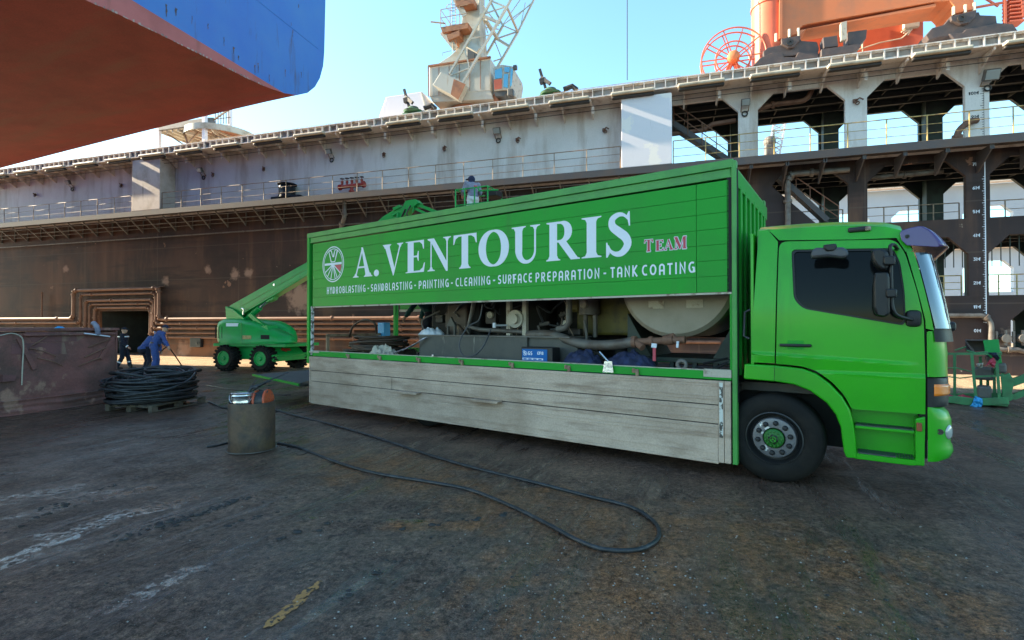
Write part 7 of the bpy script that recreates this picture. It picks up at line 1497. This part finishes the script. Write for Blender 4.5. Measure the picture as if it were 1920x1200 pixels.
def belt(p, J, s):
    m_ = MB(); c = J['waist'].lerp(J['pelvis'], .45); m_.lathe([(.168, -.05), (.172, 0), (.168, .05)], c, (J['waist'] - J['pelvis']), 20); m_.build('belt', M['leather'], p, smooth=50)
    b = J['chest'] - Vector((.148, 0, -.06)); m_ = MB()
    for i, (dy, dz, w_, h) in enumerate(((-.03, .06, .16, .03), (0, .01, .12, .03), (-.02, -.05, .14, .028), (.01, .1, .06, .03))): m_.rbox(b + Vector((.0, dy, dz)), (.03, w_, h), .01)
    m_.build('back_print', M['ltblue'], p)
wk3 = place(289, 703, R(38))
person('worker in blue overalls and dark cap, back turned, leaning to pull on a hose', wk3, 0, dict(pelvis=(0, 0, .98), waist=(.05, 0, 1.12), chest=(.15, -.02, 1.34), neck=(.24, -.03, 1.50), head=(.31, -.05, 1.62), ls=(.16, .17, 1.44), rs=(.20, -.22, 1.42), le=(.20, .26, 1.18), re=(.27, -.42, 1.20), lw=(.34, .12, 1.02), rw=(.36, -.58, 1.00), lk=(.10, .14, .52), rk=(.02, -.16, .50), la=(.05, .17, .09), ra=(-.08, -.2, .09), look=-.9), 'blue_cloth', 'blue_cloth', 'navy_cloth', 1.06, 'leather', extra=belt, grip='lr')
person('worker in a blue jacket bent low behind his mate, mostly hidden', place(272, 699, R(60)), 0, dict(pelvis=(-.1, 0, .88), waist=(.02, .02, 1.02), chest=(.2, .03, 1.22), neck=(.36, .03, 1.34), head=(.46, .03, 1.42), ls=(.24, .2, 1.32), rs=(.26, -.16, 1.32), le=(.38, .26, 1.05), re=(.40, -.2, 1.05), lw=(.46, .18, .82), rw=(.48, -.12, .82), lk=(.12, .12, .48), rk=(.1, -.12, .48)), 'blue_cloth', 'navy_dark', None, 1.0, grip='lr')
hp2 = wk3.w((.36 * 1.06, -.58 * 1.06, 1.0 * 1.06)); m_ = MB(); q = G(345, 693); hw = wk3.w((.42, .15, 1.05)); gq = G(262, 700); m_.tube(smooth_path([gq, Vector((gq.x + .3, gq.y + .1, .3)), Vector(hw) - Vector((.3, 0, .25)), Vector(hw), Vector(hp2) + Vector((.02, 0, -.02)), Vector(hp2).lerp(q, .5) + Vector((0, 0, .03)), q + Vector((0, 0, .02))], 6), .022, 8); m_.solo('pulled_hose', 'brown hose held slanting in the hands of the worker in blue overalls', 'hose', M['leather'], FW, q, smooth=50)
bk_ = to_lift(Vector((sx0 + .42, -.12, zf5))); bw = FL.w(bk_); person('worker in grey jacket and dark hood standing in the green basket above the truck', Fr((bw.x, bw.y), R(115)), zf5, dict(pelvis=(0, 0, .90), waist=(.03, 0, 1.03), chest=(.07, 0, 1.24), neck=(.12, .0, 1.42), head=(.17, .0, 1.54), ls=(.08, .2, 1.36), rs=(.08, -.2, 1.36), le=(.12, .30, 1.12), re=(.10, -.30, 1.12), lw=(.32, .24, 1.05), rw=(.32, -.2, 1.05), look=.9, lk=(.1, .1, .48), rk=(.1, -.1, .48)), 'grey_cloth', 'white_cloth', 'navy_cloth', 1.0, hood='navy_cloth', grip='lr',
       extra=lambda p, J, s: MB().rbox(J['chest'] - Vector((.165, .05, -.03)), (.02, .12, .05), .008).build('back_print', M['letter_red'], p))
bwk = FT.w((-7.25, 1.95, 0)); person('worker in teal jacket and black trousers standing over the hose coil in the truck bed', Fr((bwk.x, bwk.y), R(165)), ZB, dict(waist=(.06, 0, 1.07), chest=(.2, 0, 1.26), neck=(.3, 0, 1.40), head=(.38, 0, 1.50), ls=(.22, .19, 1.36), rs=(.22, -.19, 1.36), le=(.34, .26, 1.10), re=(.30, -.24, 1.08), lw=(.52, .26, .88), rw=(.36, -.2, .84), lk=(.10, .16, .5), rk=(.02, -.16, .5), la=(.02, .2, .09), ra=(-.1, -.18, .09)), 'teal_cloth', 'navy_dark', 'navy_dark', 1.0, grip='lr')
# ------------------------------------------------------------------ green work basket at the right edge
g1 = G(1850, 762); FG = Fr((g1.x, g1.y), math.atan2(-.687, .727))
def GP(px, py, y=0): p = hit(FG, 1, y, px, py); return (p.x, p.z)
def GV(px, py, y=0): p = hit(FG, 1, y, px, py); return Vector((p.x, y, p.z))
wb = thing('work_basket', 'battered green steel work basket with control box on the ground right of the truck', 'work basket', FG, (0, .5, 0))
m_ = MB(); m_.prism([GP(*p) for p in ((1760, 745), (1790, 742), (1830, 747), (1890, 744), (1893, 758), (1850, 760), (1815, 760), (1760, 752))], -.03, 0.0); m_.box(GP(1760, 750)[0], GP(1890, 750)[0], 0, .9, .03, .08); m_.prism([GP(*p) for p in ((1760, 745), (1890, 744), (1892, 757), (1760, 756))], .88, .92); m_.build('tray', M['cage_green'], wb, bevel=.01)
for x0, y0, x1, y1, y in ((1822, 664, 1830, 748, 0), (1868, 664, 1874, 747, 0), (1864, 690, 1865, 747, .5), (1790, 664, 1790, 745, .9), (1838, 668, 1840, 745, .9), (1880, 700, 1882, 745, .3), (1852, 704, 1852, 745, .9)):
    m_ = MB(); m_.beam(GV(x0, y0, y), GV(x1, y1, y), .055, .055); m_.build('post', M['cage_green'], wb)
m_ = MB()
for y in (0, .9): m_.beam(GV(1775, 663.5, y), GV(1876, 663, y), .05, .05); m_.beam(GV(1826, 706, y), GV(1884, 704, y), .035, .035)
m_.beam(GV(1876, 663, 0), (GV(1876, 663, 0).x, .9, GV(1876, 663, 0).z), .05, .05); m_.tube([GV(1760, 690, .3), GV(1795, 690, .3), GV(1824, 698, .1)], .014, 6); m_.tube([GV(1775, 706, .2), GV(1800, 709, .2), GV(1826, 706, .1)], .014, 6); m_.tube([GV(1790, 657, .4), GV(1806, 652, .4), GV(1812, 650, .4)], .016, 6); m_.tube([GV(1812, 657, .3), GV(1830, 662, .3), GV(1852, 660, .2)], .02, 6); m_.build('rail', M['cage_green'], wb, smooth=50)
a, b = GV(1809, 637, .3), GV(1874, 636, .3); zb_ = GV(1843, 660, .3).z; xm = GV(1844, 640, .3).x
m_ = MB(); m_.box(a.x, b.x, .3, .8, a.z - .02, a.z); m_.box(a.x, b.x, .78, .8, zb_, a.z - .02); m_.prism([(a.x, a.z - .02), (a.x + .02, a.z - .02), (xm - .15, zb_), (xm - .2, zb_)], .3, .8); bx_ = m_.build('control_box', M['bogie'], wb)
m_ = MB(); m_.prism([GP(*p, .28) for p in ((1843, 638), (1872, 636), (1879, 681), (1868, 681), (1847, 661))], .26, .29); m_.build('control_box_door', M['lift_green'], wb, bevel=.006)
m_ = MB(); m_.prism([GP(*p, .3) for p in ((1876, 705), (1893, 700), (1903, 716), (1897, 735), (1900, 748), (1894, 752), (1880, 748))], .25, .35); m_.prism([GP(*p, .5) for p in ((1876, 705), (1893, 700), (1903, 716), (1897, 735), (1900, 748), (1880, 748))], .6, .7); m_.build('mount_plate', M['cage_green'], wb, bevel=.01)
m_ = MB(); m_.beam(GV(1896, 718, .45), GV(1940, 702, .45), .2, .16); m_.beam(GV(1898, 745, .45), GV(1940, 728, .45), .2, .12); m_.beam(GV(1938, 715, .45), GV(2010, 680, .45), .3, .3); m_.build('arm', M['cage_green'], wb)
m_ = MB(); m_.beam(GV(2010, 680, .45), (GV(2010, 680, .45).x, .45, 0), .3, .3); m_.build('arm_stand', M['cage_green'], wb)
m_ = MB(); m_.rbox(GV(1878, 690, .4), (.16, .3, .22), .04); m_.rbox(GV(1858, 672, .5), (.2, .3, .16), .05); m_.rbox(GV(1845, 735, .5), (.25, .4, .3), .05); m_.rbox(GV(1845, 700, .6), (.35, .3, .3), .05); m_.build('hydraulic_unit', M['pipe_grey'], wb)
def drape(lb, nm, cat, pts, mt, y=-.05):
    m_ = MB(); q = [GV(*p, y) for p in pts]; n = len(q); cx = sum((p for p in q), Vector()) / n
    def fn(a, b):
        t = a * n; k = int(t) % n; p = q[k].lerp(q[(k + 1) % n], t - int(t)); v = cx.lerp(p, b); v.y = y - .05 * (1 - b * b) + .05 * noise.noise((v.x * 16, v.z * 16, y * 7)) + .03 * noise.noise((v.x * 38, v.z * 30, 3)); return v
    m_.grid(fn, n * 6, 10); m_.solo(nm, lb, cat, M[mt], FG, cx, smooth=80)
drape('light blue plastic bag slumped against the green basket tray', 'plastic_bag', 'plastic bag', ((1828, 742), (1834, 744), (1842, 748), (1843, 758), (1838, 766), (1824, 767), (1812, 766), (1822, 758)), 'ltblue', -.09)
drape('dark red rag hanging over the green basket rail', 'rag', 'rag', ((1864, 668), (1868, 680), (1862, 690), (1856, 683), (1848, 686), (1856, 674)), 'letter_red', -.06)
drape('pale rag hanging inside the green basket', 'rag', 'rag', ((1830, 682), (1844, 680), (1842, 690), (1834, 691)), 'cream_paint', .2)
drape('black jacket thrown over the green basket rail', 'jacket', 'jacket', ((1852, 661), (1868, 661), (1875, 672), (1870, 677), (1860, 668)), 'navy_dark', -.08)
m_ = MB(); p = GV(1800, 741, .3); heap(m_, (p.x, .35, .08), (.3, .25, .10), 6, 24, .8); m_.solo('rubble_heap', 'pinkish rags heaped in the green basket tray', 'rags', M['letter_red'], FG, (p.x, .35, .08), smooth=80)
